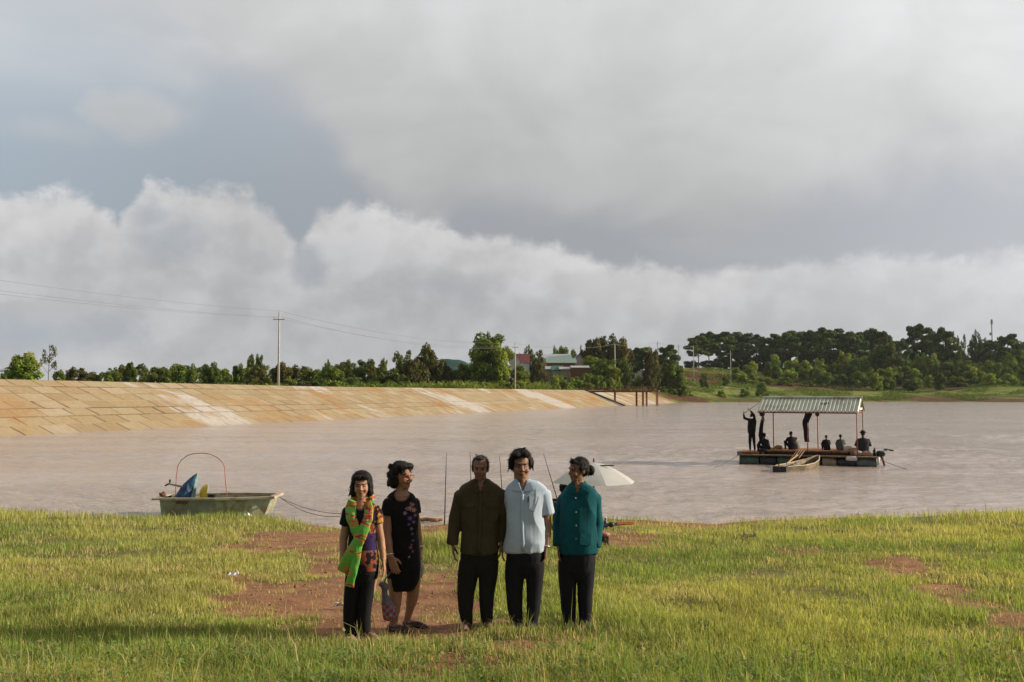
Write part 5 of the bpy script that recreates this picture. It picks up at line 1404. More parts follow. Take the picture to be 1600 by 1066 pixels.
mb.add(P + Q, [(0, 1, 2, 3, 4), (5, 9, 8, 7, 6), (0, 5, 6, 1), (1, 6, 7, 2), (2, 7, 8, 3), (3, 8, 9, 4), (4, 9, 5, 0)]); mb.build('pocket', shirtm, top)
o = MB().tube([surf(825.5, 778, .014), surf(825, 787, .014)], .0055, 6).build('pen', mat('dark_blue_pen', (.02, .02, .07), .3, .1, 3)); o.location = root.location; tag(o, 'dark blue pen clipped to the chest pocket of the pale blue shirt', 'pen')
band(root, J_(857, 826, .02), J_(853, 858, -.03), .95, .031, wht, 'wristwatch', .009)

# ---------------------------------------------------------------- woman in the teal jacket
def hair_bun(E, C):
    E((0, .030, .045), (.084, .098, .084)); E((0, .065, -.01), (.070, .055, .06)); E((0, -.045, .088), (.050, .035, .022)); E((.065, .02, .02), (.022, .055, .035)); E((-.065, .02, .02), (.022, .055, .035))
    E((0, .150, -.018), (.046, .042, .050)); C((0, .09, 0), (0, .14, -.01), .03, .03)
    for i_ in range(6): C((.0 + .01 * i_, -.07, .09), (-.005 + .008 * i_, -.085, .125 + .003 * i_), .004, .0012)
teal = cloth('teal_knit', (.006, .078, .098), .85, .12)
root, top, J_, surf, M4, k = person(dict(cx=901, fy=978, label='woman with hair in a bun and teal buttoned jacket standing rightmost', skin=SK5,
    head=(904, 720.5, 758, -58, 4), neck=(905, 768), hair=hair_bun, hwr=.003,
    torso=[(866, 874, 932, .28), (850, 874, 933, .30), (825, 877, 931, .28), (800, 878, 932, .28), (787, 878, 934, .25), (778, 877, 935, .22), (771, 880, 932, .19), (766, 886, 926, .17), (762, 892, 920, .15), (758, 897, 915, .12)], vneck=('v', 896, 910, 756, 902, 775),
    arms=[dict(pts=[(884, 783, .04), (876, 825, .06), (873, 855, -.02), (873, 872, -.05)], sleeve='long', rs=(.066, .056, .046), n=(1, 0, 0), mir=-1, hk=.95),
          dict(pts=[(928, 781), (935, 825, .04), (930, 856, -.02), (927, 874, -.04)], sleeve='long', rs=(.070, .060, .048), n=(-.6, .8, 0), hk=.98, curl=.3)],
    top=dict(name='jacket', mat=teal, wr=.016, seed=31, ws=6, stretch=(1, 1, .5)),
    legs=[dict(pts=[(888, 885), (889, 925), (891, 966), (889, 980, -.2)], shoe=shoe_blk), dict(pts=[(916, 885), (915, 925), (913, 966), (913, 981, -.2)], shoe=shoe_blk)],
    bottom=dict(name='trousers', mat=navy, pelvis=[(910, 894, 908, .14), (902, 882, 922, .21), (892, 875, 930, .26), (878, 874, 931, .28), (858, 876, 930, .27)],
                legs=[[(975, 890, 9.3), (950, 888.5, 10.3), (930, 887.5, 11), (905, 887, 13), (880, 888, 14.5)], [(975, 914, 8.8), (950, 915, 10.2), (930, 915, 11), (905, 916, 13), (880, 916, 14.5)]])))
collar(root, J_, 905, 762, .066, .064, teal, k, .030, .045)
flap(surf, [(893, 764), (898, 765), (901, 776), (889, 773)], 'collar_flap', teal, top); flap(surf, [(908, 765), (916, 763), (920, 774), (904, 777)], 'collar_flap', teal, top)
for py in (781, 802, 822, 842): MB().ell(surf(899, py, .008), (.008, .004, .008), n=8, m=5).build('button', M['white'] if py == 781 else M['steel'], top)
mb = MB(); P = [surf(905, 834, .008), surf(922, 835, .008), surf(921, 852, .012), surf(905, 851, .012)]; Q = [p + Vector((0, .02, 0)) for p in P]
mb.add(P + Q, [(0, 1, 2, 3), (4, 7, 6, 5), (0, 4, 5, 1), (1, 5, 6, 2), (2, 6, 7, 3), (3, 7, 4, 0)]); mb.build('pocket', teal, top)
# ================================================================== SMALL FIGURES
def small_person(loc, h, face, label, shirt, skin=(.16, .09, .06), pants=(.02, .02, .022), hat=None, hatc=None, pose='squat', lean=.12, group=None, vox=.012, hidn=False, arms='knees', shirtmat=None):
    """seated figure; face = direction it looks at, degrees clockwise from the camera-facing side"""
    o = empty('person', loc, R(face)); tag(o, label, 'person', group)
    s = h / .90
    b_ = MB(); V3 = lambda x, y, z: Vector((x, y, z)) * s
    hipz = .13
    sh = V3(0, -lean, .60)
    M4 = Matrix.Translation(V3(0, -lean - .035, .785)) @ Matrix.Rotation(R(8), 4, 'X') @ Matrix.Scale(s * .95, 4)
    head_shapes(b_, M4)
    b_.capsule(V3(0, -lean, .70), V3(0, -lean, .60), .052 * s, .06 * s)
    secs = [((0, .02 * s, .02 * s), .20 * s, .15 * s, 0), ((0, .01 * s, .15 * s), .195 * s, .145 * s, 0), ((0, -lean * .4 * s, .34 * s), .19 * s, .13 * s, 0), ((0, -lean * .8 * s, .50 * s), .215 * s, .13 * s, 0), ((0, -lean * s, .58 * s), .18 * s, .09 * s, 0), ((0, -lean * s, .63 * s), .09 * s, .065 * s, 0)]
    b_.loft([(c, rx * .86, ry * .86, y) for c, rx, ry, y in secs], 16)
    gb = MB(); gb.loft(secs, 20)
    pb_ = MB(); pb_.loft([((0, .02 * s, -.02 * s), .175 * s, .14 * s, 0), ((0, .01 * s, .16 * s), .16 * s, .12 * s, 0)], 16)
    for sx in (-1, 1):
        kn = V3(sx * .19, -.40, .38); ft = V3(sx * .13, -.48, .02); hp = V3(sx * .09, -.02, .10)
        el = V3(sx * .25, -lean - .10, .36); ha = V3(sx * .13, -.40, .42)
        b_.capsule(hp, kn, .06 * s, .045 * s); b_.capsule(kn, ft, .045 * s, .034 * s); b_.capsule(ft, ft + V3(0, -.14, -.0), .034 * s, .025 * s)
        b_.capsule(V3(sx * .17, -lean, .56), el, .045 * s, .036 * s); b_.capsule(el, ha, .034 * s, .026 * s)
        hand_shapes(b_, ha, ha + V3(-sx * .1, -.10, -.02), (0, 0, -1), s, .5, sx)
        gb.tube([V3(sx * .14, -lean, .58), V3(sx * .17, -lean, .56), el, el.lerp(ha, .75)], [.045 * s, .066 * s, .055 * s, .046 * s], 12)
        pb_.capsule(hp, kn, .082 * s, .064 * s); pb_.capsule(kn, kn.lerp(ft, .85), .062 * s, .046 * s)
    me_ = fuse(b_, vox, 2, 'body'); a = coords(me_); col = np.tile(np.array(skin, float), (len(a), 1)); paint(me_, head_paint(a, col, M4, skin)); me_.materials.append(SKIN); link('body', me_, o)
    g_ = fuse(gb, vox, 2, 'shirt', .008, 9, 3); g_.materials.append(shirtmat or cloth('shirt_cloth', shirt)); link('shirt', g_, o)
    p_ = fuse(pb_, vox, 2, 'trousers', .006, 9, 4); p_.materials.append(cloth('trouser_cloth', pants)); link('trousers', p_, o)
    hb = MB(); T_ = lambda p: M4 @ Vector(p); sc = M4.to_scale()[0]; Rn = M4.to_3x3().normalized()
    hb.ell(T_((0, .028, .045)), [x * sc for x in (.086, .094, .080)], Rn); hb.ell(T_((0, .07, -.01)), [x * sc for x in (.07, .045, .06)], Rn)
    hh_ = fuse(hb, vox * .7, 1, 'hair', .004, 28, 3); hh_.materials.append(HAIR); link('hair', hh_, o)
    if hat:
        q = MB()
        if hat == 'brim':
            q.ell(T_((0, .01, .06)), [x * sc for x in (.10, .11, .085)], Rn); c_ = T_((0, .01, .052)); q.tube([c_, c_ + Vector((0, 0, .015 * sc))], [.17 * sc, .15 * sc], 18)
        else:
            q.ell(T_((0, .01, .065)), [x * sc for x in (.093, .102, .080)], Rn); q.ell(T_((0, -.12, .055)), [x * sc for x in (.06, .06, .010)], Rn)
        q.build('hat', cloth('hat_cloth', hatc), o, smooth=True)
    return o

# ================================================================== FISHING RAFT
RA = R(18); ru = Vector((math.cos(RA), -math.sin(RA), 0)); rv = Vector((math.sin(RA), math.cos(RA), 0)); RC = Vector((13.73, 44.0, 0))
def RP(px, b_, z):
    r_ = (px - 800) / F
    a = (r_ * (RC.y + rv.y * b_) - RC.x - rv.x * b_) / (ru.x - r_ * ru.y)
    p = RC + ru * a + rv * b_; p.z = z; return p
ROT = Matrix.Rotation(-RA, 3, 'Z')
raft = empty('fishing_raft', (RC.x, RC.y, WATER)); tag(raft, 'roofed wooden fishing raft floating on drums in the lake', 'raft')
def rpart(mb, name, mt, smooth=False, parent=None):
    o = mb.build(name, mt, parent or raft, smooth=smooth)
    if parent is None: o.location = -raft.location
    return o
DK, UP = -.56, -.36       # top of the lower deck and of the raised platform
def obox(mb, pa_, pb_, b0, b1, z0, z1):
    P = [RP(pa_, b0, z0), RP(pb_, b0, z0), RP(pb_, b1, z0), RP(pa_, b1, z0)]; Q = [p + Vector((0, 0, z1 - z0)) for p in P]
    mb.add(P + Q, [(3, 2, 1, 0), (4, 5, 6, 7), (0, 1, 5, 4), (1, 2, 6, 5), (2, 3, 7, 6), (3, 0, 4, 7)])
for k in range(6):
    b0 = -.15 + k * .5
    obox(q := MB(), 1150 + (k % 2) * 3, 1368 - (k % 3), b0, b0 + .40, DK - .05, DK); rpart(q, 'plank', M['darkwood'] if k else M['wood'])
q = MB()
for px in (1160, 1190, 1225, 1262, 1300, 1335, 1362): obox(q, px, px + 4, -.1, 2.8, DK - .17, DK - .053)
rpart(q, 'crossbeam', M['darkwood'])
q = MB(); obox(q, 1156, 1366, .06, .16, DK - .42, DK - .175); obox(q, 1156, 1366, 2.5, 2.6, DK - .42, DK - .175); rpart(q, 'longbeam', M['darkwood'])
for k in range(5):
    obox(q := MB(), 1196 + k, 1324 - k, .35 + k * .46, .35 + k * .46 + .43, UP - .06, UP); rpart(q, 'platform_board', M['deckwood'])
q = MB(); obox(q, 1198, 1322, .40, .46, DK + .002, UP - .063); obox(q, 1198, 1322, 2.5, 2.6, DK + .002, UP - .063); rpart(q, 'platform_frame', M['darkwood'])
obox(q := MB(), 1157, 1192, .3, 1.9, DK + .004, DK + .10); rpart(q, 'step_board', M['deckwood'])
dm = {'green': mat('drum_green', (.06, .10, .07), .5, .2, 3), 'grey': mat('drum_bluegrey', (.10, .13, .13), .5, .2, 3), 'dark': mat('drum_dark', (.02, .025, .035), .5, .2, 3), 'beige': mat('drum_beige', (.30, .25, .17), .6, .2, 3), 'white': mat('drum_white', (.6, .58, .56), .5, .1, 3)}
for pa_, pb_, c_, lab in ((1154, 1184, 'green', 'green'), (1186, 1211, 'dark', 'dark'), (1213, 1236, 'green', 'green'), (1238, 1260, 'dark', 'dark'), (1262, 1280, 'dark', 'dark'), (1282, 1304, 'beige', 'beige'), (1306, 1334, 'dark', 'dark'), (1335, 1367, 'grey', 'blue grey')):
    for b_ in (.18, 2.3):
        A_, B_ = RP(pa_, b_, -.87), RP(pb_, b_, -.87); d = (B_ - A_).normalized(); L_ = (B_ - A_).length
        q = MB(); q.tube([A_, A_ + d * .03, A_ + d * .05, A_ + d * L_ * .33, A_ + d * (L_ * .33 + .03), A_ + d * (L_ * .33 + .06), A_ + d * L_ * .66, A_ + d * (L_ * .66 + .03), A_ + d * (L_ * .66 + .06), B_ - d * .05, B_ - d * .03, B_],
                         [.25, .29, .28, .28, .295, .28, .28, .295, .28, .28, .29, .25], 18)
        od = rpart(q, 'float_drum', dm[c_], True); od['label'] = lab + ' float drum under the deck'
q = MB(); A_ = RP(1319, -.1, -.66); q.tube([A_, A_ + ru * .06, A_ + ru * .42, A_ + ru * .48], [.07, .11, .11, .07], 12); rpart(q, 'canister', dm['white'], True)
# roof, turned a little against the deck
RB = R(27); su = Vector((math.cos(RB), -math.sin(RB), 0)); sv = Vector((math.sin(RB), math.cos(RB), 0))
FR = RP(1337, .1, 0); EZ, RZ = 1.46, 2.03
def solveL(px):
    r_ = (px - 800) / F; return (FR.x - r_ * FR.y) / (su.x - r_ * su.y)
LR = solveL(1183); WR = 2.1
def rf_(a, b_, z): p = FR - su * a + sv * b_; p.z = z; return p
tin = mat('corrugated_roof', (.52, .55, .45), .45, .10, 1.5, metal=.1, dirt=(.25, .20, .14), dirt_amt=.5, dscale=1.2)
nC = 26; q = MB(); vs = []; fs = []
NS = nC * 8
for side in (0, 1):
    off = len(vs)
    for i_ in range(NS + 1):
        a = -.12 + (LR + .12) * i_ / NS
        ph = (i_ / 8) % 1; cz = .075 * (1 if .30 < ph < .5 else (0 if ph > .62 or ph < .18 else .5))
        if side == 0: P_ = (rf_(a, -.10, EZ - .05), rf_(a, WR / 2, RZ))
        else: P_ = (rf_(a, WR + .10, EZ - .05), rf_(a, WR / 2, RZ))
        for p in P_: vs.append(p + Vector((0, 0, cz)))
    for i_ in range(NS): fs.append((off + 2 * i_, off + 2 * i_ + 1, off + 2 * i_ + 3, off + 2 * i_ + 2))
q.add(vs, fs); rfo = rpart(q, 'roof', tin)
s_ = rfo.modifiers.new('s', 'SOLIDIFY'); s_.thickness = .012
q = MB(); q.tube([rf_(-.14, WR / 2, RZ + .05), rf_(LR, WR / 2, RZ + .05)], .05, 6); c_ = rpart(q, 'ridge_cap', tin, parent=rfo)
q = MB(); A_ = rf_(LR * .33, .55, EZ + .33); q.box(A_, (.35, .05, .03), Matrix.Rotation(-RB, 3, 'Z')); q.box(A_ + Vector((.12, 0, .04)), (.12, .05, .05)); rpart(q, 'roof_hook', M['black'], parent=rfo)
rm = M['redtube']; q = MB()
for a in (0, LR * .5, LR - .1):
    q.tube([rf_(a, 0, EZ - .06), rf_(a, WR / 2, RZ - .05), rf_(a, WR, EZ - .06), rf_(a, 0, EZ - .06)], .028, 6); q.tube([rf_(a, WR / 2, RZ - .05), rf_(a, WR / 2, EZ - .06)], .022, 6)
for b_ in (0, WR): q.tube([rf_(0, b_, EZ - .09), rf_(LR, b_, EZ - .09)], .025, 6)
rpart(q, 'roof_frame', rm)
q = MB(); q.box(rf_(-.03, WR / 2, EZ + .10), (.05, WR * .55, .10), Matrix.Rotation(-RB, 3, 'Z')); rpart(q, 'gable_board', M['white'])
def post(a, b_): q = MB(); q.tube([rf_(a, b_, DK + .004), rf_(a, b_, EZ - .05)], .024, 8); rpart(q, 'post', rm, True)
def solveA(px, b_):
    r_ = (px - 800) / F; o_ = FR + sv * b_; return (o_.x - r_ * o_.y) / (su.x - r_ * su.y)
for a, b_ in ((0, 0), (solveA(1260, 0), 0), (solveA(1207, 0), 0), (0, WR), (solveA(1276, WR), WR)): post(a, b_)
# hanging things
hangm = cloth('dark_hanging_cloth', (.016, .014, .018)); hangt = cloth('tan_cloth', (.22, .14, .09))
def hang(px, b_, pts, name, label, cat, mt, seed, sub=None):
    a0 = solveA(px, b_); top_ = rf_(a0, b_, EZ - .06)
    o = empty(name, top_); tag(o, label, cat)
    q = MB(); kk = top_.y / F
    q.loft([((dx * kk, 0, -dz * kk), rx * kk, rx * kk * .7, 0) for dz, dx, rx in pts], 14, 2.0)
    m_ = fuse(q, .014, 1, 'cloth', .014, 8, seed, stretch=(1, 1, .3)); m_.materials.append(mt); link('cloth', m_, o); return o
hang(1189, .1, [(44, -1.5, 2.4), (36, -1.8, 3.3), (26, -1.2, 3.0), (16, .4, 2.6), (12, .8, 2.0)], 'hanging_jacket', 'long dark garment hanging at the left end of the raft roof', 'garment', hangm, 3)
hang(1190, .1, [(15, 1.0, 1.8), (12, .8, 2.3), (7, .6, 1.6), (0, .4, .8)], 'hanging_cloth', 'tan cloth tied above the long dark garment at the left roof end', 'cloth', hangt, 4)
hang(1258, .05, [(46, 1.2, 3.6), (38, .4, 3.8), (26, -.2, 4.0), (18, -1.0, 4.4), (13, .0, 5.2), (8, 2.2, 5.0), (3, 4.0, 5.5), (0, 3.8, 5.0)], 'hanging_garment', 'long black garment hanging from the middle of the raft roof', 'garment', hangm, 5)
for px, r_, lab in ((1190, 4.3, 'round black net bundle hanging under the left end of the raft roof'), (1276, 3.4, 'round black net bundle hanging beside the rear middle post')):
    p = rf_(solveA(px, .15), .15, EZ - .12); kk = p.y / F; o = empty('net_bundle', p); tag(o, lab, 'net bundle')
    q = MB(); q.ell((0, 0, -.03), (r_ * kk, r_ * kk * .9, r_ * kk)); m_ = fuse(q, .015, 1, 'net', .02, 14, 7); m_.materials.append(M['black']); link('net', m_, o)
# people on the raft
GP = 'anglers on the raft'
def on_raft(px, b_, z, hpx, face, lab, shirt, **kw):
    p = RP(px, b_, z); return small_person(p, hpx * p.y / F, face, lab, shirt, group=None, **kw)
on_raft(1197, .75, DK, 32, 200, 'crouching angler in dark clothes at the left end of the raft beside the standing one', (.018, .017, .022), lean=.22)
on_raft(1236, 1.0, UP, 28, 190, 'seated angler in dark shirt on the platform, left of the middle hanging garment', (.018, .016, .022))
on_raft(1290, 1.1, UP, 23, 178, 'seated angler in dark shirt with a white spot at the elbow, right of the middle', (.022, .018, .024))
on_raft(1312, 1.1, UP, 24, 172, 'seated angler in grey shirt and cap near the right posts', (.10, .11, .10), hat='cap', hatc=(.05, .05, .05), skin=(.2, .11, .08), pants=(.2, .16, .13))
on_raft(1347, .8, DK, 38, 165, 'large angler with round hat seated at the right end of the raft', (.035, .036, .042), hat='brim', hatc=(.03, .03, .035), pants=(.22, .16, .12), lean=.16)
on_raft(1244, 1.6, UP, 18, 210, 'small pale figure half hidden right of the seated angler in dark shirt', (.20, .18, .16), skin=(.3, .18, .12), pants=(.15, .13, .12))
# standing angler
p = RP(1173, .6, DK + .12); px0, fy0 = 1173, 704.5
fg = Fig(px0, fy0, loc=p); J_ = fg.J; k = fg.k
o = empty('person', p); tag(o, 'standing angler in dark clothes lifting a rod with both hands', 'person')
b_ = MB(); sc = .24 / .238
M4 = Matrix.Translation(J_(1173.5, 648.5) + Vector((0, 0, -.02))) @ Matrix.Rotation(R(-150), 4, 'Z') @ Matrix.Rotation(R(-15), 4, 'X')
head_shapes(b_, M4)
tor = [(676, 1167, 1179, .24), (668, 1167, 1179.5, .26), (660, 1167.5, 1180.5, .26), (656.5, 1168, 1180.5, .22), (654, 1170, 1178, .14)]
secs = [flatring(J_, *t_) for t_ in tor]; b_.loft([(c, rx * .86, ry * .86, y) for c, rx, ry, y in secs], 16)
gb = MB(); gb.loft(secs, 20); pb_ = MB()
pb_.loft([flatring(J_, 682, 1168.5, 1178.5, .2), flatring(J_, 675, 1168, 1178.5, .22)], 16)
LA = [J_(1169.5, 656), J_(1162, 653.5), J_(1161, 647)]; RAa = [J_(1177.5, 656, -.05), J_(1175.5, 648, -.16), J_(1170.2, 641.5, -.1)]
for A_, n__, mi_ in ((LA, (1, 0, 0), -1), (RAa, (-1, 0, 0), 1)):
    b_.capsule(A_[0], A_[1], .045, .038); b_.capsule(A_[1], A_[2], .036, .026); hand_shapes(b_, A_[2], A_[2] + (A_[2] - A_[1]).normalized() * .1, n__, .95, .9, mi_)
    gb.tube([A_[0] + Vector((0, 0, -.02)), A_[0], A_[1], A_[1].lerp(A_[2], .85)], [.05, .068, .056, .045], 12)
for hx_, kx, ax in ((1170.8, 1170.2, 1170.4), (1176, 1176.6, 1177.6)):
    b_.capsule(J_(hx_, 680), J_(kx, 690), .07, .05); b_.capsule(J_(kx, 690), J_(ax, 702), .05, .036); b_.capsule(J_(ax, 703), J_(ax - 2.0, 704) + Vector((0, -.1, .02)), .038, .03)
    pb_.capsule(J_(hx_, 679), J_(kx, 690), .088, .068); pb_.capsule(J_(kx, 690), J_(ax, 700.5), .066, .050)
me_ = fuse(b_, .010, 2, 'body'); a = coords(me_); col = np.tile(np.array([.16, .09, .06]), (len(a), 1)); paint(me_, col); me_.materials.append(SKIN); link('body', me_, o)
g_ = fuse(gb, .012, 2, 'shirt', .006, 9, 3); g_.materials.append(cloth('dark_shirt', (.018, .016, .018))); link('shirt', g_, o)
p_ = fuse(pb_, .012, 2, 'trousers', .006, 9, 4); p_.materials.append(navy); link('trousers', p_, o)
hb = MB(); hb.ell(M4 @ Vector((0, .028, .045)), (.088, .096, .082)); hh_ = fuse(hb, .01, 1, 'hair', .004, 28, 3); hh_.materials.append(HAIR); link('hair', hh_, o)
rodm = mat('dark_rod', (.03, .025, .02), .4, .1, 3)
ROD = lambda lab, A_, B_, r0, r1: tag(MB().tube([A_, A_.lerp(B_, .5) , B_], [r0, (r0 + r1) / 2, r1], 6).build('fishing_rod', rodm), lab, 'fishing rod')
g0 = p + J_(1161, 646.5); g1 = p + J_(1170.2, 639.5, -.1)
ROD('short rod held overhead by the standing angler on the raft', g0 - (g1 - g0) * .1, g0 + (g1 - g0) * 2.6, .016, .007)
# gear on the raft
def gear(px, b_, z, w_, h_, d_, c_, name, lab, seed=1, cat=None):
    p = RP(px, b_, z); q = MB(); o = empty(name, p); tag(o, lab, cat or name.replace('_', ' '))
    q.box((0, 0, h_ * .35), (w_ * .8, d_ * .8, h_ * .6)); q.ell((0, 0, h_ * .55), (w_ / 2, d_ / 2, h_ * .45)); q.ell((w_ * .2, 0, h_ * .3), (w_ * .35, d_ / 2, h_ * .3))
    m_ = fuse(q, .018, 1, 'sack', .02, 9, seed); m_.materials.append(cloth(name + '_cloth', c_)); link('sack', m_, o)
gear(1204, .9, DK, .5, .28, .4, (.35, .40, .08), 'yellow_bag', 'bright yellow green bag beside the crouching angler', 2, 'bag')
gear(1214, 1.0, UP, .34, .20, .3, (.32, .20, .12), 'tan_bag', 'tan bag with dark top on the platform right of the crouching angler', 3, 'bag')
gear(1323, .9, DK, .42, .42, .35, (.55, .50, .45), 'white_sack', 'white sack between the grey shirted angler and the right posts', 4, 'sack')
gear(1331, .7, DK, .5, .34, .4, (.34, .20, .12), 'tan_sack', 'tan sack leaning on the front right post', 5, 'sack')
gear(1338, .5, DK, .4, .22, .35, (.45, .38, .34), 'pale_bag', 'pale bag at the feet of the large angler with round hat', 6, 'bag')
gear(1351, .45, DK, .42, .2, .3, (.40, .25, .2), 'pink_bag', 'pinkish bag right of the pale bag at the raft end', 7, 'bag')
gear(1190, .5, DK, .5, .25, .4, (.025, .02, .02), 'dark_bag', 'black bag at the foot of the crouching angler', 8, 'bag')
q = MB(); A_ = RP(1364, .5, DK); q.tube([A_, A_ + Vector((0, 0, .28)), A_ + Vector((0, 0, .30)), A_ + Vector((0, 0, .38))], [.075, .075, .03, .03], 12); o = empty('bottle', A_); tag(o, 'dark upright bottle at the right end of the raft deck', 'bottle'); c_ = q.build('glass', M['black'], o, smooth=True); c_.location = -A_
# outboard motor
A_ = RP(1371, .9, DK); o = empty('outboard_motor', A_); tag(o, 'black outboard motor with pale cap tilted on the right end of the raft', 'motor')
q = MB(); q.ell((.05, 0, .08), (.24, .17, .16)); q.box((-.05, 0, -.1), (.12, .2, .3)); m_ = fuse(q, .015, 2, 'cowling'); m_.materials.append(M['black']); link('cowling', m_, o)
q = MB(); q.ell((.12, -.02, .21), (.16, .10, .05)); q.build('cap', M['white'], o, smooth=True)
q = MB(); q.tube([(.1, 0, 0), (.2, -.05, -.4), (.22, -.05, -.62)], [.06, .05, .04], 10); q.box((.24, -.05, -.55), (.25, .04, .12)); q.build('leg', M['rust'], o, smooth=True)
q = MB(); q.tube([(.1, 0, .15), (.35, -.1, .28), (.52, -.12, .26)], [.025, .02, .03], 8); q.ell((.28, -.08, .29), (.13, .05, .035)); q.ell((.52, -.12, .24), (.12, .05, .04)); q.build('tiller', M['black'], o, smooth=True)
q = MB(); q.tube([(-.12, -.12, -.05), (-.12, -.12, -.42)], [.09, .085], 12); q.build('fuel_can', dm['white'], o, smooth=True)
# mooring lines
def rope(A_, B_, sag, lab, r_=.012, mt=None):
    pts = []
    for i_ in range(17): t_ = i_ / 16; p = A_.lerp(B_, t_); p.z -= sag * 4 * t_ * (1 - t_); pts.append(p)
    tag(MB().tube(pts, r_, 6).build('rope', mt or M['rope']), lab, 'rope')
rope(RP(1152, 0, DK - .05), at(1106, 728, 41.5).xy.to_3d() + Vector((0, 0, WATER - .05)), .05, 'mooring rope running from the left end of the raft into the water')
rope(RP(1374, .5, -.72), at(1432, 735, 41).xy.to_3d() + Vector((0, 0, WATER - .05)), .05, 'mooring rope running from the right end of the raft into the water')
# poles leaning from the platform into the rowboat
for k_, (a_, b__) in enumerate((((1249, 704), (1238, 719)), ((1253, 704), (1243, 718)), ((1245, 705), (1234, 720)), ((1257, 704), (1248, 716)))):
    A_ = at(a_[0], a_[1], 43.6); B_ = at(b__[0], b__[1], 42.3)
    q = MB().tube([A_, B_], .026, 6).build('bamboo_pole', mat('brown_bamboo', (.22, .12, .06), .7, .3, 5)); tag(q, 'brown bamboo pole leaning from the raft into the rowboat, %s from the left' % ('second', 'third', 'first', 'fourth')[k_], 'pole', 'poles leaning into the rowboat')

# ---------------------------------------------------------------- rowboat beside the raft
A_ = Vector((*at(1221, 737, 40.3).xy, WATER)); B_ = Vector((*at(1279, 728, 43.2).xy, WATER)); d = (B_ - A_); L_ = d.length; d.normalize(); s_ = Vector((d.y, -d.x, 0))
rb_o = empty('rowboat', (A_ + B_) / 2); tag(rb_o, 'small open wooden rowboat with dark blunt end tied before the raft', 'boat')
secs = [(0, .28, .22, .20), (.12, .40, .23, .30), (.35, .50, .22, .36), (.6, .48, .26, .34), (.82, .32, .34, .20), (.97, .10, .46, .05), (1.0, .03, .49, .01)]
def hullshell(mb, secs, A_, d, s_, L_, inn=0.0, z0=-.12):
    R_ = []
    for t_, w_, zt, wb in secs:
        c_ = A_ + d * (t_ * L_); w2, wb2 = w_ - inn, max(wb - inn, .005)
        R_.append([c_ + s_ * w2 + Vector((0, 0, zt)), c_ + s_ * wb2 + Vector((0, 0, z0 + inn)), c_ - s_ * wb2 + Vector((0, 0, z0 + inn)), c_ - s_ * w2 + Vector((0, 0, zt))])
    return R_
lo = (A_ + B_) / 2
R_o = hullshell(None, secs, A_, d, s_, L_); R_i = hullshell(None, secs, A_, d, s_, L_, .025)
q = MB(); n4 = 4; vs = [p - lo for r_ in R_o for p in r_] + [p - lo for r_ in R_i for p in r_]; off = 4 * len(secs); fs = []
for i_ in range(len(secs) - 1):
    for j in range(3):
        fs.append((i_ * 4 + j, i_ * 4 + j + 1, (i_ + 1) * 4 + j + 1, (i_ + 1) * 4 + j)); fs.append((off + i_ * 4 + j, off + (i_ + 1) * 4 + j, off + (i_ + 1) * 4 + j + 1, off + i_ * 4 + j + 1))
    for j in (0, 3): fs.append((i_ * 4 + j, (i_ + 1) * 4 + j, off + (i_ + 1) * 4 + j, off + i_ * 4 + j))
fs.append((0, 1, 2, 3)); fs.append((off, off + 3, off + 2, off + 1)); q.add(vs, fs)
q.build('hull', mat('worn_boat_wood', (.15, .11, .07), .75, .4, 3, .3, 20, dirt=(.33, .28, .21), dirt_amt=.6, dscale=2), rb_o)
q = MB()
for j, sg in ((0, 1), (3, -1)): q.tube([r_[j] - lo + Vector((0, 0, .01)) for r_ in R_o], .022, 6)
q.tube([R_o[0][0] - lo, R_o[0][3] - lo], .022, 6); q.build('gunwale', mat('pale_gunwale', (.42, .36, .26), .7, .2, 4), rb_o)
for t_ in (.25, .5, .74):
    c_ = A_ + d * (t_ * L_) - lo; MB().box(c_ + Vector((0, 0, .15)), (.20, .84 if t_ < .6 else .66, .03), Matrix((d, s_, Vector((0, 0, 1)))).transposed()).build('thwart', M['darkwood'], rb_o)
q = MB(); q.box(A_ - d * .10 - lo + Vector((0, 0, .1)), (.18, .60, .26), Matrix((d, s_, Vector((0, 0, 1)))).transposed()); q.build('stern_block', M['darkwood'], rb_o)
q = tag(MB().tube([A_ + d * .5 + Vector((0, 0, .30)), A_ + d * 1.6 + Vector((0, 0, .62))], [.03, .03], 8).build('oar', mat('yellow_oar', (.45, .30, .10), .6, .2, 4)), 'yellow wooden oar resting in the rowboat', 'oar')
q = tag(MB().tube([A_ + d * .9 + s_ * .2 + Vector((0, 0, .34)), A_ + d * 2.9 + s_ * .05 + Vector((0, 0, .46))], [.02, .02], 8).build('oar', M['wood']), 'brown pole lying lengthwise in the rowboat', 'oar')

# ================================================================== METAL BOAT AT THE BANK
def BX(px, Y): return (px - 800) / F * Y
YB = 25.75
bo = empty('metal_boat', (BX(340, YB), YB, WATER)); tag(bo, 'flat green metal boat with cream rim moored at the grassy bank', 'boat'); lo = Vector(bo.location)
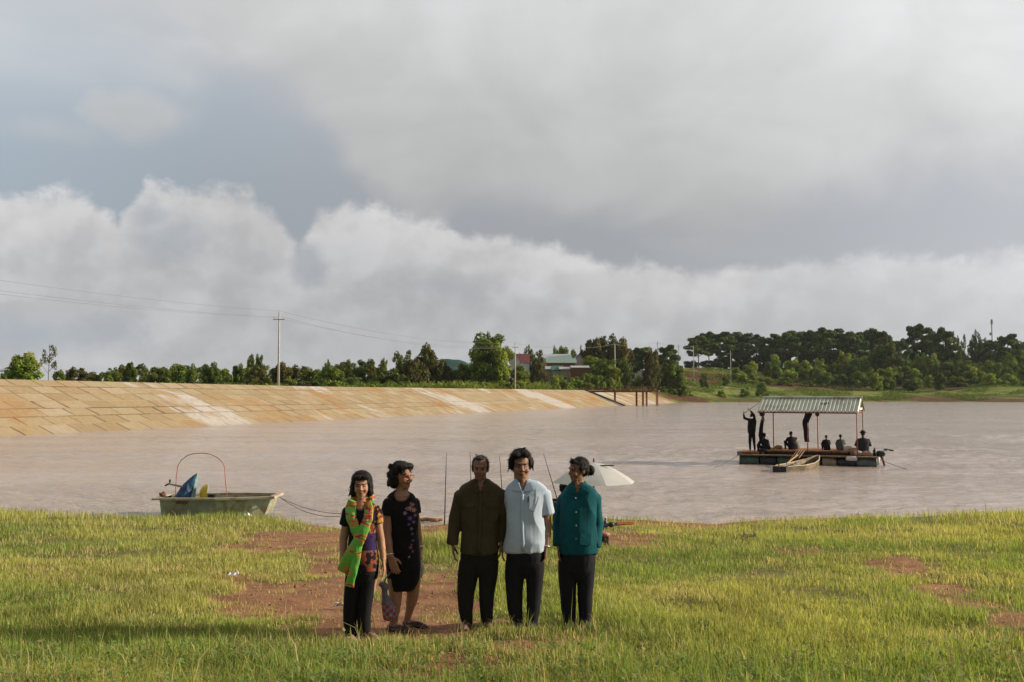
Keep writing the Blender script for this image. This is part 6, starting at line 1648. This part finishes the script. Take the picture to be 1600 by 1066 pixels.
# sections along the boat: (px, y half-widths near, far, rim z, bottom z)
S_ = [(253, 25.60, 26.55, -.52, -1.12, 0), (296, 25.50, 26.75, -.51, -1.16, 0), (341, 25.36, 26.80, -.50, -1.18, 0), (395, 25.48, 26.60, -.485, -1.14, 0), (418, 25.56, 26.40, -.475, -.95, 9)]
def Bsec(px, yn, yf, zt, zb, shx):
    return [Vector((BX(px + shx, yn), yn, zt)), Vector((BX(px - shx * .3 if px > 400 else px + 3, yn), yn + .10, zb)), Vector((BX(px, yn), yf - .12, zb)), Vector((BX(px + shx, yn), yf, zt))]
R_ = [Bsec(*s) for s in S_]
q = MB(); nS = len(R_); Ri = [[r_[0] + Vector((0, .03, .0)), r_[1] + Vector((0, .03, .05)), r_[2] + Vector((0, -.03, .05)), r_[3] + Vector((0, -.03, 0))] for r_ in R_]
vs = [p - lo for r_ in R_ for p in r_] + [p - lo for r_ in Ri for p in r_]; off = 4 * nS; fs = []
for i_ in range(nS - 1):
    for j in range(3): fs += [(i_ * 4 + j, i_ * 4 + j + 1, (i_ + 1) * 4 + j + 1, (i_ + 1) * 4 + j), (off + i_ * 4 + j, off + (i_ + 1) * 4 + j, off + (i_ + 1) * 4 + j + 1, off + i_ * 4 + j + 1)]
fs += [(0, 1, 2, 3), (off, off + 3, off + 2, off + 1), ((nS - 1) * 4, (nS - 1) * 4 + 3, (nS - 1) * 4 + 2, (nS - 1) * 4 + 1), (off + (nS - 1) * 4, off + (nS - 1) * 4 + 1, off + (nS - 1) * 4 + 2, off + (nS - 1) * 4 + 3)]
q.add(vs, fs)
q.build('hull', mat('worn_green_paint', (.32, .375, .27), .65, .3, 1.6, .15, 12, dirt=(.24, .17, .09), dirt_amt=.75, dscale=2.4), bo)
q = MB()
for r0, r1 in zip(R_[:-1], R_[1:]):
    for j, sg in ((0, -1), (3, 1)):
        a_, b_ = r0[j] - lo, r1[j] - lo; o1 = Vector((0, sg * .07, 0)); o2 = Vector((0, -sg * .045, 0))
        q.add([a_ + o1 + Vector((0, 0, -.035)), b_ + o1 + Vector((0, 0, -.035)), b_ + o2 + Vector((0, 0, -.035)), a_ + o2 + Vector((0, 0, -.035)), a_ + o1 + Vector((0, 0, .02)), b_ + o1 + Vector((0, 0, .02)), b_ + o2 + Vector((0, 0, .02)), a_ + o2 + Vector((0, 0, .02))],
              [(3, 2, 1, 0), (4, 5, 6, 7), (0, 1, 5, 4), (2, 3, 7, 6), (0, 4, 7, 3), (1, 2, 6, 5)])
a_ = (R_[-1][0] + R_[-1][3]) / 2 - lo; q.box(a_ + Vector((.03, 0, -.004)), (.14, 1.0, .06)); a_ = (R_[0][0] + R_[0][3]) / 2 - lo; q.box(a_ + Vector((-.09, 0, -.01)), (.17, 1.12, .05))
q.build('rim', mat('cream_rim', (.45, .38, .27), .6, .2, 2, dirt=(.25, .10, .05), dirt_amt=.5), bo)
for px in (300, 368): MB().box(Vector((BX(px, 26.1), 26.1, -.62)) - lo, (.28, 1.3, .04)).build('bench', mat('red_brown_bench', (.16, .05, .03), .8, .3, 4), bo)
pts = [Vector((BX(x, 26.2), 26.2, at(x, y, 26.2).z)) - lo for x, y in ((277.5, 790), (278, 770), (279, 745), (280.5, 729), (286, 719), (296, 711.5), (307, 708.6), (318, 708.2), (330, 709.5), (341, 714.5), (350, 722), (353.5, 730), (355, 750), (357.5, 772), (358, 790))]
MB().tube(pts, .011, 8).build('hoop', mat('orange_red_tube', (.42, .12, .07), .6, .2, 4), bo, smooth=True)
q = MB().box(Vector((BX(335, 25.9), 25.9, -.47)) - lo, (.16, .2, .09)).build('battery', M['black'], bo)
# blue tarpaulin over the motor
p0 = Vector((BX(290, 26.0), 26.0, -.56)); o = empty('blue_tarpaulin', p0); tag(o, 'blue tarpaulin wrapped to a leaning point over the motor in the green boat', 'tarpaulin')
q = MB(); kk = 26.0 / F; PJ = lambda px, py: Vector(((px - 290) * kk, 0, (777 - py) * kk))
q.loft([(tuple(PJ(291, 779)), 14 * kk, .22, 0), (tuple(PJ(292, 771)), 12 * kk, .20, 0), (tuple(PJ(295, 763)), 10.5 * kk, .17, 0), (tuple(PJ(299, 756)), 9.5 * kk, .15, 0), (tuple(PJ(303, 749)), 7 * kk, .11, 0), (tuple(PJ(307, 744)), 4.2 * kk, .07, 0), (tuple(PJ(309, 740)), 2 * kk, .03, 0), (tuple(PJ(310.5, 737)), .6 * kk, .01, 0)], 18, 2.0)
m_ = fuse(q, .012, 1, 'sheet', .022, 6, 9, stretch=(1.5, 1, .5)); m_.materials.append(mat('blue_tarp', (.018, .065, .16), .55, .25, 5)); link('sheet', m_, o)
q = MB(); q.loft([(tuple(PJ(304, 778)), 4 * kk, .1, 0), (tuple(PJ(307, 765)), 2.5 * kk, .09, 0), (tuple(PJ(308, 752)), 3 * kk, .09, 0), (tuple(PJ(310, 744)), 2.4 * kk, .06, 0), (tuple(PJ(311, 738.5)), 1 * kk, .02, 0)], 12, 2.0)
m_ = fuse(q, .012, 1, 'lining', .01, 8, 9); m_.materials.append(mat('pale_tarp_side', (.16, .30, .34), .6, .3, 5)); link('lining', m_, o)
# yellow basin leaning
p0 = Vector((BX(318, 25.9), 25.9, -.58)); o = empty('yellow_basin', p0); tag(o, 'yellow plastic basin tilted on its side against the blue tarpaulin', 'basin')
q = MB(); prof = [(.0, .0), (.13, .0), (.18, .04), (.215, .085), (.23, .09)]
RT = Matrix.Rotation(R(20), 3, 'Y') @ Matrix.Rotation(R(-58), 3, 'Z') @ Matrix.Rotation(R(90), 3, 'X'); n_ = 24; vs = []; fs = []
for r_, z in prof + [(.22, .082), (.17, .045), (.12, .012), (0, .012)]:
    for i_ in range(n_): a_ = 2 * math.pi * i_ / n_; vs.append(RT @ Vector((r_ * math.cos(a_), r_ * math.sin(a_), -z + .0)) + Vector((.0, 0, .22)))
for i_ in range(8):
    for j in range(n_): fs.append((i_ * n_ + j, i_ * n_ + (j + 1) % n_, (i_ + 1) * n_ + (j + 1) % n_, (i_ + 1) * n_ + j))
q.add(vs, fs); q.build('bowl', mat('yellow_plastic', (.62, .46, .02), .4, .1, 3), o, smooth=True)
o = empty('motor_shaft', (BX(284, 25.9), 25.9, at(284, 761, 25.9).z)); lo2 = Vector(o.location); tag(o, 'motor steering arm sticking out over the left end of the green boat', 'motor')
q = MB(); q.tube([at(286, 761, 25.9) - lo2, at(270, 757.5, 25.9) - lo2, at(262, 756, 25.9) - lo2], [.03, .025, .02], 8); q.build('arm', M['steel'], o)
q = MB(); q.tube([at(263, 756.5, 25.9) - lo2, at(258, 759, 25.9) - lo2], .022, 8); q.tube([at(265, 756.5, 25.9) - lo2, at(265.5, 750, 25.9) - lo2], .016, 8); q.ell(at(265.7, 751.5, 25.9) - lo2, (.03, .03, .045)); q.build('handle', M['black'], o)
q = MB(); q.ell(at(254, 773, 25.8) - lo2, (.09, .08, .06)); q.tube([at(250, 775, 25.8) - lo2, at(257, 768.5, 25.8) - lo2], .03, 8); q.tube([at(249, 770, 25.8) - lo2, at(252, 776, 25.8) - lo2], .022, 8); m_ = fuse(q, .012, 1, 'clamp'); m_.materials.append(M['rust']); link('clamp', m_, o)
rope(at(436, 776.5, 25.7), at(533, 803, 24.2), .10, 'upper mooring rope from the boat bow to the bank behind the scarf woman', .008)
rope(at(437, 777, 25.7), at(531, 807, 24.1), .16, 'lower mooring rope from the boat bow to the bank behind the scarf woman', .008)

# ================================================================== ON THE BANK
def G(px, py): return ground_hit(px, py)
for (bx, by, tx, ty, lab) in ((694.5, 819, 697.5, 706, 'upright fishing rod on a white stand between the black dress woman and olive jacket man'),
                              (738, 822, 734.5, 706, 'fishing rod whose tip shows above the olive jacket man'),
                              (789, 822, 780.5, 712, 'fishing rod between the heads of the two men'),
                              (885, 822, 849, 708, 'slanting fishing rod between the blue shirt man and the umbrella')):
    g_ = G(bx, by + 2); top_ = at(tx, ty, g_.y); g_.z -= .05
    q = MB().tube([g_, g_.lerp(top_, .3), g_.lerp(top_, .7), top_], [.017, .013, .009, .004], 8); o = q.build('fishing_rod', rodm); tag(o, lab, 'fishing rod')
g_ = G(694.5, 819); o = empty('rod_stand', g_); tag(o, 'white tube stand holding the upright fishing rod at the water edge', 'stand')
MB().tube([(0, -.03, -.1), (0, -.03, .28)], .028, 10).build('tube', M['white'], o); MB().box((-.03, -.03, .03), (.22, .1, .05)).build('base', M['white'], o)
g_ = Vector((BX(674, 24.6), 24.6, WATER + .04)); o = empty('driftwood', g_); tag(o, 'orange brown log floating at the water edge behind the black dress woman', 'log')
q = MB(); q.tube([(-.40, 0, 0), (-.12, .03, .02), (.12, -.02, .01), (.30, .02, .02)], [.03, .045, .042, .03], 10); m_ = fuse(q, .012, 1, 'log', .012, 10, 4); m_.materials.append(mat('orange_wood', (.30, .15, .06), .85, .35, 8)); link('log_body', m_, o)
# seated fisherman with umbrella
FD = 17.6; gx_ = BX(879, FD); gz = zn(gx_, FD)
stripe = bpy.data.materials.new('striped_brown_shirt'); stripe.use_nodes = True; t = NT(stripe.node_tree); bs = t.n['Principled BSDF']; tcn = t.node('ShaderNodeTexCoord'); spz = t.node('ShaderNodeSeparateXYZ'); t.l.new(tcn.outputs['Object'], spz.inputs[0])
t.put(bs.inputs['Base Color'], t.mix(t.math('GREATER_THAN', t.math('FRACT', t.math('MULTIPLY', spz.outputs[2], 5.5)), .82), (.028, .018, .014), (.16, .12, .07))); bs.inputs['Roughness'].default_value = .9
hgt_ = at(877, 755.5, FD).z - gz - .28
o = small_person(Vector((gx_, FD, gz + .28)), hgt_, 170, 'fisherman in striped brown shirt sitting under the white umbrella, back turned', (.03, .02, .015), pants=(.03, .03, .035), vox=.009, lean=.05, shirtmat=stripe)
o = empty('stool', (gx_, FD, gz)); tag(o, 'low wooden stool under the fisherman with the striped shirt', 'stool')
MB().box((0, 0, .25), (.36, .30, .04)).build('seat', M['wood'], o)
for sx in (-.14, .14):
    for sy in (-.11, .11): MB().box((sx, sy, .10), (.03, .03, .26)).build('leg', M['wood'], o)
UD = 17.2; ux = BX(927, UD); uz = zn(ux, UD); apz = at(925, 722.5, UD).z; rz = at(925, 753.5, UD).z; RR = 66 / F * UD
o = empty('umbrella', (ux, UD, uz)); tag(o, 'open white umbrella on a pole behind the teal jacket woman', 'umbrella')
vs = []; fs = []; nP = 8; nr = 6; nsub = 6
for i_ in range(nr + 1):
    r_ = i_ / nr
    for j in range(nP * nsub):
        f_ = (j % nsub) / nsub; a_ = 2 * math.pi * j / (nP * nsub) + .2
        pinch = 1 - .07 * math.sin(math.pi * f_) * r_; rr = RR * r_ * pinch
        z = (apz - uz) - (apz - rz) * (r_ ** 1.55) + .03 * math.sin(math.pi * f_) * r_ * 0
        vs.append((rr * math.cos(a_), rr * math.sin(a_), z))
for i_ in range(nr):
    for j in range(nP * nsub): fs.append((i_ * nP * nsub + j, i_ * nP * nsub + (j + 1) % (nP * nsub), (i_ + 1) * nP * nsub + (j + 1) % (nP * nsub), (i_ + 1) * nP * nsub + j))
q = MB(); q.add(vs, fs); cn = q.build('canopy', mat('white_umbrella_cloth', (.66, .67, .70), .7, .05, 3, trans=.35), o)
for j in range(nP):
    a_ = 2 * math.pi * j / nP + .2
    MB().tube([(RR * r_ * math.cos(a_), RR * r_ * math.sin(a_), (apz - uz) - (apz - rz) * (r_ ** 1.55) - .008) for r_ in (.02, .25, .5, .75, 1.0)], .005, 5).build('rib', M['steel'], o)
MB().tube([(0, 0, -.2), (0, 0, apz - uz + .07)], .014, 8).build('pole', mat('red_brown_pole', (.14, .04, .03), .5, .1, 3), o)
q = MB(); q.box((.22, -.18, apz - uz - .045), (.24, .02, .02)); q.build('vent_slot', M['black'], cn)  # black bar standing in for the dark open vent slot
g_ = G(940, 852); g_.x += .02; o = empty('shoulder_bag', g_); tag(o, 'dark bag with pink flap lying in the grass by the teal jacket elbow', 'bag')
q = MB(); q.box((0, 0, .10), (.20, .24, .18)); q.ell((0, 0, .12), (.12, .14, .12)); m_ = fuse(q, .01, 3, 'bag', .008, 9, 3); m_.materials.append(mat('black_bag', (.02, .018, .02), .6, .2, 5)); link('pouch', m_, o)
q = MB(); q.ell((.03, -.06, .21), (.11, .12, .045)); m_ = fuse(q, .01, 1, 'flap', .008, 9, 3); m_.materials.append(mat('pink_flap', (.45, .16, .15), .7, .2, 5)); link('flap', m_, o)
g_ = G(946, 828); o = empty('water_bottle', g_); tag(o, 'small dark blue bottle standing in grass right of the teal jacket', 'bottle')
q = MB(); q.tube([(0, 0, 0), (0, 0, .16), (0, 0, .20), (0, 0, .25)], [.045, .045, .02, .02], 12); q.build('bottle_body', mat('blue_plastic', (.02, .03, .10), .3, .1, 3), o, smooth=True); MB().tube([(0, 0, .25), (0, 0, .28)], .025, 10).build('cap', M['white'], o)
for k_, (px, py, L_, c_, lab) in enumerate(((978, 829, .36, (.42, .09, .03), 'red orange folded rod bundle lying in the grass'), (955, 831, .28, (.02, .018, .02), 'black reel lying beside the red orange bundle'))):
    g_ = G(px, py); o = empty('rod_bundle' if k_ == 0 else 'fishing_reel', g_ + Vector((0, 0, .12))); tag(o, lab, 'fishing gear')
    q = MB()
    for j in range(4): q.tube([(-L_ / 2, .02 * j, .012 * j), (L_ / 2, .03 * j - .02, .012 * j + .02)], [.016, .010], 8)
    if k_: q.ell((0, 0, .03), (.07, .05, .06))
    m_ = fuse(q, .007, 0, 'bundle'); m_.materials.append(mat('gear_paint', c_, .5, .3, 20)); link('bundle', m_, o)
def litter(px, py, s, c_, lab, seed):
    g_ = G(px, py); o = empty('litter', g_ + Vector((0, 0, .03))); tag(o, lab, 'litter')
    g = np.random.default_rng(seed); q = MB(); n_ = 7; vs = [(s * (i_ / (n_ - 1) - .5) + g.normal() * s * .05, s * .6 * (j / (n_ - 1) - .5) + g.normal() * s * .05, abs(g.normal()) * s * .22) for j in range(n_) for i_ in range(n_)]
    q.add(vs, [(j * n_ + i_, j * n_ + i_ + 1, (j + 1) * n_ + i_ + 1, (j + 1) * n_ + i_) for j in range(n_ - 1) for i_ in range(n_ - 1)]); q.build('crumpled_sheet', mat('litter_film', c_, .4, .1, 5), o)
litter(364, 903, .13, (.75, .75, .75), 'white scrap of plastic at the left edge of the bare soil', 1)
litter(192, 806, .16, (.75, .75, .75), 'white scrap of plastic in the grass left of the green boat', 2)
litter(387, 810, .22, (.70, .68, .62), 'pale scrap on the grass just below the bow of the green boat', 3)
litter(531, 952, .12, (.55, .52, .48), 'small grey scrap left of the scarf woman\'s knees', 4)
litter(669, 820, .24, (.75, .72, .72), 'pinkish white bag scrap below the orange brown log', 5)
litter(1170, 843, .25, (.35, .28, .18), 'dry straw coloured scrap on the bank in front of the water', 6)
# ================================================================== GRASS
def blades(name, n, seed, hmean, wid, mt, dens, label, xr, hvar=.5, lean=.35, pal=None, cat='grass'):
    g = np.random.default_rng(seed)
    # even density in picture terms: more blades close to the viewer
    u = g.uniform(0, 1, n); ymin, ymax = 5.6, 26.2
    y = (ymin ** -.55 + u * (ymax ** -.55 - ymin ** -.55)) ** (-1 / .55)
    x = g.uniform(-1, 1, n) * (y * .60 + 1.2)
    m_ = soil_mask(x, y)
    keep = (g.uniform(0, 1, n) < dens(x, y, m_)) & (y < shore_y(x) + .25 * (vnoise(np.stack([x, y], -1), 1.3, 6) - .2))
    x, y, m_ = x[keep], y[keep], m_[keep]; n = len(x)
    P2 = np.stack([x, y], -1)
    z = z_near(x, y) - .01
    clump = fbm(P2, 1.1, 41, 3); cl2 = vnoise(P2, 4.5, 43)
    h = hmean(x, y, clump, cl2, m_) * g.lognormal(0, hvar * .6, n)
    h = np.clip(h, .02, .75)
    a = g.uniform(0, 2 * np.pi, n); ld = np.stack([np.cos(a) - .25, np.sin(a)], -1) * (lean * g.uniform(.1, 1.2, n))[:, None]
    f_ = g.uniform(0, np.pi, n); wv = np.stack([np.cos(f_), np.sin(f_), np.zeros(n)], -1) * (wid(y) * g.uniform(.6, 1.4, n) / 2)[:, None]
    base = np.stack([x, y, z], -1)
    mid = base + np.stack([ld[:, 0] * h * .35, ld[:, 1] * h * .35, h * .55], -1)
    tip = base + np.stack([ld[:, 0] * h * 1.1, ld[:, 1] * h * 1.1, h * (1 - .25 * np.abs(ld).sum(1))], -1)
    V_ = np.stack([base - wv, base + wv, mid + wv * .8, mid - wv * .8, tip], 1).reshape(-1, 3)
    i0 = np.arange(n) * 5
    lv = np.stack([i0, i0 + 1, i0 + 2, i0 + 3, i0 + 3, i0 + 2, i0 + 4], -1).reshape(-1)
    ls = (np.arange(n)[:, None] * 7 + np.array([0, 4])).reshape(-1)
    me_ = bpy.data.meshes.new(name)
    me_.vertices.add(len(V_)); me_.vertices.foreach_set('co', V_.ravel())
    me_.loops.add(len(lv)); me_.loops.foreach_set('vertex_index', lv)
    me_.polygons.add(len(ls)); me_.polygons.foreach_set('loop_start', ls)
    me_.update(calc_edges=True)
    t_ = g.uniform(0, 1, n); hue = fbm(P2, .35, 51, 3); dry = vnoise(P2, 1.0, 52)
    A_, B_, C_ = [np.array(c_) for c_ in pal]
    w1 = np.clip((hue - .5) * 3.2 + .5 + g.normal(0, .22, n), 0, 1)[:, None]
    c = A_ * (1 - w1) + B_ * w1
    wd = (g.uniform(0, 1, n) < .09 + .9 * np.clip(dry - .55, 0, 1) + .35 * m_)[:, None]
    dk = fbm(P2, 1.6, 57, 3); c = c * (1 - .26 * sm(.52, .66, dk))[:, None]
    c = np.where(wd, C_ * g.uniform(.7, 1.2, n)[:, None], c) * g.uniform(.75, 1.25, n)[:, None]
    paint(me_, np.repeat(c, 5, 0)); me_.materials.append(mt)
    return tag(link(name, me_), label, cat, kind='stuff')
gm_ = bpy.data.materials.new('grass_blade'); gm_.use_nodes = True
t = NT(gm_.node_tree); bs = t.n['Principled BSDF']; a = t.node('ShaderNodeAttribute'); a.attribute_name = 'col'
t.put(bs.inputs['Base Color'], a.outputs['Color']); bs.inputs['Roughness'].default_value = .55; bs.inputs['Specular IOR Level'].default_value = .25
tr = t.node('ShaderNodeBsdfTranslucent'); t.put(tr.inputs[0], t.mix(1.0, a.outputs['Color'], (1.3, 1.3, .7), 'MULTIPLY')); mx = t.node('ShaderNodeMixShader'); mx.inputs[0].default_value = .42
t.l.new(bs.outputs[0], mx.inputs[1]); t.l.new(tr.outputs[0], mx.inputs[2]); t.l.new(mx.outputs[0], t.n['Material Output'].inputs[0])
PAL = ((.245, .325, .080), (.43, .43, .135), (.60, .48, .26))
def wid(y): return .0045 + y * .00034
def near_pix(x, y):
    z = np.interp(y, [0, 9.3, 17, 24.6], [0.65, 0, -0.48, -0.94]) - CAMZ; dep = CA * y + SA * z
    return 800 + F * x / dep, 533 - F * (-SA * y + CA * z) / dep
def edge_boost(x, y):
    px, py = near_pix(x, y)
    return px, py, sm(22.6, 24.4, y) * (sm(520, 440, px) + sm(1330, 1400, px) * .7 + .45 * sm(950, 985, px) * sm(1060, 1020, px))
def hm1(x, y, c1, c2, m_):
    px, py, e = edge_boost(x, y)
    h = .018 + .085 * c1 + .03 * c2 + .05 * e * (1 - .5 * sm(240, 270, px) * sm(450, 420, px)) + .035 * sm(15, 22, y)
    h = np.where((px > 640) & (px < 705) & (py > 838) & (py < 880), h + .08, h)
    ft = sm(150, 60, np.abs(px - 745)) * sm(1010, 960, py) * sm(930, 965, py)
    return h * (1 - .45 * m_) * (1 - .35 * ft)
def dn1(x, y, m_):
    c = fbm(np.stack([x, y], -1), .8, 61, 3)
    return np.clip((1 - m_) ** 1.3 * (.05 + 2.3 * (c - .17)), .02, 1)
blades('grass', 470000, 11, hm1, wid, gm_, dn1, 'sunlit yellow green grass covering the bank', 0, pal=PAL)
# scattered long stems and dry stalks
def hm2(x, y, c1, c2, m_):
    px, py, e = edge_boost(x, y); return .11 + .10 * c2 + .10 * sm(1000, 1045, py) + .03 * e
def dn2(x, y, m_):
    px, py = near_pix(x, y); c = vnoise(np.stack([x, y], -1), .9, 71)
    return np.clip((.10 + .5 * sm(.6, .9, c) + .35 * sm(985, 1030, py) * sm(900, 700, px)) * (1 - .8 * m_), 0, 1)
blades('tall_grass', 30000, 12, hm2, lambda y: .005 + y * .0002, gm_, dn2, 'long thin grass stems standing above the short grass', 0, lean=.55, pal=((.23, .29, .07), (.32, .33, .09), (.48, .38, .20)))
# broad leafed weeds low in front
g = np.random.default_rng(5); VV = []; CC = []
n = 5200; y = g.uniform(6.0, 9.6, n) ; x = g.uniform(-1, 1, n) * (y * .6 + .8)
px, py = near_pix(x, y); c = vnoise(np.stack([x, y], -1), 1.2, 81)
keep = g.uniform(0, 1, n) < np.clip(sm(1000, 1035, py) * (.30 + .9 * sm(800, 500, px)) * (.35 + c), 0, 1) * (1 - .7 * soil_mask(x, y)) + .02
x, y = x[keep], y[keep]; z = z_near(x, y)
for xx, yy_, zz in zip(x, y, z):
    nl = g.integers(7, 13); hh = g.uniform(.04, .14)
    a = g.uniform(0, 6.28, nl); r_ = g.uniform(.01, .06, nl); L = g.uniform(.022, .045, nl); W2 = L * g.uniform(.3, .5, nl); zb = zz + hh * g.uniform(.3, 1, nl)
    d = np.stack([np.cos(a), np.sin(a), g.uniform(-.2, .8, nl)], -1); s = np.stack([-np.sin(a), np.cos(a), g.normal(0, .3, nl)], -1)
    b_ = np.stack([xx + r_ * np.cos(a), yy_ + r_ * np.sin(a), zb], -1)
    VV.append(np.stack([b_, b_ + d * L[:, None] * .45 + s * W2[:, None], b_ + d * L[:, None], b_ + d * L[:, None] * .45 - s * W2[:, None]], 1).reshape(-1, 3))
    tn = g.uniform(.7, 1.3) * g.uniform(.8, 1.2, nl); base_c = np.array([.13, .21, .05]) if g.uniform() < .7 else np.array([.24, .24, .10])
    base_c = base_c * 1.3; CC.append(np.repeat(base_c[None] * tn[:, None], 4, 0))
V_ = np.concatenate(VV); me_ = bpy.data.meshes.new('weeds'); nf = len(V_) // 4
me_.vertices.add(len(V_)); me_.vertices.foreach_set('co', V_.ravel()); me_.loops.add(len(V_)); me_.loops.foreach_set('vertex_index', np.arange(len(V_)))
me_.polygons.add(nf); me_.polygons.foreach_set('loop_start', np.arange(0, len(V_), 4)); me_.update(calc_edges=True)
paint(me_, np.concatenate(CC)); me_.materials.append(gm_); tag(link('weeds', me_), 'small broad leaved weeds in the near grass', 'weeds', kind='stuff')
# straw: dry stalks lying flat on the bare patches
n = 4200; y = g.uniform(7, 24.8, n); x = g.uniform(-1, 1, n) * y * .6; m_ = soil_mask(x, y); px, py = near_pix(x, y)
heap = (np.abs(px - 985) < 45) & (np.abs(py - 843) < 12)
keep = (g.uniform(0, 1, n) < .06 + .55 * m_ + .9 * heap); 
xh = []; 
x, y = x[keep], y[keep]
hx_ = g.uniform(-1, 1, 260); gxh = BX(985, 17.6); x = np.concatenate([x, gxh + hx_ * .55]); y = np.concatenate([y, 17.4 + g.uniform(-1.0, 1.0, 260)])
n = len(x); z = z_near(x, y) + .012 + g.uniform(0, .03, n); a = g.normal(0, .7, n) + np.where(g.uniform(0, 1, n) < .3, 1.2, 0); L = g.uniform(.04, .22, n); wv = .004 + y * .0003
d = np.stack([np.cos(a), np.sin(a), g.normal(0, .12, n)], -1) * L[:, None] / 2; s = np.stack([-np.sin(a), np.cos(a), np.zeros(n)], -1) * wv[:, None] / 2
c = np.stack([x, y, z], -1); V_ = np.stack([c - d - s, c - d + s, c + d + s * .5, c + d - s * .5], 1); V2 = V_ + np.array([0, 0, .004]); V2[..., 2] += 0
me_ = bpy.data.meshes.new('straw'); VV = V2.reshape(-1, 3); nf = len(VV) // 4
me_.vertices.add(len(VV)); me_.vertices.foreach_set('co', VV.ravel()); me_.loops.add(len(VV)); me_.loops.foreach_set('vertex_index', np.arange(len(VV)))
me_.polygons.add(nf); me_.polygons.foreach_set('loop_start', np.arange(0, len(VV), 4)); me_.update(calc_edges=True)
paint(me_, np.repeat(np.array([.46, .34, .19])[None] * g.uniform(.6, 1.3, n)[:, None], 4, 0)); me_.materials.append(gm_); tag(link('straw', me_), 'dry straw stalks scattered on the bare soil', 'straw', kind='stuff')

# clods of earth on the bare soil
n = 9000; g = np.random.default_rng(77); y = g.uniform(7, 24.6, n); x = g.uniform(-1, 1, n) * y * .6; m_ = soil_mask(x, y)
k_ = g.uniform(0, 1, n) < m_ * .75 * (y < 20); x, y = x[k_], y[k_]; n = len(x); z = z_near(x, y); r_ = g.lognormal(-4.6, .55, n).clip(.004, .045)
oc = np.array([(1, 0, 0), (0, 1, 0), (-1, 0, 0), (0, -1, 0), (0, 0, .8), (0, 0, -.6)], float); of = np.array([(0, 1, 4), (1, 2, 4), (2, 3, 4), (3, 0, 4), (1, 0, 5), (2, 1, 5), (3, 2, 5), (0, 3, 5)])
V_ = (oc[None] * (1 + g.normal(0, .25, (n, 6, 3)))) * r_[:, None, None] + np.stack([x, y, z], -1)[:, None]
lv = (of[None] + (np.arange(n) * 6)[:, None, None]).reshape(-1)
me_ = bpy.data.meshes.new('soil_clods'); me_.vertices.add(n * 6); me_.vertices.foreach_set('co', V_.ravel()); me_.loops.add(len(lv)); me_.loops.foreach_set('vertex_index', lv)
me_.polygons.add(n * 8); me_.polygons.foreach_set('loop_start', np.arange(0, n * 24, 3)); me_.update(calc_edges=True)
me_.materials.append(mat('clod_earth', (.22, .10, .055), .95, .35, 4)); tag(link('soil_clods', me_), 'small clods of red earth on the bare soil', 'clods', kind='stuff')

# ================================================================== AIR
hz = bpy.data.materials.new('haze_air'); hz.use_nodes = True; t = NT(hz.node_tree); t.n.remove(t.n['Principled BSDF'])
pv = t.node('ShaderNodeVolumePrincipled'); pv.inputs['Color'].default_value = (.80, .84, .90, 1); pv.inputs['Density'].default_value = 0.00006; pv.inputs['Anisotropy'].default_value = 0.2
t.l.new(pv.outputs[0], t.n['Material Output'].inputs['Volume'])
tag(MB().box((0, 1150, 40), (7000, 3000, 110)).build('haze', hz), 'thin pale haze over the lake and the far shore', 'haze', kind='stuff')
